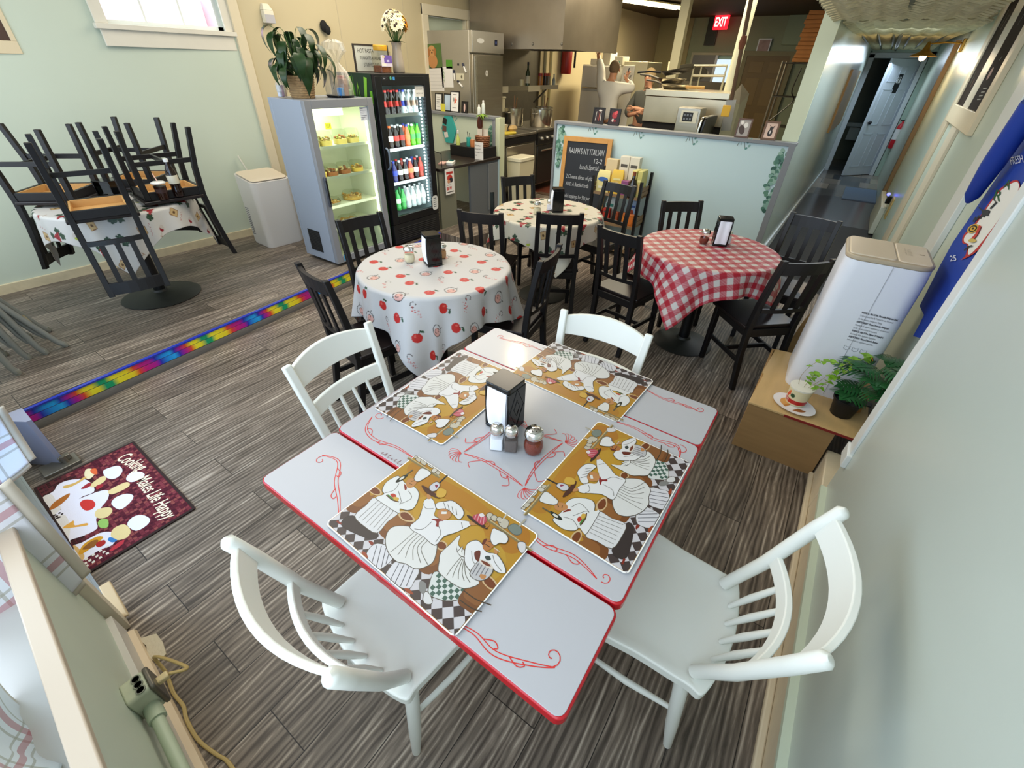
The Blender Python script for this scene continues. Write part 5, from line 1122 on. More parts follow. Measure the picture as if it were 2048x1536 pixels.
# brown paper bag crumpled behind the pot
c = PZ(1790, 775, zp+0.02); g = G(); r3 = random.Random(4)
out = [(0.10*math.cos(k*0.7)*(0.8+0.4*r3.random()), 0.09*math.sin(k*0.7)*(0.8+0.4*r3.random())) for k in range(9)]
vs = [(x, y, 0) for x, y in out]+[(x*0.9, y*0.85, 0.07+0.05*r3.random()) for x, y in out]+[(x*0.5, y*0.5, 0.09+0.03*r3.random()) for x, y in out]+[(0, 0, 0.085)]
fs = [tuple(range(8, -1, -1))]+[(k*9+i, k*9+(i+1) % 9, k*9+9+(i+1) % 9, k*9+9+i) for k in (0, 1) for i in range(9)]+[(18+i, 18+(i+1) % 9, 27) for i in range(9)]
g.add(vs, fs); o = g.build('paper_bag', mat('brown_paper', '#a8763f', 0.7, var=0.15, vscale=20), smooth=0, loc=(0.475, 2.56, zp)); o.scale = (0.45, 0.7, 0.9); tag(o, 'crumpled brown paper bag on the plywood box behind the black pot', 'bag')

# blue printed flag hanging at the right, seen edge on
FX = 0.545; BLUE = print_mat('blue_flag_cloth', 0.55, 0.3)
t = thing('flag', 'royal blue printed flag hanging on the right wall behind the air conditioner', 'flag', (FX, 2.3, 0.85))
def fl(px, py, off=0.0):
    p = PX(px, py, FX); return Vector((-off, p.y-2.3, p.z-0.85))
LE_ = [(2062, 255), (1990, 360), (1946, 425), (1904, 487), (1881, 529), (1839, 612), (1848, 630), (1839, 648), (1826, 672)]
RE_ = [(2100, 300), (2060, 372), (2030, 420), (1995, 480), (1960, 536), (1905, 620), (1890, 645), (1880, 660), (1868, 684)]
g = G(); g.cur = lin('#1d3f9e')
g.grid(lambda u, v: fl(*[(LE_[int(v*8)][k]*(1-u)+RE_[int(v*8)][k]*u) for k in (0, 1)]), 10, 8); g.build('cloth', BLUE, t, smooth=80)
def on_flag(art, name, off):
    gg = G()
    for pts, col in art.items:
        off += 0.0002
        for p in (pts if pts and isinstance(pts[0][0], (tuple, list)) else [pts]): gg.add([fl(x, y, off) for x, y in p], [tuple(range(len(p)))], 0, col)
    return gg.build(name, BLUE, t, smooth=0)
a = Art(); W3 = '#e6e6e0'
a.poly(smooth_path([(2036, 360), (2004, 377), (1978, 410), (1950, 450), (1930, 470), (1927, 486), (1936, 490), (1934, 510), (1925, 520), (1960, 500), (2000, 445), (2040, 385)], 4), '#b5322f'); a.poly(smooth_path([(2036, 364), (2006, 380), (1980, 412), (1953, 452), (1933, 472), (1931, 484), (1940, 490), (1940, 510), (1962, 490), (2000, 440), (2038, 384)], 4), W3); on_flag(a, 'round_badge', 0.004)
a = Art(); a.text('R', 1988, 398, 30, '#2c5a34', rot=-0.35, sx=0.9, bold=0.4); a.text('A', 2010, 376, 28, '#2c5a34', rot=-0.35, sx=0.7); a.items = [([[(x, 2*(398 if k == 0 else 376)-y) for x, y in p] for p in pts], c) for k, (pts, c) in enumerate(a.items)]
for k in range(5): a.line([(1950+k*7, 444-k*3), (1956+k*7, 434-k*3)], 3, '#22252c')
a.rect(1968, 420, 1982, 432, '#33363a'); a.line([(1962, 415), (1972, 425)], 2, '#33363a'); a.line([(1985, 418), (1998, 405), (1992, 400)], 3, '#33363a')
for k in range(4): a.ell(1951, 458, 13-k*3.4, 8-k*2, '#d0a53a' if k % 2 == 0 else '#2c2a22', n=16, rot=-0.5)
a.line([(1945, 484), (1958, 470), (1966, 452)], 5, '#c23b36'); a.ell(1950, 482, 8, 4, '#c9b060', n=12); a.line([(1934, 502), (1942, 494), (1950, 492)], 3, '#2c2a28'); on_flag(a, 'badge_drawing', 0.006)
a = Art(); a.text('FRESH', 2024, 330, 22, '#e8e8ec', rot=0.2, sx=0.45); a.text('25', 1902, 523, 16, '#dfe3ee', rot=0.1, sx=0.9); a.items = [([[(x, 2*(330 if k == 0 else 523)-y) for x, y in p] for p in pts], c) for k, (pts, c) in enumerate(a.items)]; on_flag(a, 'white_lettering', 0.004)
q0, q1, q2 = PX(1936, 404, 0.50), PX(1985, 330, 0.49), PX(2070, 205, 0.49)
tag(G().tube([tuple(q0), tuple(q0*0.8+q1*0.2), tuple(q1), tuple(q2)], [0.010, 0.028, 0.038, 0.040], 12).build('folded_umbrella', mat('royal_blue_nylon', '#1b3a94', 0.5), smooth=60), 'rolled royal blue cloth hanging against the flag', 'cloth')

# blackboard picture in a cream frame on the right wall
t = thing('framed_chalkboard', 'dark chalkboard in a cream frame high on the right wall', 'picture', (RX2-0.012, 4.95, 1.45))
g = G(); fw, fh, q = 1.45, 0.95, 0.12
g.span((-0.02, -fw/2, 0), (0.012, -fw/2+q, fh)).span((-0.02, fw/2-q, 0), (0.012, fw/2, fh)).span((-0.02, -fw/2+q, 0), (0.012, fw/2-q, q)).span((-0.02, -fw/2+q, fh-q), (0.012, fw/2-q, fh)); g.build('frame', mat('cream_picture_frame', '#d8c8a8', 0.4), t, bevel=0.004)
g = G(); g.span((-0.008, -fw/2+q, q), (0.010, fw/2-q, fh-q)); bo = g.build('slate', mat('dark_slate_board', '#2b221c', 0.85, spec=0.15, var=0.3, vscale=6), t)
a = Art()
for k in range(26): x, y = r2.uniform(-0.5, 0.5), r2.uniform(0.2, 0.75); a.line([(x, y), (x+r2.uniform(-.06, .06), y+r2.uniform(0.02, 0.10))], 0.006, r2.choice(['#7d7f78', '#5a6a4a', '#8a5a3a', '#6d7a78', '#99928a']))
a.ell(0.25, 0.32, 0.05, 0.035, '#7d4a46'); 
for k in range(4): a.line([(0.30, 0.18+k*0.02), (0.44, 0.185+k*0.02)], 0.006, '#8f8b80')
a.build('chalk_print', frameM((-0.0085, 0, 0), (0, -1, 0), (0, 0, 1)), bo)
# wall sconce with a brass shade in the hall
LP = Vector((0.26, 7.7, 1.985)); t = thing('wall_lamp', 'brass wall lamp with a lit bulb in the hall', 'lamp', (RX2, 7.75, 2.02))
BR = mat('aged_brass', '#a9813a', 0.3, 0.85)
g = G(); g.span((-0.03, -0.05, -0.05), (0.0, 0.05, 0.07)); g.build('back_plate', BR, t, bevel=0.006)
g = G(); g.tube([(-0.02, 0, 0.03), (-0.16, -0.02, 0.035), (-0.31, -0.05, 0.02)], 0.008, 8); g.build('arm', BR, t)
g = G(); g.lathe([(0.012, 0.06), (0.022, 0.03), (0.035, -0.01), (0.06, -0.035), (0.125, -0.065), (0.128, -0.070), (0.06, -0.04), (0.01, -0.01)], c=(-0.315, -0.05, -0.02), n=32); g.build('lamp_shade', BR, t, smooth=60)
g = G(); g.ball((-0.315, -0.05, -0.095), 0.034, 14, sc=(1, 1, 1.2)); g.build('bulb', mat('lit_bulb', '#ffdca0', 0.4, emit=14, ehex='#ffd59a'), t, smooth=80)
point('wall_lamp_light', (0.255, 7.70, 1.86), 9, (1.0, 0.72, 0.38), 0.05)
# picture seen edge on, on the hall's left wall; extinguisher; washroom door; little blue light
g = G(); g.prism([(-0.420, 8.6), (-0.392, 8.6), (-0.372, 10.7), (-0.400, 10.7)], 1.05, 1.80); tag(g.build('hall_picture', mat('gold_frame_edge', '#8d6f3c', 0.4)), 'gold edged picture on the left wall of the hall, seen from its edge', 'picture')
t = thing('washroom_door', 'white six panel door ajar at the end of the hall', 'door', (0.42, EY+0.06, UP+0.01), ang(52))
DM = mat('white_panel_door', '#cfd9e6', 0.35)
g = G(); g.span((-0.72, -0.02, 0), (0, 0.02, 1.86)); g.build('panel', DM, t, bevel=0.002)
for cx in (-0.53, -0.19):
    for z0, z1 in ((0.15, 0.72), (0.86, 1.42), (1.52, 1.76)):
        g = G(); w = 0.115
        g.span((cx-w, -0.026, z0), (cx+w, -0.02, z0+0.015)).span((cx-w, -0.026, z1-0.015), (cx+w, -0.02, z1)).span((cx-w, -0.026, z0), (cx-w+0.015, -0.02, z1)).span((cx+w-0.015, -0.026, z0), (cx+w, -0.02, z1)); g.build('panel_moulding', DM, t)
g = G(); g.ball((-0.66, -0.06, 0.90), 0.03, 10).tube([(-0.66, -0.02, 0.9), (-0.66, -0.06, 0.9)], 0.012, 8); g.build('knob', mat('dark_knob', '#2a2c30', 0.3, 0.6), t)
a = Art(); a.rect(-0.435, 1.36, -0.30, 1.64, '#15181c'); a.rect(-0.42, 1.49, -0.315, 1.62, '#20242a')
for cx in (-0.395, -0.34): a.ell(cx, 1.59, 0.012, 0.014, '#dfe3e6'); a.poly([(cx-0.020, 1.51), (cx+0.020, 1.51), (cx+0.010, 1.572), (cx-0.010, 1.572)], '#dfe3e6')
a.rect(-0.368, 1.50, -0.364, 1.61, '#dfe3e6'); a.build('washroom_sign', frameM((0, -0.0205, 0), (1, 0, 0), (0, 0, 1)), t)
t = thing('fire_extinguisher', 'red and white fire extinguisher hanging beside the far white door', 'fire extinguisher', (0.56, EY-0.09, 0.62))
g = G(); g.lathe([(0.055, 0), (0.06, 0.01), (0.06, 0.15)], n=20); g.build('tank', mat('extinguisher_red', '#c3202c', 0.3), t, smooth=40)
g = G(); g.lathe([(0.0605, 0.15), (0.0605, 0.32)], n=20); g.build('white_label', mat('white_label_band', '#e2e6e8', 0.4), t)
g = G(); g.lathe([(0.06, 0.32), (0.05, 0.38), (0.02, 0.42), (0.02, 0.45)], n=20); g.build('shoulder', mat('extinguisher_red'), t, smooth=40)
g = G(); g.span((-0.05, -0.012, 0.45), (0.03, 0.012, 0.47)).tube([(0.02, 0, 0.44), (0.07, -0.02, 0.42), (0.07, -0.02, 0.30)], 0.008, 6); g.build('handle', mat('black_rubber_hose', '#1b1b1d', 0.5), t)
t = thing('night_light', 'tiny blue lit plug light low on the right hall wall', 'night light', (RX2-0.03, 7.15, 0.55))
g = G(); g.span((-0.02, -0.03, -0.05), (0.03, 0.03, 0.03)); g.build('body', BG_, t, bevel=0.004)
g = G(); g.ball((-0.02, 0, 0.05), 0.018, 10); g.build('lens', mat('blue_led', '#3a3cff', 0.3, emit=6, ehex='#4a4cff'), t)
tag(G().span((RX2-0.012, 6.75, 0.40), (RX2, 6.95, 0.62)).build('outlet_plate', mat('tan_outlet_plate', '#b89a5c', 0.45), bevel=0.004), 'tan cover plate low on the right hall wall beside the blue light', 'outlet')
# ================================================================== the two glass door fridges and what is in and on them
GREY = mat('grey_blue_metal', '#9aa3b2', 0.38, spec=0.5); GREYD = mat('grey_door_frame', '#8b8d92', 0.4); INN = mat('fridge_interior', '#dfe3d2', 0.5); BLKM = mat('black_metal', '#131417', 0.32)
FRX = -3.68
def fridge(name, label, cat, y0, w, z1, depth, shellm, doorm, inner, t_frame, gz0, gz1, group=None):
    """root at the front left foot; x runs out of the cabinet, y along the front"""
    t = thing(name, label, cat, (FRX, y0, UP)); H = z1-UP
    g = G(); q = 0.035
    g.span((-depth, 0, 0.03), (-depth+q, w, H)).span((-depth+q, 0, 0.03), (-0.045, q, H)).span((-depth+q, w-q, 0.03), (-0.045, w, H)).span((-depth+q, q, H-0.05), (-0.045, w-q, H)).span((-depth+q, q, 0.03), (-0.045, w-q, gz0-0.06))
    g.build('cabinet', shellm, t, bevel=0.003)
    g = G(); r = 0.004
    g.add([(-depth+q+r, q+r, gz0-0.055), (-depth+q+r, w-q-r, gz0-0.055), (-depth+q+r, w-q-r, H-0.055), (-depth+q+r, q+r, H-0.055), (-0.05, q+r, gz0-0.055), (-0.05, w-q-r, gz0-0.055), (-0.05, w-q-r, H-0.055), (-0.05, q+r, H-0.055)],
          [(0, 1, 2, 3), (0, 3, 7, 4), (1, 5, 6, 2), (3, 2, 6, 7), (0, 4, 5, 1)]); g.build('liner', inner, t, smooth=0)
    g = G(); f = t_frame
    g.span((-0.042, 0, gz0-f), (0, f, gz1+f)).span((-0.042, w-f, gz0-f), (0, w, gz1+f)).span((-0.042, f, gz1), (0, w-f, gz1+f)).span((-0.042, f, gz0-f), (0, w-f, gz0)); d = g.build('door', doorm, t, bevel=0.004)
    g = G(); g.span((-0.024, f, gz0), (-0.020, w-f, gz1)); g.build('door_glass', glass('fridge_glass', '#eef4f0', 0.04), d)
    for sx in (-depth+0.06, -0.08):
        for sy in (0.05, w-0.05): gg = G(); gg.lathe([(0.014, 0), (0.014, 0.03)], c=(sx, sy, 0), n=10); gg.build('foot', BLKM, t)
    return t, d, H
# ---- grey cake fridge
gy0, gw, gd = 2.405, 0.69, 0.50
gf, gdoor, gH = fridge('display_fridge', 'grey blue glass door fridge lit inside, holding salads and pies', 'fridge', gy0, gw, 1.475, gd, GREY, GREYD, INN, 0.062, 0.09, 1.295)
g = G(); g.span((0, 0.028, 0.55), (0.022, 0.054, 0.80)); h = g.build('handle', mat('dark_grey_handle', '#4a4d55', 0.4), gdoor, bevel=0.008, seg=3)
g = G(); g.span((0.0215, 0.034, 0.58), (0.0235, 0.047, 0.77)); g.build('grip_recess', mat('black_recess', '#0d0e10', 0.5), h)
g = G(); g.span((-0.38, -0.004, 0.10), (-0.20, 0.0005, 0.30)); v = g.build('side_vent', mat('black_vent', '#191a1c', 0.6), gf)
g = G()
for k in range(12): g.span((-0.375, -0.006, 0.108+k*0.0155), (-0.205, -0.0035, 0.112+k*0.0155))
g.build('vent_slats', mat('vent_slat', '#2b2c2f', 0.5), v)
LED = mat('warm_white_led', '#fff7d8', 0.5, emit=5.0, ehex='#fdf6cf'); LEDB = mat('blue_white_led', '#e8f0ff', 0.5, emit=9.0, ehex='#dfe9ff')
for yy in (0.066, gw-0.066):
    g = G(); g.span((-0.055, yy-0.010, 0.14), (-0.045, yy+0.010, 1.27)); g.build('led_strip', LED, gf)
g = G(); g.span((-0.14, 0.13, 1.235), (-0.06, 0.40, 1.295)); g.build('lamp_box', mat('lamp_box_glow', '#fdfbe0', 0.5, emit=1.6, ehex='#fbf8d8'), gf, bevel=0.006)
l = area('grey_fridge_light', (FRX-0.20, gy0+gw/2, 1.385), (FRX-0.22, gy0+gw/2, 0.3), 0.25, 0.5, 2.4, (1.0, 0.97, 0.80))
l = area('grey_fridge_door_light', (FRX-0.07, gy0+gw/2, 0.85), (FRX-0.6, gy0+gw/2, 0.80), 0.5, 0.9, 1.3, (1.0, 0.97, 0.80))
SHZ = [1.003, 0.763, 0.518, 0.318]
for z in SHZ:
    g = G(); g.span((-gd+0.06, 0.05, z-0.006), (-0.07, gw-0.05, z)).span((-0.072, 0.05, z-0.012), (-0.066, gw-0.05, z+0.012)); g.build('shelf', mat('pale_wire_shelf', '#e2e6d4', 0.4), gf)
a = Art(); a.rect(0, 0, 0.082, 0.105, '#dfe2ea')
for k in range(7): a.rect(0.006, 0.09-k*0.013, 0.02+0.05*((k*5 % 3)+1)/3, 0.094-k*0.013, '#6a6e80')
a.build('price_notice', frameM((-0.018, 0.545, 1.185), (0, 1, 0), (0, 0, 1)), gdoor)
a = Art(); a.rect(0, 0, 0.065, 0.05, '#d8cf3c'); 
for k in range(3): a.rect(0.012+k*0.016, 0.01, 0.022+k*0.016, 0.04, '#9a9530')
a.build('yellow_sticker', frameM((-gd+0.045, 0.47, 1.09), (0, 1, 0), (0, 0, 1)), gf)
a = Art(); a.rect(0, 0, 0.06, 0.06, '#4aa3cf'); a.rect(0.008, 0.02, 0.052, 0.028, '#bfe0f0'); a.build('blue_sticker', frameM((0.0008, 0.075, 0.045), (0, 1, 0), (0, 0, 1)), gdoor)
CLR = glass('clear_clamshell', '#f6f8f2', 0.06)
def food_box(name, label, loc, cols, group, w=0.095, h=0.055, round_=False, foil=False):
    t = thing(name, label, 'food', loc, rnd.uniform(-.3, .3), group)
    g = G(); pr = rect(w, w, w*0.3, 4) if not round_ else [(w*0.62*math.cos(k*PI/12), w*0.62*math.sin(k*PI/12)) for k in range(24)]
    g.prism([(x*0.85, y*0.85) for x, y in pr], 0, 0.004); n = len(pr)
    vs = [(x*0.85, y*0.85, 0.004) for x, y in pr]+[(x, y, h*0.5) for x, y in pr]+[(x*0.8, y*0.8, h) for x, y in pr]
    gb = G(); gb.add(vs[:2*n], [(i, (i+1) % n, n+(i+1) % n, n+i) for i in range(n)]); gb.add([(x*0.85, y*0.85, 0.001) for x, y in pr], [tuple(range(n))]); gb.build('tray', mat('foil_tray', '#c9c9c4', 0.25, 0.9) if foil else CLR, t)
    gl = G(); gl.add(vs[n:], [(i, (i+1) % n, n+(i+1) % n, n+i) for i in range(n)]+[tuple(range(n, 2*n))]); gl.build('clear_lid', CLR, t)
    gf_ = G(); rr = random.Random(hash(label) % 999)
    for k in range(26 if not round_ else 30):
        x, y = rr.uniform(-.36, .36)*w*(1.3 if round_ else 1), rr.uniform(-.36, .36)*w*(1.3 if round_ else 1); s = rr.uniform(0.007, 0.014)
        gf_.ball((x, y, h*0.30+rr.uniform(0, h*0.28)), s, 7, m=k % len(cols), sc=(1.3, 0.9, 0.7))
    gf_.prism([(x*0.86, y*0.86) for x, y in pr], 0.004, h*0.36, m=0)
    gf_.build('food', [mat('food_'+c[1:], c, 0.6) for c in cols], t, smooth=60)
    return t
GF = lambda x, y, z: (FRX+x, gy0+y, UP+z)
SL = ['#cdb66a', '#8f7a3e', '#e6d8a6', '#a35f3c', '#93a052']; PS = ['#d8b24e', '#e6cf82', '#a56a35']; PI_ = ['#d6a95c', '#c79043', '#e2c88e']
for i, (y, lab) in enumerate(((0.11, 'salad box at the left end of the top shelf in the grey fridge'), (0.235, 'salad box second from the left on the top shelf of the grey fridge'), (0.40, 'salad box right of the gap on the top shelf of the grey fridge'), (0.53, 'salad box at the right end of the top shelf, below the yellow sticker'))):
    food_box('salad_box', lab, GF(-0.17, y, SHZ[0]+0.001), SL, 'salad boxes in the grey fridge', 0.122, 0.115)
for i, (y, lab) in enumerate(((0.11, 'pastry box at the left end of the second shelf in the grey fridge'), (0.235, 'dessert box with brown base, left of centre on the second shelf'), (0.375, 'dessert box with brown base, right of centre on the second shelf'), (0.52, 'pastry box with yellow top at the right end of the second shelf'))):
    food_box('pastry_box', lab, GF(-0.16, y, SHZ[1]+0.001), PS if i in (0, 3) else ['#9a5a2e', '#e0cf9a'], 'dessert boxes in the grey fridge', 0.120, 0.095)
food_box('pie', 'round pie in a foil dish at the left of the third fridge shelf', GF(-0.17, 0.17, SHZ[2]+0.001), PI_, 'pies in the grey fridge', 0.155, 0.06, True, True)
food_box('pie', 'round pie with domed lid at the right of the third fridge shelf', GF(-0.20, 0.44, SHZ[2]+0.001), PI_, 'pies in the grey fridge', 0.165, 0.075, True)
food_box('pie', 'pie on the lowest shelf of the grey fridge, mostly hidden by a chair', GF(-0.20, 0.34, SHZ[3]+0.001), PI_, 'pies in the grey fridge', 0.16, 0.06, True)
# ---- black drink fridge
by0, bw, bd = 3.15, 0.69, 0.55
bf, bdoor, bH = fridge('drink_fridge', 'tall black glass door fridge full of bottled drinks, grass print on its side', 'fridge', by0, bw, 1.65, bd, BLKM, BLKM, mat('grey_green_liner', '#8c9a9a', 0.5), 0.075, 0.30, 1.44)
g = G(); g.span((-0.04, 0.0, 0.02), (-0.004, bw, 0.22))
for k in range(7): g.span((-0.004, 0.06, 0.05+k*0.02), (0.001, bw-0.06, 0.058+k*0.02))
g.build('kick_grille', mat('black_grille', '#18191b', 0.45), bf, bevel=0.002)
g = G(); g.span((-0.042, 0.0, 1.5135), (0.0, bw, bH)); hd = g.build('header', BLKM, bf, bevel=0.004)
a = Art(); a.ell(0.115, 0.0, 0.034, 0.012, '#3b3e44'); a.ell(0.115, 0.0, 0.031, 0.0095, '#17181b'); a.text('frio', 0.10, -0.004, 0.014, '#c9ccd2'); a.ell(0.185, 0.002, 0.011, 0.014, '#5fae86'); a.rect(0.21, -0.012, 0.235, 0.012, '#3f8ed0')
a.build('header_marks', frameM((0.0008, 0, 1.495+0.0), (0, 1, 0), (0, 0, 1)), bdoor)
g = G(); g.tube(smooth_path([(0.004, 0.022, 0.76), (0.028, 0.030, 0.79), (0.030, 0.030, 0.85), (0.028, 0.030, 0.92), (0.004, 0.022, 0.95)], 5, closed=False), 0.012, 8, flat=0.7); g.build('handle', mat('grey_blue_handle', '#6f7f92', 0.35), bdoor, smooth=60)
g = G()
for k in range(34): g.ball((-0.055, bw-0.098, 0.36+k*0.0305), 0.0085, 8)
g.build('led_strip', LEDB, bf, smooth=80)
area('drink_fridge_light', (FRX-0.062, by0+bw/2, 0.98), (FRX-0.6, by0+bw/2, 0.95), 0.5, 1.1, 6.0, (0.88, 0.93, 1.0))
BS = [1.195, 0.905, 0.595, 0.325]
for z in BS[:3]:
    g = G(); g.span((-bd+0.06, 0.05, z-0.006), (-0.075, bw-0.05, z)).span((-0.078, 0.05, z-0.010), (-0.070, bw-0.05, z+0.018)); g.build('shelf', mat('grey_wire_shelf', '#b9bdbf', 0.35), bf)
a = Art(); a.rect(0, 0, 0.12, 0.09, '#e4e3de'); a.text('SODAS $2.50', 0.012, 0.058, 0.018, '#33343a', sx=0.85); a.text('WATER $1.50', 0.012, 0.022, 0.018, '#33343a', sx=0.85); a.build('price_sign', frameM((-0.017, 0.495, 1.345), (0, 1, 0), (0, 0, 1)), bdoor)
a = Art(); a.poly(rect(0.09, 0.15, 0.03, 3, 0.045, 0.075), '#dadbd8'); 
for k, s in enumerate(('GLASS', 'is', 'THICK', 'to pull', 'softly')): a.rect(0.022, 0.118-k*0.022, 0.066, 0.126-k*0.022, '#55585c')
a.build('tag_sticker', frameM((0.0008, bw-0.098, 0.265), (0, 1, 0), (0, 0, 1)), bdoor)
# grass print on the side that faces the room, with big pale letters
a = Art(0.0003); a.rect(-bd, 0.03, -0.045, bH, '#12351f'); r4 = random.Random(8)
for k in range(30):
    x = -bd+0.02+r4.random()*(bd-0.08); w = r4.uniform(0.018, 0.034); z0 = r4.uniform(0.0, 1.1); ln = r4.uniform(0.25, 0.6); lean = r4.uniform(-0.06, 0.10)
    pts = [(max(-bd, min(-0.046, px)), max(0.031, min(bH-0.001, pz))) for px, pz in ((x-w/2, z0), (x+w/2, z0), (x+w*0.35+lean*0.6, z0+ln*0.6), (x+lean, z0+ln), (x-w*0.5+lean*0.5, z0+ln*0.6))]
    a.poly(pts, r4.choice(['#4f9c22', '#6fb52c', '#86c33a', '#2f7a24']))
for i in range(6): a.line([(-0.13+i*0.012, 0.1+i*0.24), (-0.10+i*0.006, 0.3+i*0.22)], 0.030, '#74bd2e')
def zig(pts, w, c): a.line(pts, w, c)
zig([(-0.52, 1.50), (-0.44, 1.18)], 0.045, '#8fd03c'); zig([(-0.44, 1.50), (-0.50, 1.36), (-0.42, 1.30), (-0.48, 1.16)], 0.040, '#8fd03c')
zig([(-0.34, 1.50), (-0.29, 1.18), (-0.24, 1.45), (-0.18, 1.18), (-0.12, 1.50)], 0.042, '#8fd03c')
a.build('grass_print', frameM((0, -0.001, 0), (1, 0, 0), (0, 0, 1)), bf, print_mat('vinyl_print', 0.35))
# bottles
CAPC = {k: mat('cap_'+k, v, 0.4) for k, v in dict(red='#c4302c', white='#e3e5e6', blue='#3040a0', orange='#d8632c', green='#2c8a4a', purple='#5a3f9a').items()}
LBp = {k: mat('bottle_label_'+k, v, 0.45) for k, v in dict(red='#b8322c', white='#d5d2c8', blue='#2c3f98', tan='#b99a86', green='#4a9a52', orange='#d87844').items()}
LQ = {'cola': COLA, 'clear': CLEARB, 'lime': mat('lime_drink', '#63c42c', 0.1, spec=0.7), 'orange': mat('orange_drink', '#d9683a', 0.1, spec=0.7), 'blue': mat('blue_bottle', '#20245e', 0.1, spec=0.7), 'red': mat('red_drink', '#a5402f', 0.1, spec=0.7), 'green': mat('green_bottle', '#2f8a3c', 0.1, spec=0.7)}
protos = {}
def bottle_at(kind, y, x, z, label, h=0.205):
    liq, cap, lab = kind; key = (kind, h); loc = (FRX+x, by0+y, UP+z)
    if key not in protos: protos[key] = pop_bottle('drink_bottle', label, loc, LQ[liq], CAPC[cap], LBp[lab], h=h, r=0.031, group='bottles in the black drink fridge')
    else: clone(protos[key], loc, rnd.uniform(0, 6), label, 'bottles in the black drink fridge')
R1 = [('cola', 'white', 'tan'), ('cola', 'red', 'red'), ('cola', 'red', 'red'), ('cola', 'red', 'red'), ('clear', 'blue', 'blue'), ('clear', 'white', 'tan'), ('clear', 'white', 'tan')]
R2 = [('cola', 'orange', 'tan'), ('cola', 'orange', 'white'), ('cola', 'white', 'red'), ('cola', 'white', 'red'), ('orange', 'blue', 'orange'), ('lime', 'white', 'green'), ('lime', 'green', 'green')]
R3 = [('blue', 'white', 'blue'), ('blue', 'blue', 'blue'), ('cola', 'white', 'white'), ('cola', 'white', 'white'), ('red', 'white', 'orange'), ('cola', 'red', 'white'), ('red', 'red', 'red')]
R4 = [('green', 'green', 'green'), ('green', 'green', 'white'), ('green', 'green', 'green'), ('clear', 'white', 'white'), ('clear', 'white', 'white'), ('clear', 'white', 'white'), ('clear', 'white', 'white')]
ORD = ['first', 'second', 'third', 'fourth', 'fifth', 'sixth', 'seventh']; SHN = ['top shelf', 'second shelf', 'third shelf', 'bottom shelf']
LQN = dict(cola='dark cola', clear='clear water', lime='lime green soda', orange='orange soda', blue='deep blue', red='reddish', green='green')
for si, R_ in enumerate((R1, R2, R3, R4)):
    for i, k in enumerate(R_):
        y = 0.118+i*0.0755
        bottle_at(k, y, -0.112, BS[si]+0.001, '%s bottle, %s cap, %s from left, front row, %s of drink fridge' % (LQN[k[0]], k[1], ORD[i], SHN[si]))
        k2 = R_[i] if si != 2 else R_[(i+3) % 7]
        bottle_at(k2, y+0.030, -0.19, BS[si]+0.001, '%s bottle, %s cap, %s from left, second row, %s of drink fridge' % (LQN[k2[0]], k2[1], ORD[i], SHN[si]))
bottle_at(('lime', 'green', 'green'), 0.10, -0.30, BS[0]-0.0+0.001, 'lime green bottle behind the others at the left of the top drink fridge shelf')
# ---- on top of the fridges
ZT = 1.475
WICK = mat('basket_weave', '#a98a62', 0.6, var=0.4, vscale=45)
def basket(name, prof_r0, prof_r1, h, mt, parent, n=28, rows=9):
    g = G(); m = 4
    for k in range(rows):
        z = h*(k+0.5)/rows; r = prof_r0+(prof_r1-prof_r0)*z/h
        g.tube([((r+0.0045*math.cos(j*PI+k*PI))*math.cos(2*PI*j/n), (r+0.0045*math.cos(j*PI+k*PI))*math.sin(2*PI*j/n), z) for j in range(n+1)], h/rows*0.52, 5, cap=False)
    g.lathe([(0.001, 0.002), (prof_r0*0.95, 0.002), (prof_r1*0.95, h*0.95)], n=20)
    return g.build(name, mt, parent, smooth=60)
t = thing('peace_lily', 'drooping dark green plant in a wicker basket on the grey fridge', 'plant', (-3.93, 2.58, ZT))
basket('basket', 0.082, 0.105, 0.155, WICK, t)
g = G(); g.lathe([(0.09, 0.135), (0.05, 0.142), (0.001, 0.14)], n=20); g.build('soil', mat('dark_soil'), t)
LEAFG = mat('deep_green_leaf', '#223c1c', 0.35, spec=0.5, var=0.35, vscale=12); r5 = random.Random(12); st = G()
for k in range(64):
    yaw = k*2.4+r5.uniform(-.3, .3); reach = r5.uniform(0.06, 0.27); top = r5.uniform(0.20, 0.38) if k < 54 else r5.uniform(0.38, 0.47)
    if math.cos(yaw) < -0.2: reach *= 0.6
    dx, dy = math.cos(yaw), math.sin(yaw)
    p0 = (dx*0.02, dy*0.02, 0.13); p1 = (dx*reach*0.45, dy*reach*0.45, top*0.85); p2 = (dx*reach*0.85, dy*reach*0.85, top)
    pp = smooth_path([p0, p1, p2], 5, closed=False); st.tube(pp, 0.0022, 5)
    L = r5.uniform(0.13, 0.22); W_ = L*r5.uniform(0.20, 0.27); n = 9; vs = []; fs = []
    for i in range(n+1):
        u = i/n; w = W_*math.sin(PI*min(1, u**0.8))*(1-0.3*u)+0.001; dr = L*u; an = 0.3+1.6*u
        x = dr*math.cos(an*0.75); z = -dr*math.sin(an*0.75)*0.9
        c = Vector((p2[0]+dx*x, p2[1]+dy*x, p2[2]+z)); sd_ = Vector((-dy, dx, 0))
        vs += [c-sd_*w+Vector((0, 0, w*0.35)), c, c+sd_*w+Vector((0, 0, w*0.35))]
    for i in range(n): fs += [(3*i, 3*i+3, 3*i+4, 3*i+1), (3*i+1, 3*i+4, 3*i+5, 3*i+2)]
    g = G(); g.add(vs, fs); g.build('leaf', LEAFG, t, smooth=80)
st.build('stalks', mat('green_stalk', '#4a6a34', 0.5), t)
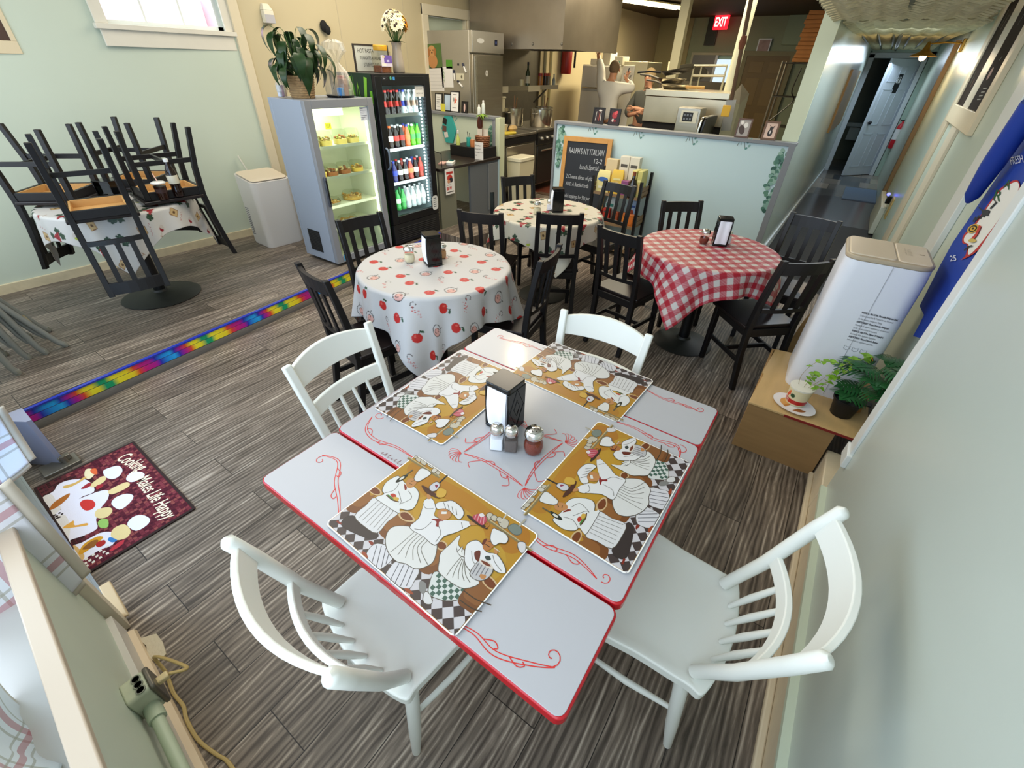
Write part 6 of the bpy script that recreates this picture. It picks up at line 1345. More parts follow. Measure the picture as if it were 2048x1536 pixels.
# wrapped gift basket
CEL = glass('cellophane', '#fbfaf4', 0.10, 0.15, 0.22)
t = thing('gift_basket', 'cellophane wrapped gift basket right of the plant on the grey fridge', 'gift basket', (-3.86, 2.90, ZT))
g = G(); g.lathe([(0.001, 0.0), (0.105, 0.0), (0.125, 0.018), (0.122, 0.018), (0.103, 0.004), (0.001, 0.004)], n=28); g.build('tray', mat('black_tray', '#1c1a18', 0.4), t)
g = G(); rr = random.Random(5)
prof = [(0.112, 0.01), (0.115, 0.10), (0.085, 0.18), (0.030, 0.245), (0.055, 0.285), (0.095, 0.33), (0.075, 0.38), (0.03, 0.40)]
n = 22; vs = []
for i, (r, z) in enumerate(prof):
    for j in range(n): q = r*(1+(0.06+0.03*i)*math.sin(j*2.7+i)+0.10*(rr.random()-0.5)); vs.append((q*math.cos(2*PI*j/n), q*math.sin(2*PI*j/n), z+0.012*(rr.random()-0.5)*(i > 0)))
g.add(vs, [(i*n+j, i*n+(j+1) % n, (i+1)*n+(j+1) % n, (i+1)*n+j) for i in range(len(prof)-1) for j in range(n)]); g.build('cellophane_wrap', CEL, t, smooth=0)
for nm, (x, y), (w, d, h), c in (('biscuit_pack', (0.05, 0.0), (0.05, 0.06, 0.13), '#8a5a3a'), ('tall_pack', (-0.02, -0.03), (0.045, 0.05, 0.19), '#b9a070'), ('blue_pack', (0.06, -0.065), (0.04, 0.05, 0.07), '#3f7fc0'), ('green_pack', (0.03, 0.07), (0.06, 0.05, 0.05), '#5a8a3a'), ('sauce_pack', (-0.05, 0.05), (0.05, 0.05, 0.15), '#a5482c'), ('pasta_pack', (-0.06, -0.01), (0.04, 0.05, 0.12), '#d0b068')):
    g = G(); g.T = Matrix.Rotation(x*4, 4, 'Z'); g.box((x, y, 0.006+h/2), (w, d, h)); g.build(nm, mat('pack_'+c[1:], c, 0.4, var=0.3, vscale=50), t, bevel=0.006)
t = thing('gift_basket', 'small cellophane wrapped gift left of the plant basket on the grey fridge', 'gift basket', (-4.02, 2.455, ZT))
g = G(); g.ball((0, 0, 0.07), 0.055, 10, sc=(1, 0.8, 1.2)); g.build('cellophane_wrap', CEL, t, smooth=0)
for k, c in enumerate(('#c9cfe0', '#a5688a', '#d8b890')): g = G(); g.box((0.0, -0.025+k*0.022, 0.05), (0.035, 0.02, 0.08)); g.build('sweet_pack', mat('pack_'+c[1:], c, 0.4), t, bevel=0.004)
ZB = 1.65
t = thing('whiteboard', 'small whiteboard reading HOT PASTA behind the jar on the black fridge', 'whiteboard', (-4.10, 3.30, ZB), 0)
g = G(); ww, hh = 0.42, 0.215; g.span((-0.008, 0, 0), (0.008, 0.012, hh)).span((-0.008, ww-0.012, 0), (0.008, ww, hh)).span((-0.008, 0.012, hh-0.012), (0.008, ww-0.012, hh)).span((-0.008, 0.012, 0), (0.008, ww-0.012, 0.008)); g.build('frame', mat('dark_frame', '#3a332e', 0.5), t)
g = G(); g.span((-0.005, 0.012, 0.008), (0.004, ww-0.012, hh-0.012)); b_ = g.build('board', mat('whiteboard_face', '#cfd3cc', 0.3), t)
a = Art(); a.text('HOT PASTA', 0.045, 0.150, 0.045, '#2c2a26', sx=0.80); a.text("TONIGHT'S AVAILABLE", 0.065, 0.098, 0.036, '#2c2a26', sx=0.72); a.text('STUFFED SHELLS', 0.10, 0.045, 0.042, '#2c2a26', sx=0.75); a.build('marker_writing', frameM((0.0045, 0, 0), (0, 1, 0), (0, 0, 1)), b_)
t = thing('snack_jar', 'clear jar with yellow lid and purple label on the black fridge', 'jar', (-3.93, 3.475, ZB))
g = G(); g.prism(rect(0.14, 0.14, 0.03, 4), 0, 0.165); g.build('jar_wall', glass('jar_plastic', '#f2f0e8', 0.05), t)
g = G(); g.prism(rect(0.128, 0.128, 0.03, 4), 0.003, 0.055); g.build('snacks', mat('brown_snacks', '#8a5238', 0.6, var=0.8, vscale=70), t)
g = G(); g.lathe([(0.062, 0.168), (0.064, 0.172), (0.064, 0.205), (0.060, 0.21), (0.001, 0.21)], n=28); g.build('lid', mat('yellow_lid', '#e0a82c', 0.4), t)
a = Art(); a.rect(-0.066, 0.05, 0.066, 0.135, '#d9cfe0'); a.rect(-0.03, 0.075, 0.066, 0.135, '#6f56a8'); a.rect(-0.06, 0.055, -0.01, 0.075, '#efe6d8'); a.rect(0.0, 0.085, 0.03, 0.10, '#c9bfe6'); a.rect(-0.05, 0.115, -0.02, 0.13, '#d8c9a0'); a.build('purple_label', frameM((0.0712, 0, 0), (0, 1, 0), (0, 0, 1)), t)
t = thing('flower_vase', 'grey vase of white and yellow daisies on the black fridge', 'vase', (-3.90, 3.655, ZB))
g = G(); g.lathe([(0.050, 0), (0.056, 0.01), (0.054, 0.08), (0.042, 0.17), (0.040, 0.20), (0.050, 0.235), (0.046, 0.235), (0.036, 0.20), (0.036, 0.10), (0.001, 0.02)], n=28); g.build('vase_body', mat('taupe_glaze', '#a39889', 0.2, spec=0.6), t, smooth=60)
r6 = random.Random(21); WP, YP, OP, DK = mat('cream_petal', '#efe6c2', 0.6), mat('yellow_petal', '#eebf3a', 0.6), mat('amber_petal', '#e08f1f', 0.6), mat('dark_flower_eye', '#2f1c14', 0.7); st = G()
for k in range(60):
    th = r6.uniform(0, 6.28); ph = r6.uniform(0.05, 1.45); d_ = Vector((math.cos(th)*math.sin(ph), math.sin(th)*math.sin(ph), math.cos(ph))); c = Vector((0, 0, 0.33))+Vector((d_.x*0.105, d_.y*0.125, d_.z*0.14))
    st.tube([(0, 0, 0.2), (c.x*0.5, c.y*0.5, 0.28), tuple(c)], 0.002, 4)
    g = G(); R_ = d_.to_track_quat('Z', 'Y').to_matrix().to_4x4(); g.T = Matrix.Translation(c) @ R_; m_ = 12
    yel = d_.y > 0.35
    for j in range(m_):
        a0 = 2*PI*j/m_; u_ = Vector((math.cos(a0), math.sin(a0), 0)); v_ = Vector((-u_.y, u_.x, 0))
        g.add([u_*0.005, u_*0.026-v_*0.010+Vector((0, 0, 0.004)), u_*0.044, u_*0.026+v_*0.010+Vector((0, 0, 0.004))], [(0, 1, 2, 3)], 0)
    g.ball((0, 0, 0.004), 0.0115 if k % 3 else 0.004, 8, m=1, sc=(1, 1, 0.6)); g.build('daisy', [(OP if k % 2 else YP) if yel else WP, DK], t, smooth=0)
for k in range(10):
    g2 = G(); put(g2, leaf_shape(0.09, 0.026), (0, 0, 0.235), k*0.63, 0.25, 0); g2.build('leaf', LEAFG, t, smooth=60)
st.build('stems', mat('green_stalk'), t)
# small white unit on the wall side, vase stand etc.
t = thing('air_conditioner', 'short white portable air conditioner by the left wall beside the grey fridge', 'air conditioner', (-4.82, 2.50, UP), ang(-3)); 
g = G(); out = rect(0.36, 0.40, 0.06, 7); n = len(out); vs = []
for z, s in ((0, 0.97), (0.02, 1.0), (0.60, 1.0)): vs += [(x*s, y*s, z) for x, y in out]
vs += [(x, y, 0.655+0.05*(-x/0.18)*0.5+0.0) for x, y in out]
g.add(vs, [tuple(range(n-1, -1, -1)), tuple(3*n+i for i in range(n))]+[(k*n+i, k*n+(i+1) % n, (k+1)*n+(i+1) % n, (k+1)*n+i) for k in range(3) for i in range(n)]); g.build('housing', mat('warm_white_appliance', '#ddd8d2', 0.3), t, smooth=50)
g = G(); g.T = Matrix.Translation((0, 0, 0.662)) @ Matrix.Rotation(0.14, 4, 'Y'); g.prism(rect(0.335, 0.375, 0.055, 6), 0, 0.008); g.build('top_panel', ACB, t, bevel=0.003)
g = G()
for k in range(14): g.span((-0.12, -0.2015, 0.10+k*0.02), (-0.06, -0.1995, 0.109+k*0.02))
g.build('side_grille', mat('grille_shadow_grey', '#6a6a6c', 0.6), t)
tag(G().bar((-5.08, 2.72, 0.14), (-5.17, 2.50, 0.92), 0.03, 0.012).build('loose_batten', mat('white_trim_paint'), bevel=0.002), 'white batten leaning on the wall behind the short air conditioner', 'batten')
# wall things on the left
g = G(); g.span((0, -0.05, -0.07), (0.06, 0.05, 0.03)).add([(0, -0.05, 0.03), (0.06, -0.05, 0.03), (0.06, 0.05, 0.03), (0, 0.05, 0.03), (0, -0.03, 0.08), (0.03, -0.03, 0.08), (0.03, 0.03, 0.08), (0, 0.03, 0.08)], [(4, 5, 6, 7), (0, 1, 5, 4), (1, 2, 6, 5), (2, 3, 7, 6)])
t = thing('air_freshener', 'white wall dispenser high on the cream wall above the plant', 'dispenser', (-5.204, 3.20, 2.085)); g.build('body', mat('warm_white_plastic', '#e2dcc8', 0.35), t, bevel=0.006)
g = G(); g.span((0.0605, -0.048, -0.068), (0.0625, 0.048, -0.005)); g.build('lower_window', mat('pale_lilac_plastic', '#b5b3b8', 0.3), t)
g = G(); g.ball((0, 0, 0), 0.055, 10, sc=(0.5, 0.8, 1.0)); g.ball((0.02, 0.025, -0.03), 0.045, 10, sc=(0.6, 0.8, 1)); tag(g.build('wall_hook', mat('black_felt', '#121212', 0.8), loc=(-5.18, 3.83, 2.03)), 'small black knob fixed on the cream wall above the gift basket', 'hook')
t = thing('wall_picture', 'dark picture in a cream frame on the left wall, cut by the frame edge', 'picture', (lx(0.85)+0.002, 0.80, 1.72)); g = G()
g.span((0, -0.4, 0), (0.02, 0.44, 0.075)).span((0, 0.41, 0.075), (0.02, 0.44, 0.9)).span((0, -0.4, 0.075), (0.02, -0.33, 0.9)).span((0, -0.33, 0.83), (0.02, 0.41, 0.9)); g.build('frame', mat('cream_picture_frame'), t, bevel=0.002)
g = G(); g.span((0.002, -0.33, 0.075), (0.012, 0.41, 0.83)); g.build('picture', mat('dark_brown_picture', '#4a352c', 0.6, var=0.3, vscale=8), t)
# ================================================================== counter corner and kitchen behind the partition
STEEL = mat('brushed_steel', '#a8a294', 0.34, 0.9, var=0.12, vscale=3, stretch=(1, 1, 12)); STEELD = mat('dull_steel', '#8a857a', 0.42, 0.85, var=0.2, vscale=4)
COUNT = mat('dark_counter_top', '#2b2420', 0.3); GREYP = mat('grey_counter_panel', '#5f6468', 0.5)
t = thing('cash_counter', 'grey cash counter with dark top beside the black drink fridge', 'counter', (-3.72, 3.92, UP)); cw, cd, ch = 1.14, 0.80, 0.665
g = G(); g.span((-cd, 0, ch-0.03), (0.02, cw, ch)); g.build('counter_top', COUNT, t, bevel=0.003)
g = G(); g.span((-0.03, 0, 0), (0, 0.28, ch-0.03)); g.build('side_panel', mat('olive_grey_panel', '#777766', 0.5), t)
g = G(); g.span((-0.03, 0.55, 0), (0, cw, ch-0.03)); p = g.build('front_panel', GREYP, t)
g = G(); g.span((0, 0.90, 0.05), (0.010, 1.10, ch-0.06)); g.build('raised_panel', mat('raised_grey_panel', '#6d7174', 0.5), p, bevel=0.003)
g = G(); g.span((0, 1.112, 0), (0.012, 1.135, ch-0.03)); g.build('blue_strip', mat('pale_blue_strip', '#a5bcc6', 0.5), p)
a = Art(0.0006); a.rect(-0.075, 0, 0.075, 0.27, '#e6e3de'); a.rect(-0.055, 0.215, 0.055, 0.24, '#b5322c'); a.ell(0, 0.175, 0.045, 0.035, '#c23b32'); a.ell(0.02, 0.15, 0.03, 0.028, '#33303a'); a.ell(-0.02, 0.14, 0.025, 0.02, '#c98f6a'); a.text('BE PE', -0.06, 0.05, 0.045, '#c2342c', sx=0.8, bold=0.002); a.rect(-0.06, 0.02, 0.06, 0.03, '#55504c'); a.text('Scan here', -0.06, 0.095, 0.02, '#4a4642')
g = G(); g.span((-0.075, -0.002, 0), (0.075, 0.0, 0.27)); t = thing('poster', 'white and red paper sign hanging from the edge of the cash counter', 'poster', (-3.697, 4.07, 0.50), PI/2); g.build('sheet', mat('white_sheet', '#e6e3de', 0.6), t); a.build('sign_print', frameM((0, -0.0025, 0), (1, 0, 0), (0, 0, 1)), t)
ZC = UP+ch
t = thing('card_terminal', 'white card terminal lying on the cash counter', 'card reader', (-3.80, 4.22, ZC), 0.5)
g = G(); g.prism(rect(0.08, 0.17, 0.02, 4), 0.0, 0.035); g.build('body', mat('white_plastic', '#dcdad4', 0.35), t, bevel=0.005); g = G(); g.span((-0.028, 0.0, 0.035), (0.028, 0.07, 0.037)); g.build('screen', BG_, t); g = G(); g.span((-0.14, -0.05, 0), (-0.07, 0.10, 0.012)); g.build('pad', mat('pink_pad', '#c9a39a', 0.5), t)
tag(G().tube([(-3.74, 4.00, ZC), (-3.74, 4.00, ZC+0.14), (-3.86, 4.00, ZC+0.16)], 0.004, 6).build('wire_stand', BLKM), 'thin black wire stand on the cash counter beside the black fridge', 'stand')
bx = thing('till_box', 'black box on the cash counter carrying a basket plant', 'box', (-3.95, 4.88, ZC)); g = G(); g.span((-0.30, -0.16, 0), (0.20, 0.16, 0.115)); g.build('drawer_case', mat('matte_black', '#121214', 0.5), bx, bevel=0.003); g = G(); g.span((-0.28, -0.163, 0.02), (0.18, -0.158, 0.10)); g.build('drawer_front', BLKM, bx)
ZX = ZC+0.115
t = thing('basket_plant', 'leafy plant in a brown basket on the black till box', 'plant', (-3.86, 4.90, ZX)); basket('basket', 0.075, 0.085, 0.12, mat('brown_basket', '#7a4a2a', 0.6, var=0.4, vscale=40), t, 22, 6)
st = G(); st.tube([(0, 0, 0.08), (0.005, 0, 0.20), (0, 0, 0.30)], 0.006, 6); st.build('trunk', mat('brown_trunk', '#6a4a30', 0.7), t)
for k in range(20):
    g = G(); put(g, leaf_shape(0.11, 0.014), (0, 0, 0.28+0.004*k), k*2.4, 0.9-0.06*k, 0); g.build('leaf', mat('yellow_green_leaf', '#7a9a3a', 0.45, var=0.3, vscale=30), t, smooth=60)
g = G(); g.ball((-0.08, 0.05, 0.24), 0.05, 10, sc=(0.8, 0.6, 1.6)); g.build('brown_bow', mat('brown_ribbon', '#5a2a1c', 0.5), t); g = G(); g.box((-0.02, 0.03, 0.14), (0.16, 0.02, 0.09)); g.build('white_card', mat('cream_card', '#e0d8c8', 0.6), t)
for nm, lab, x, c, h in (('lotion_bottle', 'small bottle with yellow green gel on the left of the black till box', -4.16, '#b9c46a', 0.13), ('teal_cup', 'teal cup holding pens on the black till box', -3.985, '#2f9a90', 0.10), ('orange_cup', 'small orange cup beside the teal cup on the till box', -3.925, '#c27a4a', 0.08)):
    t = thing(nm, lab, 'container', (x, 4.78, ZX)); g = G(); g.lathe([(0.028, 0), (0.030, 0.005), (0.030, h*0.6), (0.029, h)] if h < 0.12 else [(0.026, 0), (0.026, h*0.55), (0.010, h*0.75), (0.010, h)], n=18); g.build('body', mat('cup_'+c[1:], c, 0.35), t, smooth=40)
    if nm == 'teal_cup': g = G(); g.tube([(0, 0, 0.05), (-0.02, 0, 0.16)], 0.004, 5).tube([(0.01, 0.01, 0.05), (0.015, 0, 0.15)], 0.004, 5); g.build('pens', BLKM, t)
    if nm == 'lotion_bottle': g = G(); g.lathe([(0.013, h*0.98), (0.013, h*1.25), (0.001, h*1.27)], n=12); g.build('cap', mat('white_plastic'), t)
t = thing('notice_card', 'white card with printed notice propped against the till box', 'card', (-3.76, 4.70, ZC)); g = G(); g.span((-0.065, -0.003, 0), (0.065, 0.0, 0.19)); g.build('card', mat('white_card', '#e2dfd8', 0.6), t)
a = Art(0.0006); 
for k, s in enumerate(('We will not', 'accept $100', 'No large or small', 'bills')): a.text(s, -0.055, 0.145-k*0.036, 0.022, '#4a4642', sx=0.75)
a.build('notice_print', frameM((0, -0.0035, 0), (1, 0, 0), (0, 0, 1)), t)
# pin board and sprig decals on the counter partition
t = thing('pin_board', 'turquoise hexagon pin board on the counter partition', 'pin board', (-4.58, DY-0.003, 1.02)); g = G(); g.prism([(-0.13, 0.0), (-0.065, -0.165), (0.06, -0.165), (0.13, 0.0), (0.06, 0.15), (-0.065, 0.15)], 0, 0.018, M=Matrix(((1, 0, 0, 0), (0, 0, -1, 0), (0, 1, 0, 0), (0, 0, 0, 1)))); g.build('board', mat('turquoise_felt', '#35a29c', 0.7), t, bevel=0.002)
for nm, x, z, w, c, r_ in (('black_note', -0.06, 0.09, 0.07, '#17181a', 0.3), ('photo_note', -0.075, 0.0, 0.07, '#6a4a42', 0.1), ('white_note', -0.05, -0.07, 0.065, '#dcd6d0', -0.2)):
    g = G(); g.T = Matrix.Translation((x, -0.020, z)) @ Matrix.Rotation(r_, 4, 'Y'); g.box((0, 0, 0), (w, 0.002, w)); g.build(nm, mat('note_'+c[1:], c, 0.6), t)
def sprig(a, x, z, s, kind=0, rr=random.Random(2)):
    if kind == 0:
        a.line([(x-0.04*s, z-0.02*s), (x-0.025*s, z+0.03*s), (x-0.015*s, z-0.01*s)], 0.006*s, '#7d8a84'); a.line([(x-0.0*s, z+0.02*s), (x+0.02*s, z-0.03*s)], 0.005*s, '#7d8a84')
        for dx, dz, c in ((0.03, 0.012, '#5f8f86'), (0.045, 0.03, '#7aa39a'), (0.028, -0.03, '#5f8f86'), (0.045, -0.012, '#86aaa2'), (0.005, 0.025, '#93ab9f')): a.ell(x+dx*s, z+dz*s, 0.011*s, 0.008*s, c, dx*20, 8)
    else:
        for k in range(60):
            u = k/60; dx = rr.uniform(-0.02, 0.06)*(0.4+0.9*math.sin(PI*min(1, u*1.1+0.08))); a.ell(x+dx*s, z-u*kind+rr.uniform(-.01, .01), 0.024, 0.018, rr.choice(['#4f7a6a', '#7fa596', '#355c50', '#94b3a4', '#5f8a74']), rr.uniform(0, 3), 9)
def decal(label, *args):
    a = Art(0.0002); sprig(a, *args); tag(a.build('ivy_decal', frameM((0, DY-0.0012, 0), (1, 0, 0), (0, 0, 1)), None, print_mat('vinyl_leaf_print', 0.5)), label, 'decal', 'leaf decals')
for (px, py), w_ in zip(((1185, 259), (1277, 267), (1383, 279), (1487, 287)), ('under the two dark food pictures', 'second along the divider top', 'third along the divider top', 'last along the divider top, near the dog photos')):
    p = PY(px, py, DY); decal('small leaf sprig decal '+w_, p.x, p.z, 1.25)
decal('long leafy vine decal down the divider edge beside the chalkboard', -2.87, 1.17, 1.0, 0.40); decal('long leafy vine decal down the divider edge by the hall', -0.50, 1.16, -1.2, 0.52, random.Random(6))
p = PY(908, 234, DY); decal('small leaf sprig decal beside the turquoise pin board', p.x, p.z, 1.1); decal('leafy vine decal behind the basket plant on the counter partition', -3.87, 1.10, -0.8, 0.42, random.Random(9))
# frames and bits on the caps
def stood_frame(name, label, x0, x1, z0, z1, y, fm, inner, fn=None, lean=0.12, bw_=0.012):
    w, h = x1-x0, z1-z0; t = thing(name, label, 'picture frame', ((x0+x1)/2, y, z0)); t.rotation_euler = (-lean, 0, 0)
    g = G(); g.span((-w/2, -0.008, 0), (-w/2+bw_, 0.008, h)).span((w/2-bw_, -0.008, 0), (w/2, 0.008, h)).span((-w/2+bw_, -0.008, 0), (w/2-bw_, 0.008, bw_)).span((-w/2+bw_, -0.008, h-bw_), (w/2-bw_, 0.008, h)); g.build('frame', fm, t, bevel=0.001)
    g = G(); g.span((-w/2+bw_, -0.004, bw_), (w/2-bw_, 0.006, h-bw_)); s = g.build('picture', mat('picture_'+inner[1:], inner, 0.45), t)
    if fn: a = Art(0.0004); fn(a, w, h); a.build('picture_print', frameM((0, -0.0046, 0), (1, 0, 0), (0, 0, 1)), t)
    return t
BF = mat('black_frame', '#141212', 0.4); BRF = mat('brown_frame', '#5a3a24', 0.4); CAPZ = 1.2155
def food1(a, w, h): 
    for k in range(4): a.line([(-w*0.25+k*w*0.15, h*0.2), (-w*0.2+k*w*0.13, h*0.75)], 0.006, ['#b9b4ae', '#5a2420', '#a54838', '#d8d0c8'][k])
    a.ell(w*0.1, h*0.82, 0.02, 0.008, '#d0c8c0')
def food2(a, w, h): a.ell(0, h*0.6, w*0.22, h*0.2, '#9a2c34', 0.5); a.ell(w*0.1, h*0.75, w*0.18, h*0.10, '#c24a50', 0.7); a.ell(-w*0.1, h*0.3, w*0.1, h*0.1, '#c9b8b0'); a.ell(w*0.08, h*0.28, w*0.12, h*0.08, '#7a2028')
CZ = 1.2355
stood_frame('photo_frame', 'black framed dark food picture, left one of two on the divider', -2.50, -2.365, CZ, CZ+0.155, DY+0.045, BF, '#1c1416', food1)
stood_frame('photo_frame', 'black framed red food picture, right one of two above the chalkboard', -2.31, -2.18, CZ, CZ+0.155, DY+0.045, BF, '#2a1216', food2)
def dogs(a, w, h): a.ell(-w*0.1, h*0.4, w*0.2, h*0.25, '#4a3a34', 0.4); a.ell(w*0.12, h*0.65, w*0.15, h*0.14, '#e0dcd4'); a.ell(-w*0.18, h*0.78, w*0.12, h*0.1, '#e6e0d8')
def dog2(a, w, h): a.ell(0, h*0.38, w*0.16, h*0.2, '#2c2422'); a.ell(w*0.02, h*0.62, w*0.12, h*0.10, '#3a302c'); a.poly([(-w*0.10, h*0.72), (-w*0.2, h*0.8), (-w*0.02, h*0.72)], '#3a302c'); a.poly([(w*0.10, h*0.72), (w*0.22, h*0.78), (w*0.12, h*0.62)], '#3a302c'); a.ell(0, h*0.42, w*0.05, h*0.1, '#d8cfc8')
stood_frame('photo_frame', 'brown framed dog photo beside the knife, third along the divider cap', -0.99, -0.865, CZ, CZ+0.155, DY+0.045, BRF, '#a39a92', dogs)
stood_frame('photo_frame', 'wooden framed photo of a black dog on pink ground at the divider end', -0.755, -0.63, CZ, CZ+0.15, DY+0.045, mat('wood_frame', '#6a4a30', 0.45), '#d8b8a4', dog2, bw_=0.016)
def doc(a, w, h):
    for k in range(5): a.rect(-w*0.28, h*(0.75-k*0.13), w*(0.1+0.15*(k % 2)), h*(0.78-k*0.13), '#7a7a78')
def star(a, w, h): a.poly([(w*0.05+w*0.22*(1 if k % 2 == 0 else 0.42)*math.cos(PI/2+k*PI/5), h*0.55+w*0.28*(1 if k % 2 == 0 else 0.42)*math.sin(PI/2+k*PI/5)) for k in range(10)], '#d8705a'); a.rect(-w*0.2, h*0.82, w*0.2, h*0.85, '#55504c'); a.rect(-w*0.25, h*0.2, w*0.2, h*0.23, '#55504c'); a.ell(-w*0.12, h*0.6, w*0.09, h*0.1, '#9a9690')
stood_frame('photo_frame', 'black framed certificate nearest the drink fridge on the counter partition', -4.86, -4.73, CAPZ, CAPZ+0.20, DY+0.04, BF, '#e2e0da', doc)
stood_frame('photo_frame', 'black framed sky picture between two certificates on the partition', -4.715, -4.56, CAPZ, CAPZ+0.20, DY+0.055, BF, '#b9cde0')
stood_frame('photo_frame', 'black framed certificate with a coral star on the partition', -4.575, -4.42, CAPZ, CAPZ+0.235, DY+0.025, BF, '#e8e6e2', star)
stood_frame('photo_frame', 'small dark framed picture at the right of the coral star frame', -4.40, -4.30, CAPZ, CAPZ+0.13, DY+0.05, BF, '#2a2424', lambda a, w, h: a.ell(0, h*0.45, w*0.14, h*0.35, '#c9a8a0'))
a_ = G(); a_.box((-4.68, DY+0.0, CAPZ+0.045), (0.075, 0.004, 0.085)); tag(a_.build('yellow_card', mat('yellow_card', '#d8cf4a', 0.6)), 'small yellow card standing before the sky picture', 'card')
for x, lab, c in ((-4.03, 'clear squeeze bottle with white cap on the partition cap', '#c9d0c8'), (-4.10, 'shorter clear bottle beside the taller one on the partition cap', '#d3d6cc')):
    t = thing('bottle', lab, 'bottle', (x, DY+0.04, CAPZ)); g = G(); h = 0.15 if x > -4.05 else 0.10; g.lathe([(0.022, 0), (0.024, 0.005), (0.022, h*0.75), (0.012, h*0.85)], n=14); g.build('body', mat('bottle_'+c[1:], c, 0.2), t, smooth=60); g = G(); g.lathe([(0.013, h*0.84), (0.012, h*1.05), (0.001, h*1.06)], n=12); g.build('cap', mat('white_plastic'), t)
# tall steel fridge with notes on its side
t = thing('steel_fridge', 'tall stainless steel fridge with notes and a dog calendar on its side', 'fridge', (-4.44, 5.42, UP)); fw_, fd_, fH = 0.68, 0.74, 1.96
g = G(); g.span((-fd_, 0, 0.06), (-0.03, fw_, fH)); g.build('cabinet', mat('satin_steel_side', '#aca89d', 0.38, 0.7, var=0.06), t, bevel=0.004)
g = G(); g.span((-0.03, 0.01, 0.08), (0.02, fw_-0.01, 1.72)); d = g.build('door', STEEL, t, bevel=0.006)
g = G(); g.span((0.02, 0.05, 0.3), (0.03, 0.09, 1.70)); g.build('door_edge', mat('bright_steel', '#c9c5b8', 0.25, 0.9), d)
g = G(); g.span((-0.03, 0.0, 1.735), (0.025, fw_, fH)); hd = g.build('header_panel', mat('light_steel', '#c2bfb6', 0.35, 0.8), t, bevel=0.006)
a = Art(0.0006); a.ell(0.17, 1.86, 0.075, 0.026, '#e6e4dc'); a.rect(0.47, 1.82, 0.53, 1.88, '#20243a'); a.rect(0.485, 1.835, 0.515, 1.865, '#5a6aa8'); a.build('control_marks', frameM((0.026, 0, 0), (0, 1, 0), (0, 0, 1)), hd)
a = Art(0.0006); a.ell(0.30, 1.52, 0.026, 0.036, '#e2ddd2'); a.ell(0.30, 1.52, 0.012, 0.018, '#7a776e'); a.build('door_badge', frameM((0.021, 0, 0), (0, 1, 0), (0, 0, 1)), d)
# things stuck on its side (each its own)
SX, SY = -4.44, 5.419
def stuck(name, label, cat, x0, x1, z0, z1, col, fn=None, rot=0.0):
    t = thing(name, label, cat, ((x0+x1)/2, SY, (z0+z1)/2)); t.rotation_euler = (0, rot, 0); w, h = x1-x0, z1-z0
    g = G(); g.span((-w/2, -0.004, -h/2), (w/2, 0, h/2)); g.build('sheet', mat('sheet_'+col[1:], col, 0.55), t)
    if fn: a = Art(0.0006); fn(a, w, h); a.build('sheet_print', frameM((0, -0.0045, 0), (1, 0, 0), (0, 0, 1)), t)
def pup(a, w, h): a.ell(0, -h*0.2, w*0.26, h*0.30, '#b9824e'); a.ell(0, h*0.22, w*0.20, h*0.22, '#c29058'); a.ell(-w*0.16, h*0.18, w*0.07, h*0.16, '#a56a38'); a.ell(w*0.16, h*0.18, w*0.07, h*0.16, '#a56a38'); a.ell(-w*0.07, h*0.25, 0.007, 0.008, '#2a1a12'); a.ell(w*0.07, h*0.25, 0.007, 0.008, '#2a1a12'); a.ell(0, h*0.15, 0.012, 0.009, '#2a1a12')
def pxr(x0, y0, x1, y1): p, q = PY(x0, y1, SY), PY(x1, y0, SY); return p.x, q.x, p.z, q.z
r_ = lambda *a: pxr(*a)
stuck('calendar_picture', 'calendar photo of a golden puppy on the side of the steel fridge', 'calendar', *r_(849, 88, 882, 136), '#4f6a35', pup, -0.05)
def lines(a, w, h):
    for k in range(6): a.rect(-w*0.42, h*(0.36-k*0.15), w*0.42, h*(0.365-k*0.15)+0.002, '#b5b2ae')
stuck('calendar_sheet', 'white calendar page below the puppy photo on the steel fridge', 'calendar', *r_(855, 136, 886, 181), '#dcd8d2', lines, -0.03)
def par(a, w, h): 
    for k, c in enumerate('PARTY'): a.text(c, -w*0.36, h*(0.30-k*0.14), 0.045, '#4f8a3a')
stuck('note_sheet', 'white note with green writing on the steel fridge', 'note', *r_(885, 134, 905, 174), '#dfdcd6', par, -0.04)
stuck('round_magnet', 'green round magnet above the white note on the steel fridge', 'magnet', *r_(893, 120, 904, 137), '#4f8a2c')
stuck('magnet', 'small black magnet on the steel fridge side', 'magnet', *r_(915, 127, 918, 131), '#1a1a22')
stuck('picture_magnet', 'little pale picture magnet on the steel fridge side', 'magnet', *r_(913, 147, 928, 160), '#c9c2a8', lambda a, w, h: a.ell(w*0.2, 0, w*0.1, h*0.25, '#6a6450'))
for i, (x0, y0, x1, y1, lab) in enumerate(((925, 127, 932, 145, 'upper right'), (907, 140, 909, 160, 'beside the white note'), (915, 162, 925, 174, 'lowest'))):
    p, q = PY(x0, y0, SY-0.008), PY(x1, y1, SY-0.008); t = thing('marker', 'white marker with dark cap held on the steel fridge, %s' % lab, 'marker', p, 0, 'markers on the steel fridge'); v = q-p; g = G(); g.tube([v*0.3, v], 0.010, 8); g.build('barrel', mat('white_plastic'), t); g = G(); g.tube([v*0.0, v*0.32], 0.012, 8); g.build('cap', mat('navy_cap', '#1c2036', 0.4), t)
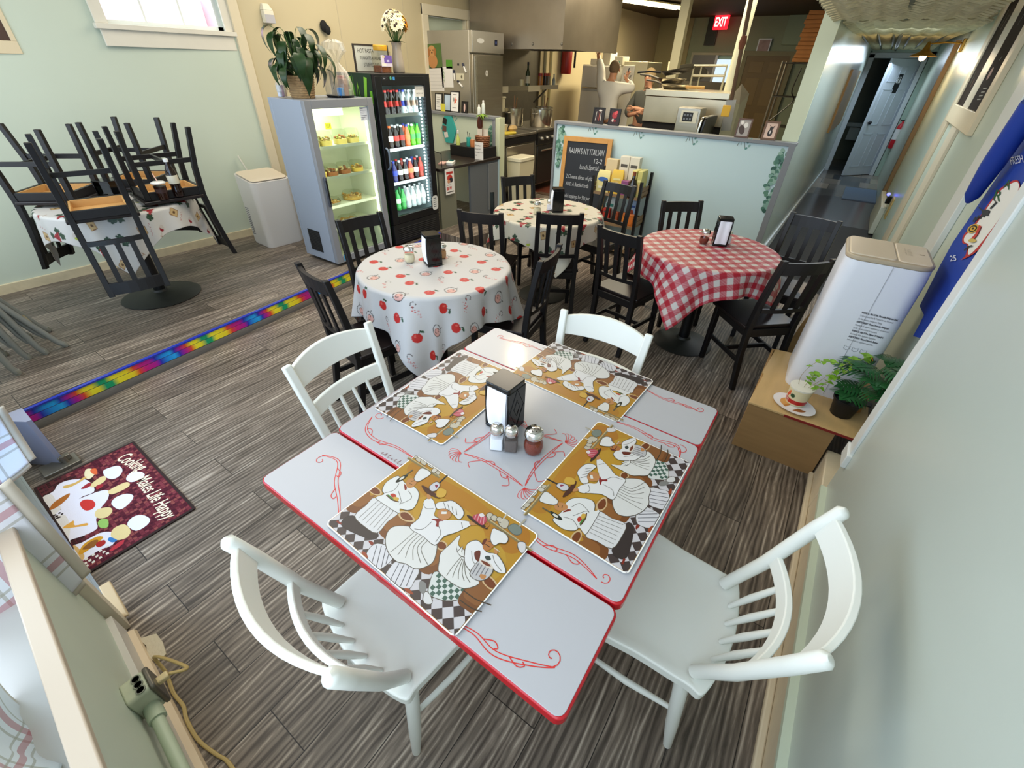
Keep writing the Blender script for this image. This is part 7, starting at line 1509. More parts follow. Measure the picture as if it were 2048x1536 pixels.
# hood
t = thing('extractor_hood', 'large stainless extractor hood over the stove', 'extractor hood', (-3.60, 6.28, 1.94))
g = G(); g.add([(0, 0, 0), (0, 1.70, 0), (-1.55, 1.70, 0), (-1.55, 0, 0), (0, 0, 0.84), (0, 1.70, 0.84), (-1.55, 1.70, 0.84), (-1.55, 0, 0.84)], [(0, 1, 5, 4), (3, 0, 4, 7), (1, 2, 6, 5), (4, 5, 6, 7), (2, 3, 7, 6)]); 
g.span((-1.55, -0.004, -0.02), (0.0, 0.03, 0.03)).span((-0.03, 0, -0.02), (0.004, 1.70, 0.03)).span((-1.55, 0.03, 0.10), (-0.03, 1.70, 0.12)); g.build('canopy', mat('hood_steel', '#9c9180', 0.36, 0.75, var=0.25, vscale=2.5), t, smooth=0)
for k in range(3): g = G(); p = PY((1023, 1065, 1123)[k], 88, 6.27); g.ball((p.x+3.60, -0.006, p.z-1.94), 0.018, 8, sc=(1, 0.5, 1)); g.build('bolt', STEELD, t)
# steel back wall, shelf and its bottles
tag(G().span((-5.203, 6.2, 0.9), (-5.19, 8.3, 1.98)).build('splashback', mat('splashback_steel', '#7d796e', 0.4, 0.75, var=0.15)), 'dull steel sheet on the wall behind the stove', 'splashback')
t = thing('wall_shelf', 'steel shelf over the stove carrying bottles and spice jars', 'shelf', (-4.58, 6.0, 1.42)); g = G(); g.span((-0.28, 0, 0), (0.0, 1.95, 0.02)).span((-0.012, 0, 0.02), (0.0, 1.95, 0.06)); g.build('board', STEEL, t)
for y0, y1 in ((0.02, 0.45), (1.0, 1.35)): g = G(); g.span((0.001, y0, -0.02), (0.004, y1, 0.06)); g.build('label_plate', mat('cream_plate', '#c9bfa4', 0.5), t)
for y in (0.1, 1.6): g = G(); g.bar((-0.27, y, -0.2), (-0.03, y, 0.0), 0.02); g.build('bracket', STEELD, t)
ZS = 1.441
for name, lab, px, h, r, c, cap in (('oil_bottle', 'tall dark green oil bottle on the steel shelf', 1055, 0.34, 0.036, '#39452a', '#141414'), ('spice_jar', 'orange spice jar with red lid on the steel shelf', 1080, 0.20, 0.04, '#b5702c', '#a8301f'), ('spice_jar', 'dark spice jar with red lid on the steel shelf', 1090, 0.20, 0.035, '#3a2c22', '#a8301f'), ('spice_jar', 'clear spice jar with orange lid on the steel shelf', 1096, 0.20, 0.03, '#8a7a60', '#c25a2c'), ('water_bottle', 'clear plastic bottle at the right of the spice jars', 1107, 0.19, 0.028, '#a9aea4', '#9a9c94'), ('jar', 'pale glass at the left of the oil bottle', 1043, 0.12, 0.035, '#c2b890', '#c2b890')):
    p = PX(px, 172, -4.66); t = thing(name, lab, 'bottle' if 'bottle' in name else 'jar', (-4.66, p.y, ZS)); g = G()
    g.lathe([(r, 0), (r, h*0.55), (r*0.4, h*0.75), (r*0.38, h*0.9)] if 'bottle' in name else [(r, 0), (r, h*0.8)], n=14); g.build('body', mat('jar_'+c[1:], c, 0.25), t, smooth=50)
    g = G(); g.lathe([(r*(0.45 if 'bottle' in name else 0.95), h*(0.88 if 'bottle' in name else 0.8)), (r*(0.42 if 'bottle' in name else 0.9), h), (0.001, h)], n=12); g.build('lid', mat('lid_'+cap[1:], cap, 0.4), t)
    if name == 'oil_bottle': g = G(); g.lathe([(r*1.01, h*0.2), (r*1.01, h*0.48)], n=14); g.build('paper_label', mat('cream_plate'), t)
t = thing('bowl', 'shallow bowl of pale crumbs at the left of the steel shelf', 'bowl', (-4.68, 6.12, ZS)); g = G(); g.lathe([(0.05, 0), (0.10, 0.04), (0.095, 0.04), (0.045, 0.01), (0.001, 0.01)], n=20); g.build('dish', mat('cream_plate'), t); g = G(); g.ball((0, 0, 0.035), 0.085, 10, sc=(1, 1, 0.35)); g.build('crumbs', mat('crumb_beige', '#cdb98c', 0.8, bump=1), t)
# prep table, stove
def steel_unit(name, label, cat, y0, y1, x0, x1, ztop):
    t = thing(name, label, cat, (x1, y0, UP)); w, dpt, h = y1-y0, x1-x0, ztop-UP; g = G(); g.span((-dpt, 0, 0.10), (-0.02, w, h-0.03)).span((-dpt, 0, h-0.03), (0.01, w, h)); g.build('body', STEELD, t, bevel=0.003)
    for a_ in (-dpt+0.05, -0.07):
        for b_ in (0.05, w-0.05): g = G(); g.lathe([(0.02, 0), (0.02, 0.1)], c=(a_, b_, 0), n=10); g.build('leg', STEELD, t)
    return t, w, h
t, w, h = steel_unit('prep_fridge', 'steel prep fridge with black control strip left of the stove', 'prep fridge', 5.45, 6.22, -4.38, -3.90, 0.965)
g = G(); g.span((-0.02, 0.03, 0.13), (0.0, w-0.03, h-0.14)); d = g.build('door', STEEL, t, bevel=0.004); g = G(); g.span((-0.02, 0.0, h-0.12), (0.006, w, h-0.04)); g.build('control_strip', BLKM, t); g = G(); g.lathe([(0.03, 0), (0.03, 0.012)], c=(0.0, 0.15, h-0.35), n=12, R=Matrix.Rotation(PI/2, 3, 'Y')); g.build('dial', mat('white_plastic'), d)
t, w, h = steel_unit('stove', 'steel range with knobs and an oven door in the kitchen', 'stove', 6.24, 7.60, -4.70, -3.90, 0.985)
g = G(); g.span((-0.02, 0.02, h-0.20), (0.012, w-0.02, h-0.05)); g.build('control_panel', mat('black_range_panel', '#1c1b1a', 0.35), t)
for k in range(8): g = G(); g.lathe([(0.028, 0), (0.022, 0.03), (0.001, 0.03)], c=(0.012, 0.12+k*0.155, h-0.125), n=12, R=Matrix.Rotation(PI/2, 3, 'Y')); g.build('knob', mat('bright_steel'), t)
g = G(); g.span((-0.02, 0.05, 0.12), (0.0, w-0.05, h-0.22)); d = g.build('oven_door', mat('black_oven_door', '#23211f', 0.3), t, bevel=0.004); g = G(); g.tube([(0.03, 0.10, h-0.28), (0.03, w-0.1, h-0.28)], 0.012, 8); g.build('handle', mat('bright_steel'), d)
tag(G().span((-3.862, 6.78, 0.55), (-3.85, 7.0, 0.76)).build('towel', mat('white_towel', '#d8d2c2', 0.8, bump=0.5), bevel=0.004), 'white towel hanging on the stove door handle', 'towel')
for k, (lab, x, y, r, hh) in enumerate((('big polished steel pot in front on the stove', -4.08, 6.62, 0.165, 0.22), ('steel pot with spoons at the back of the stove', -4.42, 7.25, 0.15, 0.20), ('steel pot behind the prep fridge, beside the big pot', -4.45, 6.42, 0.15, 0.22))):
    t = thing('cooking_pot', lab, 'pot', (x, y, 0.986)); g = G(); g.lathe([(r*0.95, 0), (r, 0.01), (r, hh), (r*1.04, hh), (r*1.04, hh+0.008), (r*0.97, hh+0.008), (r*0.95, 0.02), (0.001, 0.02)], n=28); g.build('body', mat('polished_steel', '#c9c2b2', 0.18, 0.95), t, smooth=50)
    for s in (-1, 1): g = G(); g.tube([(-0.04, s*r, hh*0.8), (-0.03, s*(r+0.035), hh*0.8), (0.03, s*(r+0.035), hh*0.8), (0.04, s*r, hh*0.8)], 0.008, 6); g.build('handle', STEELD, t)
    if k: g = G(); g.tube([(0, 0, 0.05), (0.08, -0.03, hh+0.14)], 0.008, 6).tube([(0, 0, 0.05), (-0.03, 0.06, hh+0.16)], 0.008, 6); g.build('spoon', mat('wood_spoon', '#6a4a2c', 0.6), t)
t = thing('tray_of_scraps', 'yellow tray with bowl and crumpled paper on the prep fridge', 'tray', (-4.02, 5.62, 0.966)); g = G(); g.span((-0.13, -0.12, 0), (0.10, 0.12, 0.03)); g.build('tray', mat('yellow_tray', '#c9b23c', 0.5), t, bevel=0.01); g = G(); g.lathe([(0.05, 0.03), (0.075, 0.11), (0.07, 0.11), (0.045, 0.04)], c=(-0.05, 0.0, 0), n=18); g.build('bowl', mat('cream_plate'), t); g = G(); g.ball((0.02, 0.14, 0.06), 0.06, 9, sc=(0.8, 1.6, 0.7)); g.build('paper', mat('tan_paper', '#b99a66', 0.7, bump=1), t, smooth=0)
t = thing('bin', 'cream plastic bin with lid before the prep fridge', 'bin', (-3.755, 5.62, UP)); g = G(); g.prism(rect(0.20, 0.34, 0.03, 4), 0, 0.02); g.add([(-0.09, -0.15, 0.02), (0.09, -0.15, 0.02), (0.09, 0.15, 0.02), (-0.09, 0.15, 0.02), (-0.11, -0.18, 0.55), (0.11, -0.18, 0.55), (0.11, 0.18, 0.55), (-0.11, 0.18, 0.55)], [(0, 1, 5, 4), (1, 2, 6, 5), (2, 3, 7, 6), (3, 0, 4, 7), (3, 2, 1, 0)]); g.build('tub', mat('cream_bin', '#d0c7a8', 0.4), t); g = G(); g.prism(rect(0.24, 0.38, 0.04, 4), 0.55, 0.60); g.build('lid', mat('cream_bin_lid', '#dbd3b8', 0.4), t, bevel=0.01)
t = thing('storage_tub', 'white tub on the wall ledge left of the stove', 'tub', (-4.62, 5.98+0.2, 1.16)); g = G(); g.span((-0.10, -0.12, 0), (0.10, 0.12, 0.19)).span((-0.11, -0.13, 0.17), (0.11, 0.13, 0.20)); g.build('tub', mat('cream_bin'), t, bevel=0.01); g = G(); g.ball((0, 0, 0.22), 0.10, 9, sc=(0.9, 1, 0.4)); g.build('bag', mat('clear_bag', '#c9c2b0', 0.4), t, smooth=0)
tag(G().span((-4.80, 6.05, 0.986), (-4.55, 6.24, 1.16)).build('black_appliance', BLKM, bevel=0.01), 'black appliance with a blue light on the prep fridge back', 'appliance')
t = thing('extinguisher', 'dark red fire extinguisher on the wall beside the hood', 'fire extinguisher', (-5.10, 9.1, 1.62)); g = G(); g.lathe([(0.09, 0), (0.10, 0.02), (0.10, 0.42), (0.05, 0.50)], n=18); g.build('tank', mat('dark_red_tank', '#8a1f1c', 0.35), t, smooth=50); g = G(); g.tube([(0.05, 0.05, 0.5), (0.12, 0.10, 0.4), (0.12, 0.10, 0.1)], 0.02, 8); g.build('hose', BLKM, t)
g = G(); g.tube([(-5.12, 8.35, 1.0), (-5.12, 8.35, 2.0)], 0.035, 10).tube([(-5.12, 8.55, 1.0), (-5.12, 8.55, 2.0)], 0.035, 10); tag(g.build('wall_pipe', mat('cream_pipe', '#c9bd90', 0.45)), 'pair of cream pipes on the wall right of the stove', 'pipe')
# white fridges at the back
WF = mat('old_white_fridge', '#c6bf9f', 0.4); WF2 = mat('white_fridge_side', '#c9c6bd', 0.4)
t = thing('white_fridge', 'grey white upright fridge the cook is reaching over', 'fridge', (-4.36, 9.25, UP)); g = G(); g.span((-0.46, 0, 0.04), (0.28, 0.7, 1.66)); g.build('cabinet', WF2, t, bevel=0.01); g = G(); g.span((-0.44, -0.05, 1.28), (0.26, -0.002, 1.64)); g.build('freezer_door', mat('white_fridge_door', '#d3d0c6', 0.4), t, bevel=0.012); g = G(); g.span((-0.44, -0.05, 0.06), (0.26, -0.002, 1.25)); d = g.build('door', mat('white_fridge_door'), t, bevel=0.012); g = G(); g.tube([(-0.40, -0.07, 1.30), (0.2, -0.07, 1.30)], 0.012, 6); g.build('handle', mat('bright_steel'), d)
t = thing('white_cabinet', 'tall cream fridge with black letters on its door right of the cook', 'fridge', (-3.88, 9.35, UP)); g = G(); g.span((-0.15, 0, 0.04), (0.30, 0.75, 1.72)); g.build('cabinet', WF, t, bevel=0.01); g = G(); g.span((-0.15, -0.04, 0.06), (0.08, -0.002, 1.66)); d = g.build('door', mat('white_fridge_door'), t, bevel=0.01); a = Art(0.001)
for k in range(9): a.rect(-0.10+0.018*k, 1.50-0.02*(k*3 % 4), -0.09+0.018*k, 1.54-0.02*(k*3 % 4), '#2a2a2c')
a.build('letters', frameM((0, -0.042, 0), (1, 0, 0), (0, 0, 1)), d)
for lab, x, w, h, c in (('white box on top of the grey white fridge', -4.40, 0.16, 0.19, '#cfc9b6'), ('pale box on top of the fridge under the cook\'s hand', -4.62, 0.2, 0.09, '#d3cfc2'), ('pale bag with teal mark on the fridge top', -4.15, 0.16, 0.13, '#d0ccb8')):
    t = thing('box', lab, 'box', (x, 9.5, UP+1.661), 0, 'boxes on the white fridge'); g = G(); g.span((-w/2, -0.15, 0), (w/2, 0.15, h)); g.build('carton', mat('carton_'+c[1:], c, 0.6), t, bevel=0.004)
    if 'teal' in lab: g = G(); g.span((-0.06, -0.153, 0.02), (0.03, -0.1505, 0.055)); g.build('teal_mark', mat('teal_tape', '#3fa08c', 0.5), t)
# pizza oven
t = thing('pizza_oven', 'stainless pizza oven with open lower deck behind the divider', 'oven', (-2.46, 6.55, UP)); ow, od = 1.02, 0.95
OV = mat('oven_steel', '#b3a88f', 0.33, 0.85, var=0.25, vscale=3)
g = G(); g.span((0, 0, 1.06), (ow, od, 1.34)); g.build('hood_panel', OV, t, bevel=0.004)
g = G(); g.span((-0.01, -0.015, 1.345), (ow+0.01, od, 1.41)); g.build('top_lip', mat('oven_lip_steel', '#c2b89f', 0.35, 0.85), t, bevel=0.004)
g = G(); g.span((0, 0.04, 0.95), (ow, od, 1.055)); g.build('deck_opening', mat('oven_dark', '#14110f', 0.7), t)
g = G(); g.span((-0.09, -0.20, 0.925), (ow-0.30, 0.20, 0.965)); g.build('hearth_shelf', mat('brown_hearth', '#7a4f38', 0.6, var=0.4, vscale=12), t, bevel=0.003)
g = G(); g.span((-0.10, -0.22, 0.80), (ow-0.28, 0.05, 0.922)); g.build('front_apron', mat('scorched_steel', '#a89a82', 0.4, 0.7, var=0.35, vscale=7), t, bevel=0.004)
g = G(); g.span((0.0, 0.06, 0.35), (ow, od, 0.8)); g.build('lower_deck', OV, t, bevel=0.004)
for x in (0.05, ow-0.05):
    for y in (0.12, od-0.06): g = G(); g.bar((x, y, 0.35), (x, y, 0), 0.05, 0.05, (0, 1, 0)); g.build('leg', STEELD, t)
g = G(); g.add([(ow, 0.0, 0.9), (ow, 0.5, 0.9), (ow, 0.5, 1.5), (ow, 0.0, 1.34), (ow+0.12, 0.1, 0.9), (ow+0.12, 0.5, 0.9), (ow+0.12, 0.5, 1.4), (ow+0.12, 0.1, 1.30)], [(0, 1, 2, 3), (7, 6, 5, 4), (0, 4, 5, 1), (2, 6, 7, 3), (3, 7, 4, 0), (1, 5, 6, 2)]); g.build('side_shroud', STEEL, t)
t = thing('control_cabinet', 'steel control box with dark keypad in front of the pizza oven', 'control box', (-1.84, 6.08, UP)); g = G(); g.span((-0.02, -0.02, 0.5), (0.25, 0.2, 1.27)); g.build('case', STEEL, t, bevel=0.008); g = G(); g.span((0.03, -0.028, 1.12), (0.22, -0.018, 1.24)); k_ = g.build('panel_frame', mat('cream_steel', '#c9c0a8', 0.4, 0.5), t); a = Art(0.001); a.rect(0.055, 1.135, 0.17, 1.225, '#16181c')
for i in range(6): a.rect(0.066+(i % 3)*0.034, 1.15+(i//3)*0.038, 0.088+(i % 3)*0.034, 1.17+(i//3)*0.038, '#6a7078')
a.build('keypad', frameM((0, -0.0285, 0), (1, 0, 0), (0, 0, 1)), k_)
for i, (lab, x, m_) in enumerate((('dark rounded pan standing on edge beside the control box', -1.56, BLKM), ('bright steel tray leaning beside the dark pan', -1.60, mat('bright_steel')))):
    t = thing('leaning_pan', lab, 'pan', (x, 6.10, 0.75)); g = G(); g.T = Matrix.Rotation(0.12, 4, 'Y'); g.prism(rect(0.5, 0.60, 0.05, 4, 0.1, 0.27), -0.012, 0.012, M=Matrix(((0, 0, 1, 0), (1, 0, 0, 0), (0, 1, 0, 0), (0, 0, 0, 1)))); g.build('sheet', m_, t, bevel=0.004)
t = thing('pizza_peel', 'long wooden pizza peel leaning up against the oven', 'pizza peel', (-1.50, 6.5, 1.2)); 
p, q = PY(1463, 200, 6.5), PY(1502, 0, 6.5); p -= Vector((-1.50, 6.5, 1.2)); q -= Vector((-1.50, 6.5, 1.2)); g = G(); g.tube([tuple(p), tuple(p+(q-p)*1.1)], 0.022, 8); g.build('shaft', mat('dark_peel_wood', '#5a4230', 0.6), t); g = G(); g.ball(tuple(p+(q-p)*0.60), 0.04, 8, sc=(1, 1, 2)); g.build('grip', mat('rust_brown', '#6a3a24', 0.6), t); g = G(); g.bar(tuple(p-(q-p)*0.35), tuple(p), 0.11, 0.012); g.build('blade', mat('grey_blade', '#8a857a', 0.4, 0.6), t)
tag(G().box(tuple(PY(1452, 222, 6.2)), (0.09, 0.01, 0.11)).build('yellow_scraper', mat('yellow_plastic', '#d8a828', 0.5), bevel=0.02), 'yellow plastic scraper by the peel', 'scraper')  # floats free beside the peel, nothing holds it up
for i, (lab, px, py, r) in enumerate((('lowest steel frying pan in the stack on the pizza oven', 1348, 178, 0.20), ('middle steel frying pan in the stack on the pizza oven', 1340, 168, 0.19), ('tilted black frying pan at the top of the stack on the pizza oven', 1352, 157, 0.21))):
    p = PY(px, py, 6.95); z0 = (UP+1.411)+i*0.062; t = thing('frying_pan', lab, 'pan', (p.x, 6.98, z0), 2.8+0.15*i, 'pans on the pizza oven')
    if i == 2: t.rotation_euler = (0.0, 0.16, PI+0.25); t.location.z += 0.04
    g = G(); g.lathe([(r*0.72, 0), (r, 0.05), (r*1.01, 0.055), (r*0.97, 0.055), (r*0.70, 0.008), (0.001, 0.008)], n=28); g.build('bowl', mat('polished_steel') if i < 2 else mat('black_pan', '#1f1c1a', 0.35), t, smooth=50)
    g = G(); g.tube([(r, 0, 0.045), (r+0.14, 0, 0.075), (r+0.30, 0, 0.085)], 0.011, 8); g.build('handle', STEELD if i < 2 else BLKM, t)
tag(G().tube([tuple(PY(1372, 174, 6.75)), tuple(PY(1409, 175, 6.75))], 0.016, 8).build('rolling_pin', mat('pale_wood_pin', '#c99a54', 0.5)), 'wooden rolling pin lying on the pizza oven', 'rolling pin')
t = thing('wire_rack', 'pale steel wire rack frame behind the pizza oven', 'rack', (-1.95, 7.35, 1.53)); g = G(); w = 0.42
g.tube([(-w/2, 0, 0), (-w/2, 0, 0.26), (w/2, 0, 0.27), (w/2, 0, 0)], 0.016, 8).tube([(-w/2, 0, 0.15), (w/2, 0, 0.16)], 0.014, 8).tube([(-w/2+0.1, 0, 0), (-w/2+0.1, 0, 0.26)], 0.01, 6); g.build('frame', mat('pale_steel_tube', '#c2bda6', 0.35, 0.6), t)
# columns
def col_at(name, lab, px0, py0, px1, py1, y, r, m_, sq=False):
    p, q = PY(px0, py0, y), PY(px1, py1, y); x = (p.x+q.x)/2; g = G()
    if sq: g.span((x-r, y-r, UP), (x+r, y+r, 2.78)).span((x-r*1.5, y-r*1.5, 2.70), (x+r*1.5, y+r*1.5, 2.78))
    else: g.lathe([(r, UP), (r, 2.78)], c=(x, y, 0), n=18).lathe([(r*1.15, 1.45), (r*1.15, 1.50)], c=(x, y, 0), n=18)
    o = g.build(name, m_, smooth=40); return tag(o, lab, 'column')
col_at('support_column', 'square cream column behind the pizza oven', 1347, 150, 1370, 20, 9.0, 0.07, mat('cream_column', '#d0c8a4', 0.5), True)
col_at('pipe_column', 'round pale pipe column rising beside the pizza oven', 1455, 180, 1500, 30, 7.3, 0.062, mat('pale_pvc', '#cfceb4', 0.4))
# fluorescent fixture
A, B = Vector((-4.35, 9.3, 2.745)), Vector((-3.80, 11.1, 2.745)); t = thing('tube_light', 'fluorescent tube light on the dark kitchen ceiling', 'ceiling light', (0, 0, 0)); g = G(); g.bar(A, B, 0.26, 0.02); g.build('housing', mat('cream_fixture', '#d8cfa8', 0.5), t)
for s in (-0.055, 0.055): g = G(); g.tube([A+Vector((s, 0, -0.03)), B+Vector((s, 0, -0.03))], 0.028, 10); g.build('tube', mat('lit_tube', '#fff2c2', 0.5, emit=6, ehex='#fff0b8'), t)
# back wall things: doors, pictures, sign, boxes, rack
t = thing('back_door', 'brown six panel door in the kitchen back wall', 'door', (-2.42, 13.96, UP)); g = G(); g.span((-0.47, -0.03, 0), (0.47, 0.03, 1.93)); g.build('panel', mat('brown_door', '#6d5936', 0.5), t)
for cx in (-0.21, 0.21):
    for z0, z1 in ((0.2, 0.8), (0.95, 1.5), (1.6, 1.82)): g = G(); g.span((cx-0.15, -0.035, z0), (cx+0.15, -0.03, z1)); g.build('panel_moulding', mat('brown_door_panel', '#77623c', 0.5), t, bevel=0.01)
g = G(); g.span((-0.56, -0.045, 0), (-0.47, 0.0, 2.02)).span((0.47, -0.045, 0), (0.56, 0.0, 2.02)).span((-0.47, -0.045, 1.93), (0.47, 0.0, 2.02)); g.build('casing', mat('olive_casing', '#7a7454', 0.5), t)
t = thing('grey_door', 'grey door with a lit window pane in the kitchen back wall', 'door', (-3.62, 13.96, UP)); g = G(); g.span((-0.55, -0.03, 0), (0.0, 0.03, 1.93)); g.build('panel', mat('grey_steel_door', '#73767c', 0.4), t); g = G(); g.span((-0.60, -0.04, 0), (-0.55, 0.0, 1.98)).span((0.48, -0.04, 0), (0.52, 0.0, 1.98)).span((-0.55, -0.04, 1.93), (0.48, 0.0, 1.98)); g.build('casing', mat('pale_casing', '#a9a894', 0.5), t)
g = G(); g.span((0.06, -0.02, 0.2), (0.44, 0.0, 1.85)); g.build('window_pane', mat('daylit_pane', '#bcd0e0', 0.3, emit=0.9, ehex='#c2d8ea'), t); g = G(); g.span((0.0, -0.03, 0), (0.06, 0.01, 1.93)).span((0.44, -0.03, 0), (0.48, 0.01, 1.93)); g.build('window_frame', mat('white_panel_door'), t); g = G(); g.ball((-0.12, -0.04, 1.55), 0.06, 10, sc=(1, 0.4, 1)); g.build('door_wreath', mat('pale_badge', '#cfcfc8', 0.5), t); g = G(); g.span((-0.52, -0.034, 0.4), (-0.38, -0.03, 1.15)); g.build('blue_notice', mat('pale_blue_strip'), t)
def wall_pic(name, label, px0, py0, px1, py1, y, col, fm, fn=None):
    p, q = PY(px0, py1, y), PY(px1, py0, y); t = thing(name, label, 'picture', ((p.x+q.x)/2, y, p.z)); w, h = q.x-p.x, q.z-p.z; g = G(); g.span((-w/2, -0.02, 0), (w/2, 0.0, h)); g.build('frame', fm, t); g = G(); g.span((-w/2+0.025, -0.024, 0.025), (w/2-0.025, -0.018, h-0.025)); g.build('picture', mat('pic_'+col[1:], col, 0.5, var=0.6, vscale=7), t)
wall_pic('dark_poster', 'dark navy and green poster on the kitchen back wall under the exit sign', 1407, 30, 1443, 91, 13.95, '#17241f', mat('black_frame'))
wall_pic('certificate', 'white framed reddish certificate above the brown door', 1511, 77, 1545, 105, 13.95, '#9a8284', mat('white_panel_door'))
p, q = PY(1562, 90, 13.96), PY(1618, 28, 13.96); tag(G().span((p.x, 13.93, p.z), (q.x, 13.97, q.z)).build('wall_panel', mat('sage_panel', '#8a9a80', 0.5), bevel=0.006), 'sage green panel on the kitchen back wall right of the certificate', 'panel')
p = PY(1443, 43, 13.6); t = thing('exit_sign', 'red lit EXIT sign high on the kitchen back wall', 'sign', (p.x, 13.6, p.z), ang(-14)); g = G(); g.span((-0.17, -0.03, -0.15), (0.17, 0.03, 0.15)); g.build('case', mat('red_lit_face', '#d81e28', 0.4, emit=1.6, ehex='#e01c2c'), t, bevel=0.006); a = Art(0.002); a.text('EXIT', -0.145, -0.085, 0.23, '#ffd8d0', sx=0.62, bold=0.006); a.build('lettering', frameM((0, -0.031, 0), (1, 0, 0), (0, 0, 1)), t, mat('lit_letters', '#ffc8c0', 0.5, emit=2.2, ehex='#ffb8b0'))
g = G(); g.tube([(p.x+0.1, 13.6, p.z+0.15), (p.x+0.1, 13.6, 2.78)], 0.012, 6); o = g.build('hanger', BLKM); o.parent = t; o.matrix_parent_inverse = (Matrix.Translation(t.location) @ t.rotation_euler.to_matrix().to_4x4()).inverted()
BOXC = mat('pizza_box_card', '#b5773f', 0.7, var=0.15, vscale=10); pb = None
for k in range(12):
    lab = 'brown card box, %s up in the stack on the shelf by the kitchen corner' % ['lowest', 'second', 'third', 'fourth', 'fifth', 'sixth', 'seventh', 'eighth', 'ninth', 'tenth', 'eleventh', 'topmost'][k]; loc = (-1.34+0.014*((k*7) % 3), 11.6, 1.91+0.062*k)
    if pb is None: pb = thing('card_box', lab, 'box', loc, 0, 'card boxes stacked by the kitchen corner'); g = G(); g.span((-0.22, -0.2, 0), (0.22, 0.2, 0.058)); g.build('carton', BOXC, pb, bevel=0.003); g = G(); g.span((-0.221, -0.201, 0.045), (0.221, 0.201, 0.047)); g.build('flap_line', mat('box_seam', '#6a4524', 0.7), pb)
    else: clone(pb, loc, 0, lab)
t = thing('shelf_rack', 'black wire shelf rack by the kitchen corner carrying card boxes', 'rack', (-1.40, 11.6, UP)); 
for x in (-0.30, 0.25):
    for y in (-0.25, 0.25): g = G(); g.tube([(x, y, 0), (x, y, 1.80)], 0.018, 8); g.build('post', STEELD, t)
for z in (0.75, 1.25, 1.78): g = G(); g.span((-0.31, -0.26, z-0.015), (0.26, 0.26, z)); g.build('shelf', mat('dark_wire_shelf', '#3a362e', 0.5), t)
g = G(); g.tube(smooth_path([(0.05, -0.27, 1.7), (0.02, -0.28, 1.35), (0.1, -0.28, 1.2), (-0.05, -0.28, 1.0), (-0.2, -0.28, 0.85)], 5, closed=False), 0.012, 6); g.build('hanging_cable', BLKM, t)
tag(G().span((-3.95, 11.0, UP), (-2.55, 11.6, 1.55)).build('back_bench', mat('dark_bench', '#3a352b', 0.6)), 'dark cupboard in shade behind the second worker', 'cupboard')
t = thing('serving_tray', 'dark oval tray standing on the cupboard at the back', 'tray', (-3.35, 11.2, 1.552)); g = G(); g.T = Matrix.Rotation(0.25, 4, 'X'); g.prism([(0.36*math.cos(k*PI/14), 0.15+0.15*math.sin(k*PI/14)) for k in range(28)], -0.01, 0.01, M=Matrix(((1, 0, 0, 0), (0, 0, 1, 0), (0, 1, 0, 0), (0, 0, 0, 1)))); g.build('tray', mat('dark_tray', '#33312a', 0.5), t)
for x, lab in ((-3.78, 'left one of two cup stacks on the back cupboard'), (-3.66, 'right one of two cup stacks on the back cupboard')): t = thing('cup_stack', 'white paper cups stacked, '+lab, 'cups', (x, 11.15, 1.551)); g = G(); g.lathe([(0.03, 0), (0.045, 0.32), (0.04, 0.32)], n=14); g.build('cups', mat('pale_cups', '#b5b09a', 0.5), t)
# chalkboard and product rack before the divider
CY = 4.93
p = [PY(*q, CY) for q in ((1131, 275), (1226, 285), (1113, 373))]; x0, x1, zt_ = p[0].x, p[1].x, 1.10
t = thing('chalkboard_sign', 'chalkboard easel with pine frame listing lunch specials before the divider', 'chalkboard', ((x0+x1)/2-0.035, CY+0.0, 0.0)); W_, H_ = 0.60, 1.115; t.rotation_euler = (-0.105, ang(-1.5), 0)
g = G(); q = 0.05; g.span((-W_/2, -0.012, 0.0), (-W_/2+q, 0.012, H_)).span((W_/2-q, -0.012, 0.0), (W_/2, 0.012, H_)).span((-W_/2+q, -0.012, H_-q), (W_/2-q, 0.012, H_)).span((-W_/2+q, -0.012, 0.16), (W_/2-q, 0.012, 0.21)); g.build('frame', mat('pine_frame', '#c08d4c', 0.5, var=0.15, vscale=12), t, bevel=0.002)
g = G(); g.span((-W_/2+q, -0.004, 0.21), (W_/2-q, 0.008, H_-q)); bo = g.build('slate', mat('black_slate', '#22262d', 0.6, var=0.25, vscale=4), t)
a = Art(0.0006); CK = '#b9bcc0'
def tilt(txt, x, z, s, sx=0.62, sh=0.1, r_=0.0): a.text(txt, x, z, s, CK, sx=sx, shear=sh, rot=r_)
tilt("RALPH'S NY ITALIAN", -0.222, 0.945, 0.085, 0.56); tilt('12-2', 0.10, 0.865, 0.068, 0.9); tilt('Lunch Special:', -0.06, 0.795, 0.070, 0.62); tilt('2 Cheese slices of pizza', -0.225, 0.685, 0.062, 0.64, r_=0.0); tilt('AND A Bottled Soda', -0.215, 0.605, 0.060, 0.58); tilt('$7', 0.135, 0.595, 0.085, 0.9); tilt('add toppings for 50¢ per', -0.215, 0.475, 0.058, 0.58); tilt('topping per slice', -0.215, 0.415, 0.058, 0.62); tilt('CREDIT CARDS Accepted', -0.20, 0.318, 0.056, 0.60)
a.build('chalk_writing', frameM((0, -0.0046, 0), (1, 0, 0), (0, 0, 1)), bo, print_mat('chalk_print', 0.9))
RKX, RKY = -1.93, 4.86
t = thing('product_rack', 'black post rack with wooden trays of pasta and cookies before the divider', 'rack', (RKX, RKY, 0)); rw, rd = 0.27, 0.13
for sx in (-1, 1):
    for sy in (-1, 1): g = G(); g.bar((sx*rw, sy*rd, 0), (sx*rw, sy*rd, 0.86 if sy > 0 else 0.80), 0.028, 0.028, (0, 1, 0)); g.build('post', BLK, t)
CR = mat('weathered_crate', '#8a7052', 0.65, var=0.25, vscale=9)
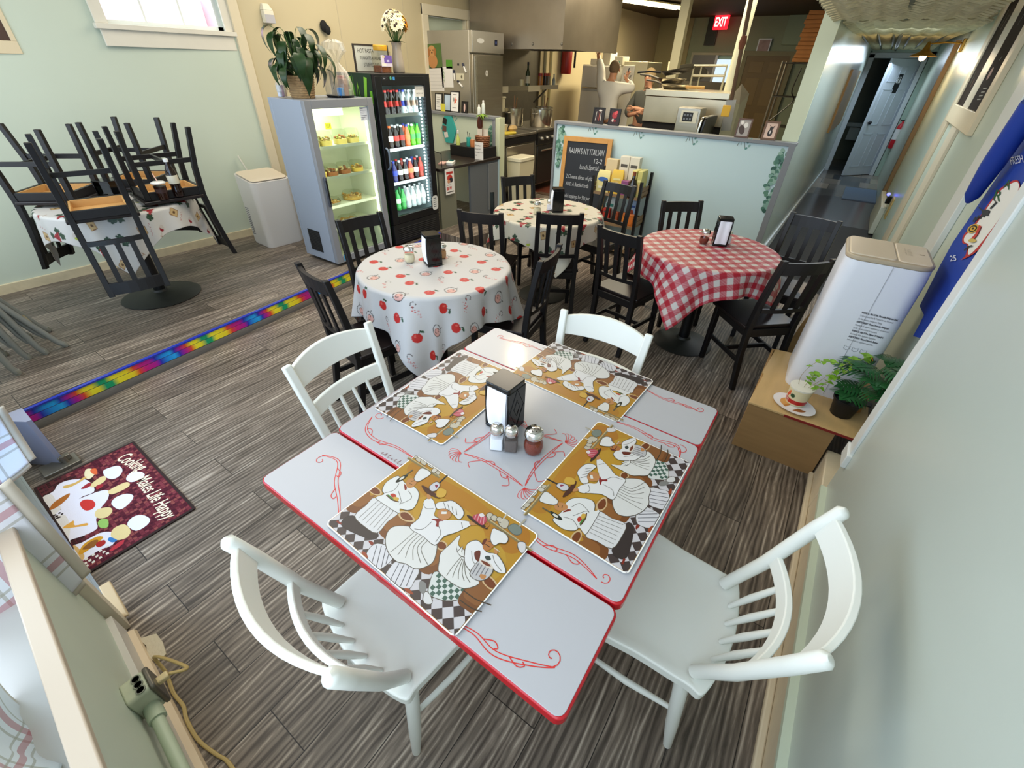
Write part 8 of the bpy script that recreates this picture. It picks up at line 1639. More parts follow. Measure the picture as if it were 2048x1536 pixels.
for z in (0.62, 0.32, 0.05):
    g = G(); g.span((-rw+0.015, -rd, z), (rw-0.015, rd, z+0.012))
    for zz in (z+0.03, z+0.075): g.span((-rw+0.002, -rd+0.012, zz), (-rw+0.012, rd-0.012, zz+0.038)).span((rw-0.012, -rd+0.012, zz), (rw-0.002, rd-0.012, zz+0.038))
    g.span((-rw+0.015, -rd-0.006, z+0.0), (rw-0.015, -rd+0.004, z+0.03)).span((-rw+0.015, rd-0.006, z+0.02), (rw-0.015, rd+0.002, z+0.09)); g.build('tray', CR, t)
def pack(name, label, cat, x, y, z, w, d, h, c, fn=None, rz=0, bag=False):
    t = thing(name, label, cat, (RKX+x, RKY+y, z), rz, 'packs on the product rack'); g = G()
    if bag: g.add([(-w/2, -d/2, 0), (w/2, -d/2, 0), (w/2, d/2, 0), (-w/2, d/2, 0), (-w/2*0.98, -d/2*0.9, h*0.75), (w/2*0.98, -d/2*0.9, h*0.75), (w/2*0.98, d/2*0.9, h*0.75), (-w/2*0.98, d/2*0.9, h*0.75), (-w/2*0.85, -0.006, h), (w/2*0.85, -0.006, h), (w/2*0.85, 0.006, h), (-w/2*0.85, 0.006, h)], [(3, 2, 1, 0), (0, 1, 5, 4), (1, 2, 6, 5), (2, 3, 7, 6), (3, 0, 4, 7), (4, 5, 9, 8), (5, 6, 10, 9), (6, 7, 11, 10), (7, 4, 8, 11), (8, 9, 10, 11)])
    else: g.span((-w/2, -d/2, 0), (w/2, d/2, h))
    g.build('wrapper', mat('wrap_'+c[1:], c, 0.4), t, bevel=0.004)
    if fn: a = Art(0.0006); fn(a, w, h); a.build('pack_print', frameM((0, -d/2-0.001, 0), (1, 0, 0), (0, 0, 1)), t)
Zt, Zm = 0.633, 0.333
def p_star(a, w, h): a.ell(0, h*0.62, w*0.38, h*0.10, '#3f6ab0'); a.rect(-w*0.3, h*0.2, w*0.3, h*0.3, '#e8e2c8')
def p_y(a, w, h): a.ell(0.0, h*0.35, w*0.3, h*0.2, '#e0c07a'); a.rect(-w*0.3, h*0.6, w*0.3, h*0.68, '#f2e6a0')
def p_b(a, w, h): a.rect(-w*0.35, h*0.72, w*0.35, h*0.80, '#55504a'); a.rect(-w*0.2, h*0.35, w*0.2, h*0.4, '#8a8478')
pack('cookie_bag', 'pale yellow bag with blue oval at the left of the top rack tray', 'bag', -0.18, -0.06, Zt, 0.15, 0.07, 0.22, '#ddd08c', p_star, 0.05, True)
pack('cookie_bag', 'bright yellow bag in the middle of the top rack tray', 'bag', -0.03, -0.05, Zt, 0.13, 0.07, 0.24, '#dfb83a', p_y, 0.15, True)
pack('flour_bag', 'tall cream bag behind the pale yellow one on the top tray', 'bag', -0.15, 0.05, Zt, 0.13, 0.07, 0.32, '#d8c49a', None, 0, False)
pack('white_box', 'white carton at the back of the top tray, left of the other', 'box', -0.01, 0.06, Zt, 0.105, 0.08, 0.36, '#dcd6c4', p_b)
pack('white_box', 'white carton at the back of the top tray, nearer the yellow boxes', 'box', 0.10, 0.06, Zt, 0.105, 0.08, 0.36, '#dcd6c4', p_b)
pack('pasta_box', 'pale yellow pasta box behind the wine bottle on the top tray', 'box', 0.165, -0.02, Zt, 0.05, 0.16, 0.26, '#d9cf7e', p_y)
pack('pasta_box', 'pale yellow pasta box at the right end of the top tray', 'box', 0.222, -0.01, Zt, 0.05, 0.16, 0.26, '#d3ca78', p_y)
pack('purple_pack', 'small purple and yellow pack behind the dark bottle', 'pack', 0.07, -0.06, Zt, 0.08, 0.06, 0.15, '#8a4a7a', p_y)
t = thing('syrup_bottle', 'dark round bottle with white label at the front right of the top rack tray', 'bottle', (RKX+0.165, RKY-0.098-0.065+0.065, Zt)); g = G(); g.lathe([(0.044, 0), (0.048, 0.01), (0.048, 0.13), (0.018, 0.19), (0.016, 0.225)], n=20); g.build('body', COLA, t, smooth=60); g = G(); g.lathe([(0.018, 0.215), (0.018, 0.25), (0.001, 0.252)], n=12); g.build('cap', mat('copper_cap', '#8a4a2c', 0.4), t); a = Art(0.0004); a.poly(rect(0.055, 0.09, 0.01, 3, 0, 0.075), '#dcd8d8'); a.ell(0, 0.03, 0.02, 0.012, '#2a2022'); a.build('paper_label', frameM((0, -0.0488, 0), (1, 0, 0), (0, 0, 1)), t)
pack('blue_bag', 'white and blue bag at the right of the middle rack tray', 'bag', 0.16, 0.03, Zm, 0.12, 0.07, 0.26, '#9ab5d8', lambda a, w, h: (a.ell(0, h*0.5, w*0.2, h*0.12, '#a5482c'), a.rect(-w*0.3, h*0.7, w*0.3, h*0.78, '#3a5aa0')), 0.1, True)
pack('orange_pack', 'orange pack with pumpkin picture at the front of the middle tray', 'pack', 0.17, -0.08, Zm, 0.14, 0.05, 0.13, '#c8702c', lambda a, w, h: (a.ell(-0.02, h*0.5, w*0.22, h*0.32, '#e0862c'), a.ell(0.03, h*0.5, w*0.22, h*0.32, '#d9762a')))
pack('red_pack', 'dark red pack at the left of the middle rack tray', 'pack', -0.19, -0.07, Zm, 0.09, 0.06, 0.12, '#8a2420', p_y)
pack('red_pack', 'bright red packet next to the dark red one on the middle tray', 'pack', -0.09, -0.07, Zm, 0.08, 0.05, 0.15, '#b53428', p_b)
pack('teal_bag', 'white and teal bag standing behind the red packs on the middle tray', 'bag', -0.10, 0.04, Zm, 0.11, 0.07, 0.24, '#cfd8d4', lambda a, w, h: a.rect(-w*0.4, h*0.62, w*0.4, h*0.75, '#3a8a7a'), 0, True)
pack('brown_pack', 'rust brown pack in the centre of the middle tray', 'pack', 0.02, -0.075, Zm, 0.07, 0.05, 0.13, '#9a4a2a')
pack('grey_box', 'dark grey box lying behind the pumpkin pack', 'box', 0.06, 0.03, Zm, 0.10, 0.10, 0.10, '#55504c')
pack('patterned_bag', 'black and white patterned bag on the lowest rack tray', 'bag', 0.10, -0.02, 0.063, 0.16, 0.10, 0.14, '#c9c2b4', lambda a, w, h: [a.ell(-w*0.3+w*0.15*k, h*(0.3+0.25*(k % 2)), 0.014, 0.012, '#2a2622') for k in range(5)], 0, True)
t = thing('small_planter', 'dark leafy plant on the floor beside the product rack', 'plant', (-1.56, 4.80, 0)); g = G(); g.lathe([(0.05, 0), (0.065, 0.11), (0.06, 0.11), (0.001, 0.1)], n=16); g.build('pot', mat('matte_black'), t)
for k in range(12): g = G(); put(g, leaf_shape(0.10, 0.035), (0, 0, 0.12), k*0.9, 0.5+0.3*(k % 3), 0); g.build('leaf', mat('dark_split_leaf'), t)
# tall black easel leg behind the counter chair
tag(G().bar((-3.13, 4.15, 0.0), (-3.22, 4.25, 0.56), 0.05, 0.015, (0, 1, 0)).build('folded_easel', mat('black_powder_coat')), 'slim black post standing on the floor by the cash counter', 'post')
tag(G().tube(smooth_path([(-3.9, 4.35, UP+0.01), (-3.82, 4.45, UP+0.012), (-3.86, 4.55, UP+0.05), (-3.75, 4.60, UP+0.012), (-3.9, 4.62, UP+0.012)], 5, closed=False), 0.008, 6).build('floor_cables', mat('pale_cable', '#b9b4a4', 0.5)), 'tangled cables on the floor under the cash counter', 'cable')
# ================================================================== things at the shop front and people
# rug
RW, RH = 0.745, 0.425
ro = Vector((-2.715, -0.155, 0)); t = thing('rug', 'dark red cook print rug lettered Cooking Makes Life Happy by the door', 'rug', (ro.x, ro.y, 0.0), ang(-1.5))
g = G(); g.prism(rect(RW, RH, 0.01, 3, RW/2, RH/2), 0.0, 0.007); g.build('backing', mat('dark_rug_edge', '#2a1a18', 0.9), t)
_rx = Vector((math.cos(ang(-1.5)), math.sin(ang(-1.5)), 0)); _ry = Vector((-_rx.y, _rx.x, 0))
def RK(cx, cy): p = PZ(cx/4.2667, 820+cy/4.2667, 0.008)-ro; return (min(max(p.dot(_rx), 0.013), RW-0.013), min(max(p.dot(_ry), 0.013), RH-0.013))
a = Art(0.0002); a.rect(0.012, 0.012, RW-0.012, RH-0.012, '#5d2730'); r7 = random.Random(3)
for i in range(46):
    for j in range(26):
        x, y = 0.014+i*(RW-0.028)/46, 0.014+j*(RH-0.028)/26; c = r7.choice(['#6d2f38', '#54242e', '#7c3a42', '#4a1f2a', '#864845']) if y > 0.10+0.1*math.sin(x*7) else r7.choice(['#3a2426', '#4a2a2c', '#33201f', '#55302f'])
        a.rect(x+0.001, y+0.001, x+(RW-0.028)/46-0.001, y+(RH-0.028)/26-0.001, c)
def RP(col, *pts): a.poly(smooth_path([RK(*p) for p in pts], 3), col)
W1, W2, TAN = '#dcd9e2', '#d3cdc6', '#d9c48e'
RP(W1, (460, 690), (490, 640), (580, 600), (720, 590), (790, 640), (800, 700), (700, 740), (620, 800), (500, 850), (420, 800), (350, 760)); RP(W2, (345, 755), (440, 720), (480, 780), (520, 840), (430, 920), (390, 850))
RP(W1, (590, 800), (720, 740), (860, 690), (925, 690), (920, 760), (850, 850), (820, 940), (830, 1010), (720, 1070), (600, 1110), (560, 1160), (480, 1010), (420, 930), (520, 850)); RP(W2, (430, 930), (560, 900), (600, 1010), (580, 1100), (545, 1165), (490, 1050))
RP(W1, (600, 1180), (700, 1130), (850, 1050), (950, 1040), (990, 1080), (960, 1150), (860, 1190), (740, 1260), (660, 1300)); RP('#c9a46a', (575, 1190), (650, 1160), (720, 1240), (690, 1290), (640, 1260))
for pts in (((880, 520), (940, 490), (1010, 475), (1045, 510), (1020, 560), (960, 590), (900, 570)), ((1075, 590), (1110, 540), (1190, 525), (1235, 550), (1200, 590), (1120, 615)), ((950, 800), (990, 745), (1080, 715), (1140, 735), (1100, 800), (1020, 850)), ((1085, 980), (1130, 915), (1210, 895), (1280, 930), (1250, 985), (1160, 1030))): RP('#dfe1ec', *pts)
for pts in (((770, 640), (860, 570), (905, 570), (890, 610), (800, 660)), ((925, 690), (1060, 620), (1105, 625), (1090, 660), (960, 720)), ((810, 900), (830, 850), (930, 830), (960, 860), (920, 910), (850, 925)), ((945, 1070), (970, 1010), (1060, 975), (1115, 1030), (1080, 1090), (990, 1110))): RP(TAN, *pts)
RP('#e6d9b0', (720, 560), (730, 510), (770, 500), (820, 520), (790, 570), (750, 590)); RP('#d8683e', (770, 510), (820, 500), (830, 545), (790, 545)); RP('#cfa860', (540, 650), (640, 620), (720, 570), (735, 580), (640, 640), (560, 670))
RP('#c23a34', (680, 800), (720, 765), (790, 770), (815, 810), (780, 850), (720, 855)); RP('#9a3038', (690, 670), (760, 620), (780, 640), (730, 670)); RP('#9a3038', (820, 650), (870, 630), (880, 650), (830, 680)); RP('#8fb560', (835, 960), (870, 930), (920, 935), (925, 990), (890, 1010), (850, 1000))
RP('#a5642c', (400, 850), (470, 780), (590, 710), (580, 750), (500, 820), (420, 860)); RP('#d8a04a', (540, 1000), (600, 960), (630, 945), (640, 985), (740, 965), (745, 985), (650, 1000), (560, 1010)); RP('#c9922e', (670, 1220), (720, 1140), (830, 1080), (880, 1090), (800, 1160), (700, 1230)); RP('#8a5a2c', (700, 1190), (780, 1120), (840, 1110), (800, 1170)); RP('#a5302c', (820, 1160), (830, 1130), (890, 1110), (900, 1140), (850, 1170)); RP('#3f7ab8', (920, 1110), (940, 1085), (1000, 1110), (960, 1130)); RP('#b53a44', (935, 1195), (1010, 1130), (1060, 1110), (1040, 1150), (960, 1200))
for i in range(8):
    for j in range(3):
        if (i+j) % 2: q = RK(690+i*30, 1290+j*30-i*18); a.rect(q[0], q[1], q[0]+0.012, q[1]+0.010, '#d8d2c8')
        if (i+j) % 2 and i < 5: q = RK(430+i*22, 910+j*18-i*10); a.rect(q[0], q[1], q[0]+0.010, q[1]+0.008, '#2a1e1e')
# script runs down the right hand edge of the picture
def place_text(s, p0, p1, size):
    u0, u1 = RK(*p0), RK(*p1); r_ = math.atan2(u1[1]-u0[1], u1[0]-u0[0]); a.text(s, u0[0], u0[1], size, '#ecdcc4', rot=r_, shear=0.25, sx=0.62, bold=0.0012)
place_text('Cooking', (985, 420), (1200, 545), 0.090); place_text('Makes Life Happy', (1150, 600), (1420, 960), 0.085)
a.build('rug_print', Matrix.Translation((0, 0, 0.0071)), t, print_mat('woven_rug_print', 0.95, 0.1, weave=0.5, wscale=260))
# cord, outlet box, conduit on the front wall
g = G(); g.T = fr
t = thing('outlet_box', 'weathered metal outlet box on conduit low on the front wall', 'outlet box', (0, 0, 0))
p = PZ(240, 1345, 0.30); OX = 0.475
g = G(); g.T = fr; g.prism(rect(0.075, 0.11, 0.012, 3, OX, 0.255), 0.0, 0.055, M=Matrix(((1, 0, 0, 0), (0, 0, 1, -0.018), (0, 1, 0, 0), (0, 0, 0, 1)))); g.build('box', mat('painted_outlet_box', '#b3b89f', 0.5, var=0.2, vscale=25), t, bevel=0.004)
g = G(); g.T = fr; g.prism(rect(0.080, 0.115, 0.012, 3, OX, 0.255), 0.055, 0.068, M=Matrix(((1, 0, 0, 0), (0, 0, 1, -0.018), (0, 1, 0, 0), (0, 0, 0, 1)))); g.build('cover', mat('worn_bare_metal', '#6d685e', 0.4, 0.7, var=0.4, vscale=30), t, bevel=0.004)
g = G(); g.T = fr; g.tube([(OX+0.035, 0.012, 0.235), (OX+0.09, 0.012, 0.235), (2.1, 0.012, 0.235)], 0.016, 12).tube([(OX+0.036, 0.012, 0.235), (OX+0.085, 0.012, 0.235)], 0.022, 12); g.build('conduit', mat('painted_conduit', '#a9b59c', 0.4), t, smooth=50)
kn = G(); kn.T = fr
for k in range(3): kn.lathe([(0.012, 0), (0.012, 0.002), (0.009, 0.002), (0.009, 0)], c=(OX-0.018+k*0.02, 0.02, 0.311), n=14)
kn.build('knockouts', mat('knockout_edge', '#7d8072', 0.5), t)
pl = G(); pl.T = fr; pl.box((OX+0.0, 0.062, 0.262), (0.022, 0.030, 0.018)); pl.build('plug', mat('ivory_plug', '#cdb98a', 0.5), t, bevel=0.004)
start = fr @ Vector((OX, 0.078, 0.262)); pts = [tuple(start), tuple(start+Vector((0.0, 0.035, -0.03)))]+[tuple(PZ(x, y, z)) for x, y, z in ((308, 1313, 0.10), (330, 1345, 0.03), (345, 1385, 0.008), (365, 1412, 0.006), (372, 1440, 0.006), (395, 1480, 0.006), (430, 1508, 0.006), (455, 1525, 0.006), (490, 1580, 0.006))]
pth = smooth_path(pts, 7, closed=False); g = G(); g.tube(pth, 0.0042, 8); g.tube([(x+0.004, y+0.003, z) for x, y, z in pth], 0.0042, 8)
tag(g.build('lamp_cord', mat('tan_cord', '#b39b62', 0.5), smooth=60), 'tan twin cord running from the outlet box across the planks', 'cord')
tag(G().prism([(0, 0), (0.05, 0.01), (0.09, 0.0), (0.14, 0.012), (0.135, 0.045), (0.08, 0.052), (0.03, 0.048)], 0, 0.006).build('plaster_patch', mat('old_filler', '#c9bda4', 0.9, bump=1.0), loc=(-1.52, -0.155, 0.0), rot=(0, 0, FA)), 'pale rough filler patch on the floor along the front baseboard', 'patch')
# plaid curtains
def plaid_mat():
    m = mat('plaid_linen', '#e6e6ea', 0.85); nt = m.node_tree; b = nt.nodes['Principled BSDF']; N = nt.nodes.new; L = nt.links
    uv = N('ShaderNodeAttribute'); uv.attribute_name = 'cloth_uv'; sp = N('ShaderNodeSeparateXYZ'); L.new(uv.outputs['Vector'], sp.inputs[0])
    prev = None
    col = None
    def band(sock, period, pos, width):
        f = N('ShaderNodeMath'); f.operation = 'FRACT'; d = N('ShaderNodeMath'); d.operation = 'DIVIDE'; d.inputs[1].default_value = period; L.new(sock, d.inputs[0]); L.new(d.outputs[0], f.inputs[0])
        s = N('ShaderNodeMath'); s.operation = 'SUBTRACT'; s.inputs[1].default_value = pos; L.new(f.outputs[0], s.inputs[0]); ab = N('ShaderNodeMath'); ab.operation = 'ABSOLUTE'; L.new(s.outputs[0], ab.inputs[0])
        lt = N('ShaderNodeMath'); lt.operation = 'LESS_THAN'; lt.inputs[1].default_value = width/period/2; L.new(ab.outputs[0], lt.inputs[0]); return lt.outputs[0]
    cur = None
    for ax in ('X', 'Y'):
        for pos, w, c in ((0.5, 0.020, '#b8656c'), (0.5-0.155, 0.007, '#a8a292'), (0.5+0.155, 0.007, '#a8a292')):
            mk = band(sp.outputs[ax], 0.185, pos, w); h = N('ShaderNodeMath'); h.operation = 'MULTIPLY'; h.inputs[1].default_value = 0.62; L.new(mk, h.inputs[0])
            mx = N('ShaderNodeMix'); mx.data_type = 'RGBA'; L.new(h.outputs[0], mx.inputs['Factor'])
            if cur is None: mx.inputs['A'].default_value = (*lin('#e6e6ec'), 1)
            else: L.new(cur, mx.inputs['A'])
            mx.inputs['B'].default_value = (*lin(c), 1); cur = mx.outputs['Result']
    L.new(cur, b.inputs['Base Color']); return m
PLAID = plaid_mat()
def curtain(name, label, corners, bulge, nx=30, ny=30, w=0.5, h=0.55, wave=0.0):
    """corners: inner bottom, outer bottom, outer top, inner top"""
    A_, B_, C_, D_ = [Vector(c) for c in corners]; nrm = (B_-A_).cross(D_-A_).normalized(); me = bpy.data.meshes.new(name); vs = []; uv = []
    for j in range(ny+1):
        for i in range(nx+1):
            u, v = i/nx, j/ny; p = (A_*(1-u)+B_*u)*(1-v)+(D_*(1-u)+C_*u)*v; p += nrm*(bulge*math.sin(PI*min(1, v*1.1))*math.sin(PI*(0.15+0.7*u))+wave*math.sin(u*14+v*2)*(1-v*0.4)); p.z -= 0.02*math.sin(PI*u)*(1-v); vs.append(p); uv.append((u*w, v*h, 0))
    me.from_pydata(vs, [], [(j*(nx+1)+i, j*(nx+1)+i+1, (j+1)*(nx+1)+i+1, (j+1)*(nx+1)+i) for j in range(ny) for i in range(nx)]); at = me.attributes.new('cloth_uv', 'FLOAT_VECTOR', 'POINT'); at.data.foreach_set('vector', [x for q in uv for x in q]); me.polygons.foreach_set('use_smooth', [True]*len(me.polygons)); me.materials.append(PLAID)
    t = thing(name, label, 'curtain', A_); o = bpy.data.objects.new('panel', me); COL.objects.link(o); o.parent = t; o.location = -A_; md = o.modifiers.new('thick', 'SOLIDIFY'); md.thickness = 0.003
    g = G(); n = 20
    e = [vs[i]-A_ for i in range(nx+1)]; 
    g.add([p for q in e for p in (q+nrm*0.002, q+nrm*0.002+Vector((0, 0, -0.025)))], [(2*i, 2*i+1, 2*i+3, 2*i+2) for i in range(nx)]); hm = g.build('hem', mat('taupe_hem', '#c9bfae', 0.85), t, smooth=60, solid=0.003)
    sd_ = [vs[j*(nx+1)]-A_ for j in range(ny+1)]; dv = (B_-A_).normalized(); g = G(); g.add([p for q in sd_ for p in (q+nrm*0.002, q+nrm*0.002-dv*0.03)], [(2*i, 2*i+1, 2*i+3, 2*i+2) for i in range(ny)]); g.build('side_hem', mat('taupe_hem'), t, smooth=60, solid=0.003)
    return t
cA, cB = PX(165, 1160, -1.55), PX(-30, 1335, -1.55); cD, cC = PX(-4, 975, -1.55), PX(-260, 1120, -1.55)
curtain('curtain', 'white curtain with red plaid stripes hanging by the door jamb, nearest the rug', (cA, cB, cC, cD), 0.012, w=0.22, h=0.34)
cA, cB = PX(58, 925, -2.62), PX(-60, 995, -2.62); cD, cC = PX(-10, 820, -2.62), PX(-140, 880, -2.62)
curtain('curtain', 'white curtain with a red edge stripe across the doorway, cut by the left edge', (cA, cB, cC, cD), 0.04, w=0.16, h=0.22)
cA, cB = PY(128, 1450, -0.34), PY(100, 1570, -0.34); cD, cC = PY(-30, 1340, -0.34), PY(-90, 1450, -0.34)
curtain('curtain', 'white plaid curtain in the window at the lower left corner', (cA, cB, cC, cD), 0.03, w=0.3, h=0.30, wave=0.006)
# door bottoms and closer beside the threshold
p = PZ(60, 900, 0.02); t = thing('glass_door', 'pale blue glass shop door standing beside the threshold', 'door', (-2.80, -0.22, 0.02)); g = G(); g.span((0, -0.03, 0), (0.06, 0.02, 2.1)).span((0.06, -0.03, 0), (0.98, 0.02, 0.14)).span((0.92, -0.03, 0.14), (0.98, 0.02, 2.1)).span((0.06, -0.03, 2.0), (0.92, 0.02, 2.1)); g.build('frame', mat('white_aluminium', '#c9ccd2', 0.35, 0.3), t, bevel=0.003); g = G(); g.span((0.06, -0.008, 0.14), (0.92, -0.002, 2.0)); g.build('door_glass', glass('door_pane', '#dfeaf4', 0.1), t)
t = thing('door_stop', 'grey metal door closer bracket at the threshold corner', 'bracket', (-2.84, 0.0, 0.0)); g = G(); g.span((0, -0.10, 0), (0.10, 0.05, 0.02)).span((0.02, -0.02, 0.02), (0.05, 0.03, 0.05)); g.build('plate', mat('dull_steel'), t, bevel=0.003); g = G(); g.tube([(0.06, 0.0, 0.02), (0.06, 0.0, 0.06)], 0.012, 8); g.build('pin', STEELD, t)
tag(G().add([(-2.95, -0.12, 0), (-2.80, -0.02, 0), (-2.80, 0.0, 0), (-2.95, 0.0, 0), (-2.95, -0.12, 0.30), (-2.80, -0.02, 0.30), (-2.80, 0.0, 0.30), (-2.95, 0.0, 0.30)], [(0, 1, 5, 4), (1, 2, 6, 5), (2, 3, 7, 6), (3, 0, 4, 7), (4, 5, 6, 7), (3, 2, 1, 0)]).build('door_jamb_block', mat('lavender_grey_paint', '#8f93a8', 0.4)), 'grey painted jamb block left of the rug under the curtain', 'jamb')
# grey folding chairs folded flat and leaning by the front wall, only their legs in view
FCM = mat('grey_folding_steel', '#8b8e8a', 0.45, 0.15); fc = None
for (x, y, ln, rz), lab in (((-4.09, 0.365, 0.38, 0.0), 'folded grey chair at the left edge, its foot nearest the corner table'), ((-4.08, 0.255, 0.16, 0.0), 'folded grey chair at the left edge, second from the corner table'), ((-4.09, 0.165, 0.10, 0.03), 'folded grey chair at the left edge, third from the corner table'), ((-3.92, 0.085, 0.05, -0.04), 'folded grey chair at the left edge nearest the rainbow step')):
    if fc: clone(fc, (x, y, UP), 0, lab, rot=(ln, 0, rz)); continue
    t = fc = thing('folding_chair', lab, 'chair', (x, y, UP), 0, 'grey folding chairs'); t.rotation_euler = (ln, 0, rz)
    for s in (-1, 1):
        g = G(); g.tube([(s*0.17, 0.012, 0.0), (s*0.17, 0.0, 0.06), (s*0.17, 0.0, 0.55), (s*0.165, 0.0, 0.82)], 0.017, 8); g.build('front_leg', FCM, t, smooth=60)
        g = G(); g.tube([(s*0.145, -0.015, 0.10), (s*0.145, -0.026, 0.16), (s*0.145, -0.03, 0.55)], 0.012, 8); g.build('rear_leg', FCM, t, smooth=60)
        g = G(); g.lathe([(0.015, 0), (0.018, 0.006), (0.016, 0.03)], c=(s*0.17, 0.012, 0), n=10); g.build('foot_cap', mat('grey_rubber', '#8a8a80', 0.6), t)
    g = G(); g.span((-0.13, -0.035, 0.38), (0.13, -0.015, 0.72)); g.build('seat', FCM, t, bevel=0.004)
    g = G(); g.tube([(-0.17, 0, 0.17), (0.17, 0, 0.17)], 0.008, 8); g.build('brace', mat('tan_brass_rod', '#9a8a6a', 0.4, 0.4), t)
    g = G(); g.span((-0.165, -0.012, 0.70), (0.165, 0.006, 0.83)); g.build('backrest', FCM, t, bevel=0.004)

# ================================================================== people in the kitchen
SKIN = mat('skin', '#b98565', 0.5); HAIR = mat('grey_brown_hair', '#6a563e', 0.8, var=0.3, vscale=40); WCOAT = mat('white_chef_coat', '#d3cfc4', 0.75, var=0.04, bump=0.2, bscale=20)
def skinned(name, verts, edges, mt, parent, sub=2):
    me = bpy.data.meshes.new(name); me.from_pydata([v[:3] for v in verts], edges, []); o = bpy.data.objects.new(name, me); COL.objects.link(o)
    md = o.modifiers.new('skin', 'SKIN'); md.use_smooth_shade = True
    for i, v in enumerate(verts): r = v[3]; me.skin_vertices[0].data[i].radius = (r, v[4] if len(v) > 4 else r)
    me.skin_vertices[0].data[0].use_root = True
    sb = o.modifiers.new('sub', 'SUBSURF'); sb.levels = sub; sb.render_levels = sub
    dg = bpy.context.evaluated_depsgraph_get(); m2 = bpy.data.meshes.new_from_object(o.evaluated_get(dg)); bpy.data.objects.remove(o); m2.materials.clear(); m2.materials.append(mt); m2.polygons.foreach_set('use_smooth', [True]*len(m2.polygons))
    o = bpy.data.objects.new(name, m2); COL.objects.link(o); o.parent = parent; return o
def hand(verts, edges, wrist_i, wp, d, side, closed=False):
    """palm, four bent fingers and a thumb from the wrist along d"""
    d = Vector(d).normalized(); s = Vector(side).normalized(); n = d.cross(s); i0 = len(verts); palm = wp+d*0.055; verts.append((*palm, 0.032, 0.018)); edges.append((wrist_i, i0))
    for k, (o_, L) in enumerate(((-0.03, 0.062), (-0.010, 0.075), (0.010, 0.072), (0.030, 0.055))):
        b = palm+s*o_+d*0.035; i1 = len(verts); verts.append((*b, 0.010)); edges.append((i0, i1)); m_ = b+d*L*0.55+n*0.008; e = b+d*L*(0.95 if not closed else 0.6)+n*(0.02 if not closed else 0.035); verts.append((*m_, 0.009)); verts.append((*e, 0.008)); edges += [(i1, i1+1), (i1+1, i1+2)]
    tb_ = wp+d*0.03-s*0.035; i1 = len(verts); verts.append((*tb_, 0.011)); verts.append((*(tb_+d*0.035-s*0.025), 0.009)); edges += [(wrist_i, i1), (i1, i1+1)]
# cook seen from behind with both arms raised
cx0 = PY(1222, 200, 8.85); t = thing('person', 'person in a white coat seen from behind, both arms raised', 'person', (cx0.x, 8.75, UP), ang(0))
Lh, Rh = PY(1197, 112, 8.95), PY(1252, 158, 8.95); o3 = Vector((cx0.x, 8.75, UP)); Lh -= o3; Rh -= o3
sho = 1.36
LS, RS = Vector((-0.19, 0.0, sho)), Vector((0.19, 0.02, sho-0.02)); LE = Vector((-0.27, 0.10, sho+0.24)); RE = Vector((0.40, 0.10, sho-0.03)); hd_ = Vector((0.02, 0.03, 1.60))
V = [(0, 0, 0.92, 0.15, 0.11), (0, 0, 1.10, 0.155, 0.11), (0, 0, 1.28, 0.175, 0.105), (0, 0.0, 1.40, 0.10, 0.08), (0.01, 0.01, 1.47, 0.055), (0.02, 0.03, 1.56, 0.075, 0.085), (0.02, 0.04, 1.655, 0.072, 0.085), (*LS, 0.075), (*LE, 0.055), (*(LE*0.35+Lh*0.65), 0.042), (*Lh, 0.030), (*RS, 0.075), (*RE, 0.055), (*(RE*0.4+Rh*0.6), 0.042), (*Rh, 0.030), (-0.09, 0, 0.86, 0.10), (-0.10, 0, 0.48, 0.07), (-0.10, 0.02, 0.06, 0.05), (-0.10, -0.10, 0.04, 0.04), (0.09, 0, 0.86, 0.10), (0.10, 0, 0.48, 0.07), (0.10, 0.02, 0.06, 0.05), (0.10, -0.10, 0.04, 0.04)]
V[18] = (-0.10, 0.14, 0.04, 0.04); V[22] = (0.10, 0.14, 0.04, 0.04)
E_ = [(0, 1), (1, 2), (2, 3), (3, 4), (4, 5), (5, 6), (2, 7), (7, 8), (8, 9), (9, 10), (2, 11), (11, 12), (12, 13), (13, 14), (0, 15), (15, 16), (16, 17), (17, 18), (0, 19), (19, 20), (20, 21), (21, 22)]
hand(V, E_, 10, Lh, (0.15, 0.2, 1), (1, 0, 0)); hand(V, E_, 14, Rh, (0.05, 0.4, 0.9), (1, 0, 0), True)
skinned('body', V, E_, SKIN, t)
C_ = [(0, 0, 0.80, 0.20, 0.145), (0, 0, 1.0, 0.185, 0.135), (0, 0, 1.16, 0.185, 0.13), (0, 0, 1.30, 0.20, 0.125), (0, 0, 1.42, 0.10, 0.09), (*LS, 0.095), (*LE, 0.078), (*(LE*0.45+Lh*0.55), 0.062), (*(LE*0.30+Lh*0.70), 0.056), (*RS, 0.095), (*RE, 0.080), (*(RE*0.5+Rh*0.5), 0.062), (*(RE*0.4+Rh*0.6), 0.058)]
skinned('chef_coat', C_, [(0, 1), (1, 2), (2, 3), (3, 4), (3, 5), (5, 6), (6, 7), (7, 8), (3, 9), (9, 10), (10, 11), (11, 12)], WCOAT, t)
skinned('trousers', [(0, 0, 0.90, 0.165, 0.12), (-0.09, 0, 0.80, 0.11), (-0.10, 0, 0.48, 0.085), (-0.10, 0.02, 0.08, 0.07), (0.09, 0, 0.80, 0.11), (0.10, 0, 0.48, 0.085), (0.10, 0.02, 0.08, 0.07)], [(0, 1), (1, 2), (2, 3), (0, 4), (4, 5), (5, 6)], mat('dark_trousers', '#2a2a2e', 0.8), t)
g = G(); g.ball((0.02, 0.025, 1.625), 0.098, 16, sc=(0.92, 1.0, 1.12)); g.build('hair', HAIR, t, smooth=80)
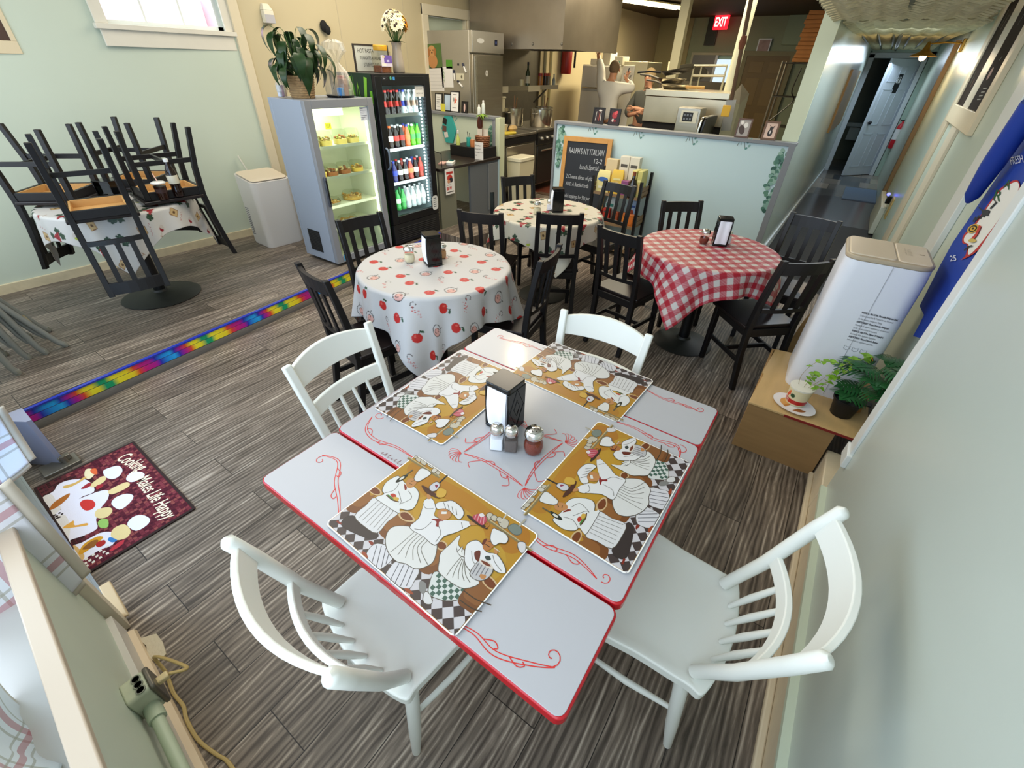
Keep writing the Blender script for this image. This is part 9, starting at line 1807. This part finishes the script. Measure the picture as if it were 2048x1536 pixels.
for s in (-1, 1): g = G(); g.ball((0.02+s*0.088, 0.05, 1.59), 0.024, 8, sc=(0.5, 0.8, 1.2)); g.build('ear', SKIN, t, smooth=80)
g = G(); g.tube([tuple(Rh+Vector((0, 0.03, 0.03))), tuple(Rh+Vector((0.01, 0.05, 0.16)))], 0.009, 6); tag(g.build('held_marker', mat('navy_cap'), loc=o3), 'dark marker held in the cook\'s raised right hand', 'marker')
# second worker, half hidden by the oven, arms folded
p0 = PY(1298, 190, 8.0); t = thing('person', 'person in a dark grey top with light hair, half hidden behind the pizza oven', 'person', (p0.x-0.02, 8.0, UP), 0)
V = [(0, 0, 0.92, 0.15, 0.12), (0, 0, 1.08, 0.15, 0.115), (0, -0.01, 1.22, 0.165, 0.105), (0, -0.01, 1.33, 0.09, 0.075), (-0.005, -0.02, 1.40, 0.05), (-0.015, -0.035, 1.475, 0.070, 0.082), (-0.015, -0.03, 1.555, 0.068, 0.08), (-0.17, 0.0, 1.27, 0.065), (-0.27, -0.06, 1.05, 0.05), (-0.16, -0.22, 1.02, 0.038), (-0.05, -0.24, 1.06, 0.03), (0.17, 0, 1.27, 0.065), (0.24, -0.06, 1.05, 0.05), (0.08, -0.22, 1.08, 0.038), (-0.06, -0.24, 1.12, 0.03), (-0.09, 0, 0.85, 0.10), (-0.10, 0, 0.47, 0.07), (-0.10, 0.02, 0.06, 0.05), (-0.10, -0.12, 0.04, 0.04), (0.09, 0, 0.85, 0.10), (0.10, 0, 0.47, 0.07), (0.10, 0.02, 0.06, 0.05), (0.10, -0.12, 0.04, 0.04)]
E_ = [(0, 1), (1, 2), (2, 3), (3, 4), (4, 5), (5, 6), (2, 7), (7, 8), (8, 9), (9, 10), (2, 11), (11, 12), (12, 13), (13, 14), (0, 15), (15, 16), (16, 17), (17, 18), (0, 19), (19, 20), (20, 21), (21, 22)]
hand(V, E_, 10, Vector(V[10][:3]), (0.9, -0.1, 0.15), (0, 0, 1)); hand(V, E_, 14, Vector(V[14][:3]), (-0.95, -0.1, -0.1), (0, 0, 1))
skinned('body', V, E_, SKIN, t)
skinned('grey_top', [(0, 0, 0.84, 0.18, 0.14), (0, 0, 1.05, 0.175, 0.135), (0, -0.01, 1.22, 0.185, 0.125), (0, -0.01, 1.34, 0.09, 0.085), (-0.17, 0.0, 1.27, 0.082), (-0.27, -0.06, 1.05, 0.066), (-0.18, -0.20, 1.02, 0.054), (0.17, 0, 1.27, 0.082), (0.24, -0.06, 1.05, 0.066), (0.10, -0.20, 1.08, 0.054)], [(0, 1), (1, 2), (2, 3), (2, 4), (4, 5), (5, 6), (2, 7), (7, 8), (8, 9)], mat('charcoal_top', '#4a4a42', 0.8), t)
skinned('trousers', [(0, 0, 0.88, 0.165, 0.125), (-0.09, 0, 0.80, 0.11), (-0.10, 0, 0.47, 0.085), (-0.10, 0.02, 0.08, 0.07), (0.09, 0, 0.80, 0.11), (0.10, 0, 0.47, 0.085), (0.10, 0.02, 0.08, 0.07)], [(0, 1), (1, 2), (2, 3), (0, 4), (4, 5), (5, 6)], mat('black_trousers', '#1a1a1c', 0.8), t)
g = G(); g.ball((-0.01, -0.005, 1.535), 0.095, 16, sc=(0.95, 0.95, 1.10)); g.ball((-0.01, 0.02, 1.47), 0.08, 12, sc=(1, 0.8, 1.2)); g.build('hair', mat('light_brown_hair', '#8a7450', 0.75, var=0.3, vscale=40), t, smooth=80)
g = G(); 
for s in (-1, 1): g.ball((-0.015+s*0.03, -0.108, 1.525), 0.009, 8)
g.build('eyes', mat('dark_eye', '#2a2320', 0.4), t); g = G(); g.ball((-0.015, -0.118, 1.495), 0.014, 8, sc=(0.8, 1, 1.4)); g.build('nose', SKIN, t); g = G(); g.ball((-0.015, -0.108, 1.458), 0.018, 8, sc=(1.2, 0.4, 0.35)); g.build('mouth', mat('lip', '#8a4a42', 0.5), t)
